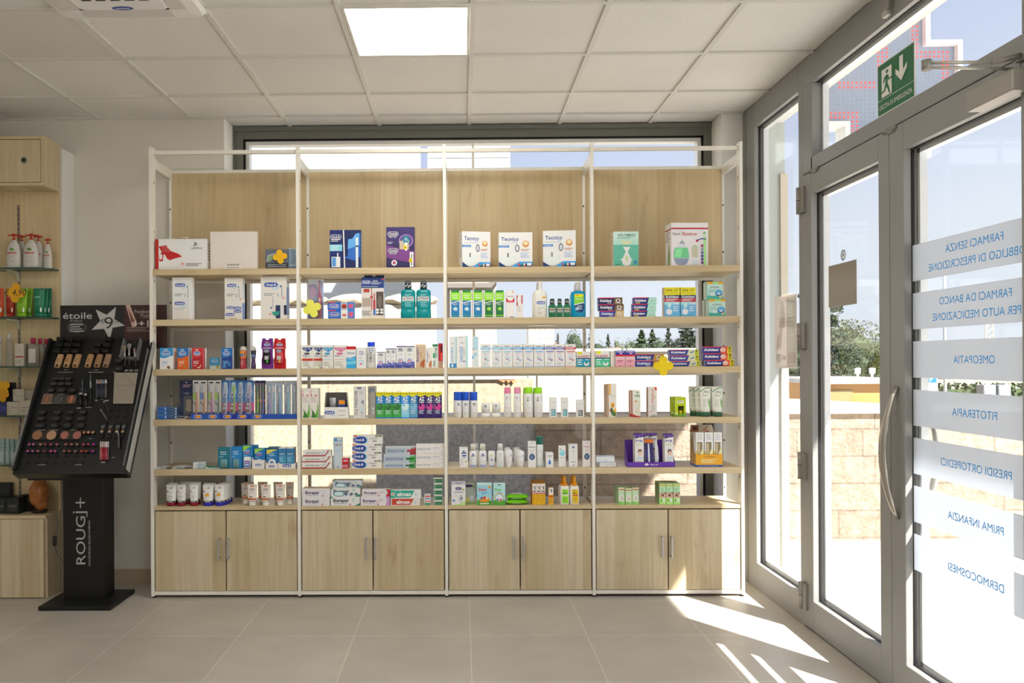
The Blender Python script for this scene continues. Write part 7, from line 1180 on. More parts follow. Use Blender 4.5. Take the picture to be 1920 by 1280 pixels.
for i, (x0, x1, c, l) in enumerate(((1050.4, 1067.4, '8cd22c', 'white spray bottle with green label'), (1069, 1086, 'e8b414', 'white spray bottle with yellow label'))):
    for j in range(2):
        els = [('P', [(.2, .9), (.88, .9), (.92, .06), (.2, .06)], c), ('T', 'Matrix', .55, .68, .085, '2c3a2c', {'w': .5, 'b': .03}), ('R', .28, .5, .86, .58, 'dfe6d0' if i == 0 else 'b8543c'), ('E', .5, .82, .08, .03, '4a6a2c'), ('L', .3, .8, .36, 3, .06, '6a8c3c' if i == 0 else 'b8862c'), ('E', .34, .2, .1, .05, 'c9a4a0') if i else ('L', .3, .7, .15, 1, .05, '6a8c3c')] if j == 0 else None
        bottle(x0 - 3.6 * j, x1 - 3.6 * j, 893 - 2 * j, 6, ('front ', 'rear ')[j] + l, [('bottle', 'dad8d2', [(0, .94), (.012, 1), (.50, 1), (.60, .96), (.655, .8), (.665, .7)], 4, els, (.02, .60)), ('collar', 'e08a10', [(.66, .62), (.74, .62), (.75, .5)], 2, None, (0, 1), .8), ('nozzle', 'e89214', [(.75, .36), (.82, .34), (.97, .28), (1, .2)], 2, None, (0, 1), .9)], 'spray_bottle', 'bottle', .02 + .06 * j, .55, 'repellent spray bottles')
LC = [('R', 0, .9, 1, 1, 'c0d6b0'), ('R', .05, .86, .95, .93, 'c06a5c'), ('E', .5, .72, .34, .14, 'b0ccb0'), ('E', .5, .40, .36, .2, 'd2dcd0'), ('E', .54, .40, .2, .11, 'b08a84'), ('E', .54, .42, .12, .06, 'd6d6d0'), ('R', 0, 0, 1, .16, '8cc46c'), ('E', .3, .12, .12, .06, '5aa03c')]
for i, (x0, x1, yt, sb) in enumerate(((1172.6, 1184.6, 915.5, .012), (1185.4, 1197.6, 914, .014), (1159.4, 1171.4, 914, .016))):
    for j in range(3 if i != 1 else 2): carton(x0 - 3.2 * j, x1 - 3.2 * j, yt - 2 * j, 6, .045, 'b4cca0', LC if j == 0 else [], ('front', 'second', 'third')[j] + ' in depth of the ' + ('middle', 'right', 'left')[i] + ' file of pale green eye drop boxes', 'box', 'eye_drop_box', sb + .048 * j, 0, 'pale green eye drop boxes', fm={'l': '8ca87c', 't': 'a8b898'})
LD = [('R', 0, .84, 1, .96, 'b4d08c'), ('T', 'IRIDIUM', .5, .90, .06, 'c08a2c', {'w': .8, 'b': .02}), ('R', 0, .56, 1, .84, 'a8d0a8'), ('L', .12, .8, .76, 3, .06, '7aac84'), ('R', 0, .32, 1, .56, 'c4a08c'), ('E', .5, .44, .2, .06, '5c4a44'), ('P', [(0, .56), (.4, .58), (1, .50), (1, .56)], '4a3a34'), ('R', 0, 0, 1, .32, 'a4d47c'), ('E', .28, .2, .1, .07, '3f8c34'), ('E', .68, .2, .16, .1, 'd2e2d0')]
for i, (x0, x1) in enumerate(((1236.2, 1248.4), (1249.2, 1261.6), (1262.6, 1275))):
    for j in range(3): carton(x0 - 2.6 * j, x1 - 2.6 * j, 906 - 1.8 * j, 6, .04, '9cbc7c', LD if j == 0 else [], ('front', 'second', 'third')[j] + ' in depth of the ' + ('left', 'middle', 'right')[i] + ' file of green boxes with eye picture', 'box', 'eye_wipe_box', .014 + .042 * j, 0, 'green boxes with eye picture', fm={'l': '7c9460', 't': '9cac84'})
GAIN[0] = 1.0
# ================================================================== cosmetics stand, left
Y0_, Y1_ = 4.47, 4.88
zb0, zt0 = onY(134, 884, Y0_).z, onY(190, 638, Y1_).z
xl, xr = onY(28, 884, Y0_).x, min(onY(240, 886, Y0_).x, -1.826)
es = Vector((0, Y1_ - Y0_, zt0 - zb0)); SL = es.length; es.normalize(); ex = Vector((1, 0, 0)); en = ex.cross(es); TW_ = xr - xl
TO = Vector((xl, Y0_, zb0))
TM = Matrix(((ex.x, es.x, en.x, TO.x), (ex.y, es.y, en.y, TO.y), (ex.z, es.z, en.z, TO.z), (0, 0, 0, 1)))
def PP(px, py, dz=0):
    d = ray(px, py); o = Vector((0, 0, EYE)) - TO - en * dz
    t = -o.dot(en) / d.dot(en); p = Vector((0, 0, EYE)) + d * t - TO
    return p.x, p.dot(es)
def at(x, y, z=0, rz=0): return TM @ Matrix.Translation((x, y, z)) @ Matrix.Rotation(rz, 4, 'Z')
BK, BK2 = mat('101011', .35), mat('0a0a0b', .6)
SMP = mat('b9b6b0', .5)
t = empty('cosmetics_stand', ((xl + xr) / 2, 4.75, 0), 0, 'tall black sloping make-up display stand beside the shelving', 'display stand')
inv = Matrix.Translation((-(xl + xr) / 2, -4.75, 0))
m = MB().box(0, TW_, 0, SL, -.05, 0, BK).box(-.004, .012, 0, SL, 0, .03, BK).box(TW_ - .012, TW_, 0, SL, 0, .03, BK).box(0, TW_, -.02, .0, -.05, .018, BK)
for (x, y) in [(.06 + .052 * i, .055 + .035 * j) for i in range(7) for j in range(2)] + [(TW_ - .17 + .045 * i, .33 + .045 * j) for i in range(4) for j in range(3)]:
    m.faces([(x + .011 * math.cos(k * .785), y + .009 * math.sin(k * .785), .0006) for k in range(8)], [tuple(range(8))], mat('030303', .8))
def cap_(px, py, wpx, n=1):
    x, y = PP(px, py); w = wpx / FPX * 4.7
    for k in range(n): m.face([(x - w / 2, y - k * .005, .0008), (x + w / 2, y - k * .005, .0008), (x + w / 2, y - k * .005 + .0026, .0008), (x - w / 2, y - k * .005 + .0026, .0008)], SMP)
for q in ((123, 693.5, 6), (122.5, 698, 29), (180.5, 693.5, 6), (179.5, 698, 29), (220, 697.5, 15), (237, 694, 7, 2), (246, 694, 7, 2), (256, 694, 7, 2), (114.5, 739, 13), (181, 750, 5, 2), (191, 749, 5), (200, 750.5, 8, 2), (148, 764.5, 8, 2), (166, 764, 12), (77, 806, 14), (100, 806, 17), (137, 806, 8), (169.5, 822.5, 5), (193.5, 866, 7, 2), (212, 858, 6), (78, 871.5, 14), (147, 871.5, 12)): cap_(*q)
m.build('tray', t, mw=None).matrix_local = inv @ TM
m = MB().box(-.007, -.004, SL * .42, SL * .80, -.045, .028, mat('a08f74', .5)); m.build('edge_strip', t).matrix_local = inv @ TM
m = MB().box(TW_, TW_ + .003, .0, SL * .98, -.02, .031, mat('a8a6a2', .3)); m.build('edge_strip', t).matrix_local = inv @ TM
m = MB().box(.0, .002, .02, SL * .45, .02, .055, ACRYL); m.build('clear_side', t).matrix_local = inv @ TM
m = MB().box(TW_ - .016, TW_ - .014, .02, SL * .9, .0, .05, ACRYL); m.build('clear_side', t).matrix_local = inv @ TM
# column and foot
c0, c1 = onY(118, 1000, 4.72).x, onY(195, 1000, 4.72).x
zc = zb0 + .02; w = c1 - c0; h = zc - .024
m = MB().cham(c0, c1, 4.72, 4.86, .024, zc, .002, BK).box(c0 - .10, c1 + .04, 4.52, 4.86, zb0 - .055, zb0 - .03, BK)
pm = lambda u, v, k: (c0 + w * u, 4.72 - .0006 - .0002 * k, .024 + h * v)
SIL = 'b4b2b0'
m.prints([('T', 'ROUG', .43, .436, .225, SIL, {'r': 1, 'w': .348, 'b': -.012}), ('R', .315, .634, .60, .646, SIL), ('R', .58, .605, .60, .64, SIL), ('R', .315, .703, .54, .715, SIL), ('R', .42, .67, .445, .747, SIL), ('E', .27, .64, .022, .007, SIL), ('T', "L'EVOLUZIONE DELLA BELLEZZA IN FARMACIA", .645, .415, .05, SIL, {'r': 1, 'w': .33, 'b': 0})], pm, w, h)
m.build('column', t, (-(xl + xr) / 2, -4.75, 0))
f0, f1 = onZ(71, 1145, 0), onZ(258, 1104, .025); f2 = onZ(206, 1145, 0)
MB().cham(f0.x, f2.x, f0.y, f1.y, 0, .025, .003, mat('131314', .5)).build('foot', t, (-(xl + xr) / 2, -4.75, 0))
# header board
YH = 4.93; h0, h1 = onY(113, 600, YH).x, -1.808; za, zz = zt0 - .05, onY(200, 572, YH).z; w, h = h1 - h0, zz - za
m = MB().box(h0, h1, YH, YH + .006, za, zz, mat('161616', .3))
pm = lambda u, v, k: (h0 + w * u, YH - .0006 - .0002 * k, za + h * v); uu = lambda px: (onY(px, 600, YH).x - h0) / w; vv = lambda py: (onY(200, py, YH).z - za) / h
star = []
for k in range(10):
    a_ = math.pi / 2 + math.pi + k * math.pi / 5 + .12; R_ = (.108, .046)[k % 2]; star.append((uu(202) + R_ * math.cos(a_) / w, vv(604) + R_ * math.sin(a_) / h))
m.prints([('R', uu(233), 0, 1, 1, '3a1e1e'), ('P', [(uu(236), 1), (uu(244), 1), (uu(258), .55), (uu(248), .48)], 'c9a89c'), ('P', [(uu(240), .95), (uu(250), .7), (uu(254), .62), (uu(246), .6)], '7c4a44'), ('T', 'étoile', uu(145.5), vv(591), .15, 'c9c7c4', {'w': .27, 'b': -.01}), ('T', 'BY ROUGJ', uu(143), vv(601), .045, '9c9a98', {'w': .11}), ('E', uu(144), vv(613.5), .088, .11, '8d8b89'), ('E', uu(144), vv(613.5), .084, .10, '161616'), ('L', uu(131), uu(158), vv(609), 4, .05, 'b4b2b0'), ('P', star, 'b5b3b0'),
    ('T', '9', uu(204), vv(605), .27, '2e2d2c', {'w': .085, 'b': -.01}), ('T', '€', uu(192.5), vv(602), .1, '2e2d2c', {'w': .035}), ('T', ',90', uu(217), vv(604), .07, '6c6a68', {'w': .05}), ('T', 'Fondotinta', uu(272), vv(584), .08, 'c4b4ae', {'w': .19, 'b': 0}), ('T', 'Fluido', uu(275), vv(591), .07, 'b5a49e', {'w': .11, 'b': 0}), ('T', '7 tonalita', uu(272), vv(595), .04, 'a08c88', {'w': .09}), ('T', '1+1', uu(266), vv(606.5), .14, 'd6ccc8', {'w': .13, 'b': .02}), ('L', uu(238), uu(288), vv(615), 3, .04, '8c7874')], pm, w, h)
m.build('header_board', t, (-(xl + xr) / 2, -4.75, 0))
MB().box(TW_ * .7, TW_ * .71, 0, .1, .0, .001, BK)
def put(name, cat, label, mb, mw, group=None): return tag(mb.build(name, None, mw=mw), label, cat, group)
# foundation tubes with black carton rows behind
FC = ('b5906a', 'b08a62', 'ad8660', 'a8835c', '9c7854', '967660')
for i, px in enumerate((107.9, 124.7, 141.5, 164.8, 182.2, 198.4)):
    x, y = PP(px, 690); h = PP(px, 666)[1] - y
    q = empty('foundation_tube', (0, 0, 0), 0, pos(i, 6) + ' beige foundation tubes on the black stand', 'foundation', 'beige foundation tubes', at(x, y, .0015, -.06))
    m = MB().prism([(-.014, .0), (.014, 0), (.017, h * .35), (.015, h), (-.015, h), (-.017, h * .35)], .0, .014, mat(FC[i], .35)); m.v = [(a_, c_, .014 - b_) for a_, b_, c_ in m.v]; m.f = [f[::-1] for f in m.f]
    m.prints([('L', -.4, .3, .6, 3, .1, '6c5238')], lambda u, v, k: (u * .03, v * h, .0145), .03, h); m.build('tube', q)
    m = MB().loft([(0, .010, .009), (.012, .010, .009), (.0155, .008, .007)], BK2, 14); m.build('cap', q, (0, .010, .0))
n_ = 0
for r_, (y0, xs_) in enumerate(((640, (114.5, 131.3, 148, 204.4)), (651, (111.5, 129, 145.7, 184.6, 201.4)), (663, (108.5, 125.3, 142.7, 181.6, 198.4)))):
    for i, px in enumerate(xs_):
        x, y = PP(px, y0, .01); h = .022
        m = MB().box(-.021, .021, 0, .02, 0, .030, BK); m.prints([('T', 'étoile', .5, .5, .35, '8a8886', {'w': .7}), ('R', .05, .93, .95, 1, '4a4846')], lambda u, v, k: (-.021 + .042 * u, -.0004 - .0002 * k, .030 * v), .042, .030)
        m.faces([(-.021, 0, .0303), (.021, 0, .0303), (.021, .003, .0303), (-.021, .003, .0303)], [(0, 1, 2, 3)], mat('3c3b3a'))
        put('foundation_box', 'box', pos(i, len(xs_)) + ' small black boxes, ' + ('top', 'second', 'third')[r_] + ' row of the black stand', m, at(x, y, .0012), 'small black boxes on the stand')
# dark compacts
k_ = 0
for (r_, y0, xs_, rad) in (('upper group top', 709, (104, 116, 128), .021), ('upper group middle', 719, (100, 114, 128), .022), ('upper group lower', 731, (95, 115, 136), .024), ('lower group top', 772, (79, 108, 132, 155), .025), ('lower group middle', 784, (76, 104, 128, 152), .026), ('lower group bottom', 797, (75, 101, 125, 150), .028)):
    for i, px in enumerate(xs_):
        x, y = PP(px, y0, .01); m = MB().loft([(0, rad, rad * .8), (.010, rad, rad * .8), (.013, rad * .93, rad * .74)], BK, 28); m.prints([('T', 'étoile', 0, .0, .012, '6a6866', {'w': .028})], lambda u, v, k: (u, v, .0134), 1, 1)
        put('powder_compact', 'compact', pos(i, len(xs_)) + ' dark round compacts, ' + r_ + ' row', m, at(x, y, .001), 'dark round compacts')
def palette(pa, pb, pans, label, base='2a2624', split=None):
    (xa, ya), (xb, yb) = PP(*pa), PP(*pb); q = empty('palette', (0, 0, 0), 0, label, 'make-up palette', None, at(xa, ya, .001))
    w, h = xb - xa, yb - ya; m = MB().cham(0, w, 0, h, 0, .008, .0015, mat(base, .3)).prints([('L', .2, .4, .1, 1, .05, 'a8a6a2')], lambda u, v, k: (u * w, v * h, .0083), w, h)
    if split: m.box(w * split[0], w * split[1], h * .02, h * 1.1, .008, .0095, mat(split[2], .4))
    m.build('case', q)
    for (px, py, r, c, c2) in pans:
        x, y = PP(px, py); r = r / FPX * 4.7; m = MB().loft([(.0085, r, r * 1.05), (.0115, r, r * 1.05)], mat(c, .6), 26)
        if c2: m.face([(-r * .2, -r * .9, .0119), (r * .3, -r * .9, .0119), (r * .45, r * .9, .0119), (-.0, r * .9, .0119)], mat(c2, .6))
        m.build('powder_pan', q, (x - xa, y - ya, 0))
palette((77, 759), (146, 741), ((88.7, 749.5, 8.2, '6e5648', 'a0623c'), (111.5, 750, 8.2, '4c4a4a', '3c3a3c'), (134.3, 750, 8.2, '6e4a3c', 'b5704c')), 'eyeshadow palette with three round pans', '3a3530', (.02, .30, '77665a'))
palette((58, 825), (109, 807), ((71.7, 817, 8.8, '8c6446', None), (98, 817, 8.8, 'a88464', None)), 'bronzer palette with one brown and one beige pan', '2c2825')
palette((112, 825), (156, 807), ((122.7, 817, 7.4, '9a6054', None), (145.9, 817, 7.4, '985c56', None)), 'blush palette with two rosy pans', '2c2825')
for i, (px, c) in enumerate(((159.5, 'a8704c'), (167.4, 'b88860'), (175.8, 'a8845c'))):
    x, y = PP(px, 812); q = empty('concealer_pot', (0, 0, 0), 0, pos(i, 3) + ' tiny concealer pots beside the blush palette', 'pot', 'tiny concealer pots', at(x, y, .001))
    MB().loft([(0, .011, .011), (.012, .012, .012)], BK, 16).build('pot', q); MB().loft([(.012, .009, .009), (.0135, .007, .007)], mat(c, .3), 14).build('cream', q)
for i, (px, c) in enumerate(((189.5, 'b5967c'), (203.8, 'b08474'), (217.5, 'b8a488'), (228.5, 'a07c54'))):
    x, y = PP(px, 822); h = PP(px, 794)[1] - y; q = empty('concealer_tube', (0, 0, 0), 0, pos(i, 4) + ' black concealer tubes with skin-tone dot', 'tube', 'black concealer tubes', at(x, y, .001))
    m = MB().cham(-.013, .013, h * .3, h, 0, .010, .003, BK).prints([('T', 'étoile', 0, h * .8, .010, 'a8a6a4', {'w': .02}), ('L', -.008, .008, h * .68, 2, .006, '8a8886'), ('E', 0, h * .42, .0075, .0085, c)], lambda u, v, k: (u, v, .0104 + .0002 * k), 1, 1); m.build('tube', q)
    MB().cham(-.011, .011, 0, h * .3, 0, .009, .002, BK2).build('cap', q)
# lipsticks: tinted ends facing up the slope
LR = (833, (190, 250, 352, 418, 502, 587, 718, 800, 878, 970, 1042, 1117), 'c4509c b4688c b8806c 8c4450 b84a7c b8507c c05c68 b86c60 a07c64 c43c58 b43450 b4349c'.split()), (845.5, (168, 238, 312, 407, 502, 560, 695, 765, 855, 945, 1007, 1103), 'b8449c a85c8c a46450 7c4438 cc3c94 b44c84 b46450 a4503c 9c7454 c04844 ac4430 b0349c'.split())
for r_, (y0, xs_, cs) in enumerate(LR):
    for i, (q_, c) in enumerate(zip(xs_, cs)):
        x, y = PP(30 + .1302 * q_, y0, .02); q = empty('lipstick', (0, 0, 0), 0, pos(i, 12) + ' lipstick testers, ' + ('upper', 'lower')[r_] + ' row', 'lipstick', 'lipstick testers', at(x, y, .0))
        MB().loft([(0, .0085, .0085), (.012, .0085, .0085), (.0121, .007, .007), (.017, .007, .007)], BK, 12).build('case', q)
        MB().loft([(.017, .0068, .0068), (.024, .0068, .006), (.027, .004, .003)], mat(c, .35), 12).build('lip_colour', q)
def stick(pa, pb, r, parts, name, cat, label, group=None, dz=.008):
    (xa, ya), (xb, yb) = PP(*pa), PP(*pb); L_ = math.hypot(xb - xa, yb - ya); an = math.atan2(yb - ya, xb - xa)
    q = empty(name, (0, 0, 0), 0, label, cat, group, at(xa, ya, dz, an) @ Matrix.Rotation(math.pi / 2, 4, 'Y'))
    for (pn, c, a_, b_, k, *e_) in parts: MB().loft([(L_ * a_, r * k, r * k), (L_ * b_, r * (e_[0] if e_ else k), r * (e_[0] if e_ else k))], c if not isinstance(c, str) else mat(c, .3), 12).build(pn, q)
for i, (px, c, c2) in enumerate(((182.4, '3a3a4c', '9c9cA8'.lower()), (186.4, '34343c', 'b48c7c'), (190.4, '3c3c44', 'b0a49c'), (194.2, '2c3440', '8c98a8'), (199.2, '4c4c50', 'b8b8b8'))):
    stick((px, 747), (px, 713), .005 if i < 4 else .008, (('barrel', c, 0, .78, 1), ('cap', c2, .78, 1, 1.0, .7)), 'eye_pencil', 'pencil', pos(i, 5) + ' upright eye pencils on the black stand', 'upright eye pencils')
for i, (pa, pb, lab) in enumerate((((151.5, 762), (152.4, 729), 'mascara with pale collar, left of the two'), ((161.5, 763), (161, 731), 'mascara with pale collar, right of the two'))):
    stick(pa, pb, .0075, (('tube', '17171a', 0, .62, 1), ('collar', 'b0aeac', .62, .72, 1.1), ('wand', '3a3a3e', .72, 1, .35)), 'mascara', 'mascara', lab)
stick((156, 741), (155.8, 712), .004, (('barrel', '4a5260', 0, 1, 1),), 'eyeliner', 'eyeliner', 'thin blue-grey eyeliner standing between the mascaras')
stick((171, 758), (170.5, 700), .004, (('barrel', '20242c', 0, .5, 1), ('ferrule', '9aa2a8', .5, .72, 1), ('tip', '55656c', .72, 1, 1, .5)), 'eyeliner', 'eyeliner', 'long thin eyeliner right of the mascaras')
stick((204.5, 772), (194.7, 751.7), .004, (('barrel', '3a3438', 0, .8, 1), ('tip', '9a9a9c', .8, 1, 1, .3)), 'loose_pencil', 'pencil', 'loose tilted pencil below the white card', None, .006)
stick((201, 787), (188.8, 767.5), .0035, (('barrel', '6c5858', 0, .8, 1), ('tip', 'b0a8a4', .8, 1, 1, .3)), 'loose_pencil', 'pencil', 'loose tilted thin pencil above the concealer tubes', None, .006)
stick((225.5, 842), (223.8, 812), .006, (('barrel', '4a4c50', 0, .8, 1), ('tip', '8c8e92', .8, 1, .9, .4)), 'loose_pen', 'pen', 'grey pen leaning over the rightmost concealer tube', None, .018)
for i, (px, c) in enumerate(((190, 'a86c64'), (193.4, '9c2434'), (197, '8c1c34'), (200.5, 'b04460'), (204, '6a4a50'))):
    stick((px, 863), (px, 829), .0051, (('tube', c, 0, .68, 1), ('cap', 'b8a8a4' if i != 3 else 'd0ccd0', .68, 1, .9)), 'lip_gloss', 'lip gloss', pos(i, 5) + ' upright lip glosses on the black stand', 'upright lip glosses')
for i, (px, py, c) in enumerate(((235.5, 652, '8c8064'), (244.5, 649, '8a8482'), (254, 656, '8c6c66'))):
    stick((px + (1, 0, 3)[i], 688), (px, py), .007, (('handle', '2a2422', 0, .45, .6, .8), ('ferrule', 'a8a49e', .45, .78, .8), ('bristles', c, .78, 1, 1.3, (1.6, 2.0, 1.0)[i])), 'make_up_brush', 'brush', pos(i, 3) + ' make-up brushes in the clear holder', 'make-up brushes', .02)
x0, y0 = PP(229, 676); x1, y1 = PP(268, 640)
m = MB().box(0, x1 - x0, -.002, 0, 0, .05, ACRYL).box(0, .002, 0, y1 - y0, 0, .05, ACRYL).box(x1 - x0 - .002, x1 - x0, 0, y1 - y0, 0, .05, ACRYL)
put('brush_holder', 'holder', 'clear plastic brush holder at the top right of the stand', m, at(x0, y0, .001))
for i, py in enumerate((675, 690)):
    x, y = PP(222, py, .01); m = MB().loft([(0, .030, .026), (.012, .030, .026), (.016, .027, .023)], BK, 30); m.prints([('T', 'étoile', 0, -.004, .012, '7a7876', {'w': .026})], lambda u, v, k: (u, v, .0163), 1, 1)
    put('powder_compact', 'compact', ('upper', 'lower')[i] + ' one of two large dark compacts left of the brushes', m, at(x, y, .001), 'large dark compacts')
cs_ = [PP(*q_) for q_ in ((213.3, 757.8), (250.5, 757.8), (259.4, 699.7), (215.7, 699.7))]
m = MB(); P = [(x, y, .004) for x, y in cs_] + [(x, y, .010) for x, y in cs_]
m.faces(P, [(3, 2, 1, 0), (4, 5, 6, 7)] + [(i, (i + 1) % 4, 4 + (i + 1) % 4, 4 + i) for i in range(4)], mat('8f867a', .35))
xm = [cs_[0][0] * .43 + cs_[3][0] * .57, cs_[1][0] * .43 + cs_[2][0] * .57]; ym = cs_[0][1] * .43 + cs_[3][1] * .57
m.face([(xm[0], ym, .0104), (xm[1], ym, .0104), (xm[1], ym + .003, .0104), (xm[0], ym + .003, .0104)], mat('6c655c')); m.face([(cs_[3][0] + .05, cs_[3][1], .0104), (cs_[3][0] + .055, cs_[3][1], .0104), (xm[1] - .006, ym + .003, .0104), (xm[1] - .012, ym + .003, .0104)], mat('7a7268'))
put('mirror_card', 'card', 'blank beige-grey card panel at the right of the stand', m, at(0, 0))

# ================================================================== wall unit at the far left
UX = -2.513; YBK = 5.04
t = empty('wall_cabinet', (-3.0, 4.84, onY(20, 255, 4.84).z - .45), 0, 'maple wall cabinet with round lock above the glass shelves', 'cabinet')
z1 = onY(30, 255, 4.84).z; z0 = onY(30, 348, 4.84).z; L_ = 1.0; h = z1 - z0; t.location.z = z0; t.location.x = UX - L_ / 2; t.location.y = 4.84
MB().box(-L_ / 2, L_ / 2, .02, YBK - 4.84, 0, h, WOOD).cham(-L_ / 2, L_ / 2, 0, .02, 0, .018, .001, WOODX).cham(-L_ / 2, L_ / 2, 0, .02, h - .018, h, .001, WOODX).cham(L_ / 2 - .018, L_ / 2, 0, .02, .018, h - .018, .001, WOOD).build('body', t)
dr = MB().cham(-L_ / 2 + .02, L_ / 2 - .0215, .002, .018, .0215, h - .0215, .001, WOOD).build('door', t)
p = onY(45, 300, 4.84); m = MB().loft([(0, .019, .019), (.004, .019, .019), (.005, .014, .014)], mat('8d8a86', .3, .8), 20).loft([(.005, .012, .012), (.0055, .011, .011)], BLACK, 16); m.v = [(x, -z, y) for x, y, z in m.v]; m.build('lock', dr, (p.x - t.location.x, .002, p.z - z0))
t = empty('glass_shelving', (UX - .5, YBK, 0), 0, 'maple back panel with glass shelves and slotted rail at far left', 'shelving')
zg = [onY(40, y, 4.87).z for y in (501, 593.5, 686.5, 779, 871.5)]; zbase = onY(40, 966, 4.84).z
MB().box(-.5, .5, -.02, .0, zbase, z0, WOODP).build('back_panel', t)
xs_ = onY(36, 600, 5.02).x - (UX - .5); m = MB().box(xs_ - .009, xs_ + .009, -.0215, -.02, zbase + .02, z0 - .08, mat('8c8070', .4, .3))
k = zbase + .04
while k < z0 - .1: m.box(xs_ - .002, xs_ + .002, -.0222, -.0215, k, k + .016, BLACK); k += .031
m.build('slotted_rail', t)
for z in zg:
    m = MB(); P = [(-.5, -.022), (.499, -.022), (.499, -.10), (.44, -.17), (-.5, -.17)]; n = len(P)
    m.faces([(x, y, z - .008) for x, y in P] + [(x, y, z) for x, y in P], [tuple(range(n)), tuple(range(2 * n - 1, n - 1, -1))], SHELFGLASS); m.faces([(x, y, z - .008) for x, y in P] + [(x, y, z) for x, y in P], [(i, i + n, (i + 1) % n + n, (i + 1) % n) for i in range(n)], mat('2c4a40', .15)); m.build('glass_shelf', t)
    m = MB().prism([(-.155, z - .012), (-.022, z - .012), (-.022, z - .07), (-.03, z - .055), (-.045, z - .03), (-.07, z - .02), (-.155, z - .017)], xs_ - .004, xs_ + .004, mat('d2cdc4', .4)); m.v = [(y, x, z_) for x, y, z_ in m.v]; m.build('bracket', t)
t = empty('base_cabinet', (UX - .5, 4.84, 0), 0, 'maple base cabinet with plain door at the far left', 'cabinet')
MB().box(-.5, .5, .018, YBK - 4.84, .0, zbase - .02, WOOD).box(-.5, .5, YBK - 4.84, WY - 4.845, .0, .40, WOOD).build('body', t); MB().cham(-.5, .5, 0, YBK - 4.84, zbase - .02, zbase, .001, WOODX).build('top', t)
MB().cham(-.498, .486, 0, .018, .006, zbase - .023, .001, WOOD).build('door', t)
# goods on the glass shelves
def gb(sh): return (zg[sh - 1] if sh <= 5 else zbase) + .001
def lbox(x0, x1, yt, sh, d, col, els, label, cat='box', Y=4.90, z0=None, name='carton', group=None):
    a, b = onY(x0, 600, Y).x, onY(x1, 600, Y).x; z = gb(sh) if z0 is None else z0; h = onY((x0 + x1) / 2, yt, Y).z - z; w = b - a
    tag(MB().box(-w / 2, w / 2, 0, d, 0, h, mat(col)).prints(els(w / h) if callable(els) else els, fpm(w, h), w, h).build(name, None, ((a + b) / 2, Y, z)), label, cat, group); return z + h + .0004
def lbot(x0, x1, yt, sh, label, parts, Y, name, cat='bottle', group=None, dr=.6):
    global YF; o, YF = YF, Y; r = bottle(x0, x1, yt, 1, label, parts, name, cat, 0, dr, group, 0, gb(sh)); YF = o; return r
PE = [(0, .92), (.02, 1), (.30, .98), (.55, .86), (.70, .62), (.80, .34), (.83, .22)]
PEL = [('E', .46, .74, .16, .06, '5c8c3c'), ('E', .6, .72, .1, .04, '5c8c3c'), ('R', .16, .54, .84, .62, 'a83a2c'), ('T', 'TRIDERM', .5, .58, .05, 'd8b0a4', {'w': .56, 'b': .02}), ('L', .24, .8, .46, 5, .06, 'a8a49e'), ('T', 'BioNike', .5, 1.06, .06, '8a8884', {'w': .3})]
for i, (x0, x1, yt, Y) in enumerate(((8, 35, 437, 4.89), (39.4, 68.4, 437, 4.89), (27, 47, 440, 4.96), (58, 79, 440, 4.955), (79, 95, 446.5, 4.945))):
    lbot(x0, x1, yt, 1, ('front left', 'front right', 'rear left', 'rear middle', 'rear right')[i] + ' of five white lotion bottles with red pumps', [('bottle', 'c9c5bf', PE, 2.4, PEL if i != 2 else None, (.03, .72)), ('pump', 'b0281c', [(.83, .24), (.86, .24), (.865, .1), (.93, .1), (.932, .30), (.975, .34), (1, .22)], 2, None, (0, 1), .9), ('spout', 'b0281c', [(.935, .80), (.975, .82)], 2, None, (0, 1), .12)], Y, 'lotion_bottle', 'bottle', 'red-pump lotion bottles')
TBE = lambda c: [('R', .1, .62, .62, .68, c), ('L', .14, .8, .42, 4, .06, c), ('E', .8, .14, .08, .1, 'e2e6d8')]
for i, (x0, x1, c, c2, Y, l) in enumerate(((-12, 5, 'c4481c', 'e08a5c', 4.90, 'orange shower tube cut by the picture edge'), (8, 26, 'a8301c', 'd0705c', 4.92, 'red-orange shower tube behind the price flower'), (27, 48, '86b82c', 'c4dc8c', 4.895, 'front lime shower tube'), (41, 59, '7cae28', 'b8d480', 4.94, 'rear lime shower tube'), (59.5, 81, '1f7a58', '7cb8a0', 4.895, 'front green shower tube'), (70, 88, '1f7454', '6caa90', 4.93, 'middle green shower tube'), (79, 95, '1c6a50', '5c9a84', 4.965, 'rear green shower tube'))):
    lbot(x0, x1, 540, 2, l, [('cap', c, [(0, .78), (.12, .80)], 2.2, None, (0, 1), .8), ('tube', c, [(.12, .84), (.5, .92), (.94, 1), (1, 1)], 2, TBE(c2), (.12, 1), [.7, .5, .06, .04])], Y, 'shower_tube', 'tube', 'shower tubes')
o_ = onY(28.7, 548.7, 4.87); clover(28.7, 548.7, 37, 4.865, 'yellow flower price tag on the shower tubes', 'd9a012', [('€ 4,90', .02)], -.1)
CLR = mat('d8d4cc', .1, 0, .75, .5)
for i, (x0, x1, yt, Y, l) in enumerate(((9, 21, 625, 4.90, 'tall clear bottle with silver cap'), (-6, 3, 630, 4.90, 'clear bottle with silver cap at the picture edge'))):
    lbot(x0, x1, yt, 3, l, [('bottle', CLR, [(0, .95), (.02, 1), (.70, 1), (.76, .8), (.78, .5)], 2.4), ('cap', 'b0aeac', [(.78, .62), (.98, .60), (1, .5)], 2, None, (0, 1), .9)], Y, 'clear_bottle')
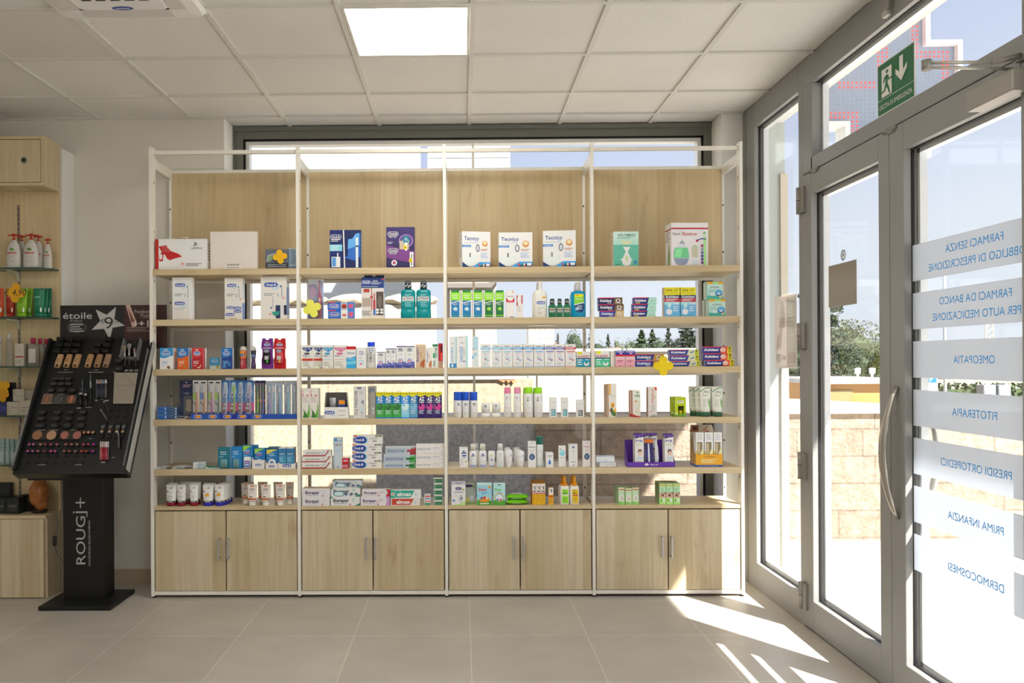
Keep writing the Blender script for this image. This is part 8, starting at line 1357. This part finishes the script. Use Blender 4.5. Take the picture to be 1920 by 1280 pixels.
for i, (x0, x1, yt, Y) in enumerate(((50, 68.5, 633, 4.895), (66, 80, 634, 4.935), (78, 91, 635, 4.965))):
    lbot(x0, x1, yt, 3, pos(i, 3) + ' clear micellar bottles with crimson caps', [('bottle', CLR, [(0, .95), (.02, 1), (.68, 1), (.78, .72), (.80, .46)], 2.6, [('R', .12, .1, .88, .92, 'c4bfb8'), ('L', .22, .8, .66, 7, .08, '8c8882')] if i == 0 else None, (.06, .66)), ('cap', '9c1c44', [(.80, .46), (.81, .50), (.98, .50), (1, .46)], 2, None, (0, 1), .9)], Y, 'micellar_bottle', 'bottle', 'crimson-cap clear bottles')
lbox(27.5, 44, 644, 3, .05, 'b8b0a4', [('R', .05, .38, .95, .45, 'a84a44'), ('L', .2, .8, .25, 3, .06, '8a8278'), ('L', .1, .4, .95, 1, .03, '8a8278'), ('R', .6, .6, .66, .9, 'a09890')], 'white carton with red line on the third glass shelf')
z = lbox(12, 34.5, 753, 4, .06, 'b5ae9e', [('L', 0.30, 0.90, .55, 1, .06, '4a463e'), ('R', .1, .1, .2, .8, 'a09a8c')], 'cream box lower left on the fourth glass shelf', Y=4.9)
lbox(35.2, 61, 751, 4, .06, 'b8b09e', [('L', 0.20, 0.70, .52, 1, .06, '4a463e'), ('L', .1, .6, .36, 3, .06, '8a8272'), ('L', .05, .2, .9, 1, .05, '8a8272')], 'cream box lower right on the fourth glass shelf', Y=4.89)
lbox(23.5, 44.6, 729.5, 4, .05, 'b0aa9c', [('L', 0.27, 0.93, .42, 1, .06, '3a362e'), ('R', .1, .5, .2, .9, '8c8678')], 'cream box upper left resting on the lower cream boxes', Y=4.905, z0=z + .003)
lbox(45.2, 63, 730, 4, .05, '968f80', [('R', .1, .1, .3, .3, '7c7668')], 'darker cream box upper right resting on the lower ones', Y=4.915, z0=z + .003)
z = lbox(-20, 11.5, 754, 4, .06, '2c3060', [('R', .5, .3, .95, .7, '3a3f80')], 'dark blue box at the left picture edge, fourth glass shelf', Y=4.9)
lbox(-20, 26.5, 717, 4, .02, '17171a', [], 'black card box behind the two yellow flower tags', Y=4.925, z0=z + .001, name='carton')
clover(4, 727, 32, 4.895, 'yellow flower tag at the far left, upper of two on the black box', 'c99812', None, .6)
clover(4, 741, 26, 4.889, 'yellow flower tag at the far left, lower of two on the black box', 'c08c10', None, .2)
for i in range(4):
    lbox(-8 + 9.5 * i, 6 + 9 * i, 822 + i * .5, 5, .012, ('8fa4a4', '9ab0b0', '8ca6a8', '94a8a8')[i], [('R', .1, .1, .9, .5, 'a8bcbc'), ('L', .2, .8, .8, 3, .08, '6c8488')], pos(i, 4) + ' pale blue sachets on the lowest glass shelf', 'sachet', 4.9 + .014 * i, None, 'sachet', 'pale blue sachets')
X_ = onY(30, 860, 4.9).x; m = MB().rock((0, 0, .038), 1, clear_mat('bag_film', 'e8e8e4', .45, .1, .2), 4, 2, 0.2, (.05, .024, .034)); tag(m.build('clear_bag', None, (X_, 4.93, gb(5))), 'crumpled clear bag beside the sachets', 'bag')
# dark boxes and salt lamp on the base cabinet
for i, (x0, x1, yt, Y) in enumerate(((-14, 8, 934, 4.89), (9, 33, 933, 4.885))):
    lbox(x0, x1, yt, 6, .09, '1c201e', [('R', .2, .4, .85, .56, '55594f'), ('R', .3, .22, .75, .3, '44483f')], pos(i, 2) + ' low black boxes beside the salt lamp', 'box', Y, None, 'small_box', 'low black boxes')
lbox(-14, 18, 905, 6, .03, '15181a', [('R', .1, .2, .9, .8, '1c2022')], 'tall black box behind the low black boxes', Y=4.975, name='carton')
lbox(36, 55, 928, 6, .05, '17191a', [], 'short black box left of the salt lamp', Y=4.965, name='small_box')
p = onY(74, 950, 4.93); t = empty('salt_lamp', (p.x, 4.93, gb(6)), 0, 'rough orange salt crystal lamp on a dark wooden base', 'lamp')
q = mat('a0622c', .35, 0, 0, .5, noise=.25); hL = onY(74, 897, 4.93).z - gb(6)
m = MB().rock((0, 0, hL * .54), 1, q, 9, 3, .22, (.058, .05, hL * .47)); m.build('crystal', t)
MB().loft([(0, .045, .04), (.012, .05, .045), (.018, .046, .04)], mat('2c1a10', .4), 24).build('base', t)
c_ = [onX(x, y, UX + .008) for x, y in ((98, 947), (104, 953), (105, 975), (99, 990))]
P = [Vector((p.x + .04, 4.93, gb(6) + .006)), Vector((UX - .01, 4.94, gb(6) + .004))] + [Vector((UX + .008, 4.95, gb(6) - .005)), Vector((UX + .012, 4.96, gb(6) - .09)), Vector((UX + .007, 4.93, gb(6) - .16)), Vector((UX + .006, 4.93, gb(6) - .19)), Vector((UX + .012, 4.95, gb(6) - .26)), Vector((UX + .05, 5.0, gb(6) - .36)), Vector((UX + .12, 5.17, gb(6) - .42))]
MB().tube([v - Vector((p.x, 4.93, gb(6))) for v in P], .0022, mat('8d8a84', .4), 6).build('cord', t)
MB().cham(-.005, .011, -.014, .014, -.03, .03, .004, mat('4a4640', .4)).build('dimmer', t, (UX + .006 - p.x, .0, -.175))
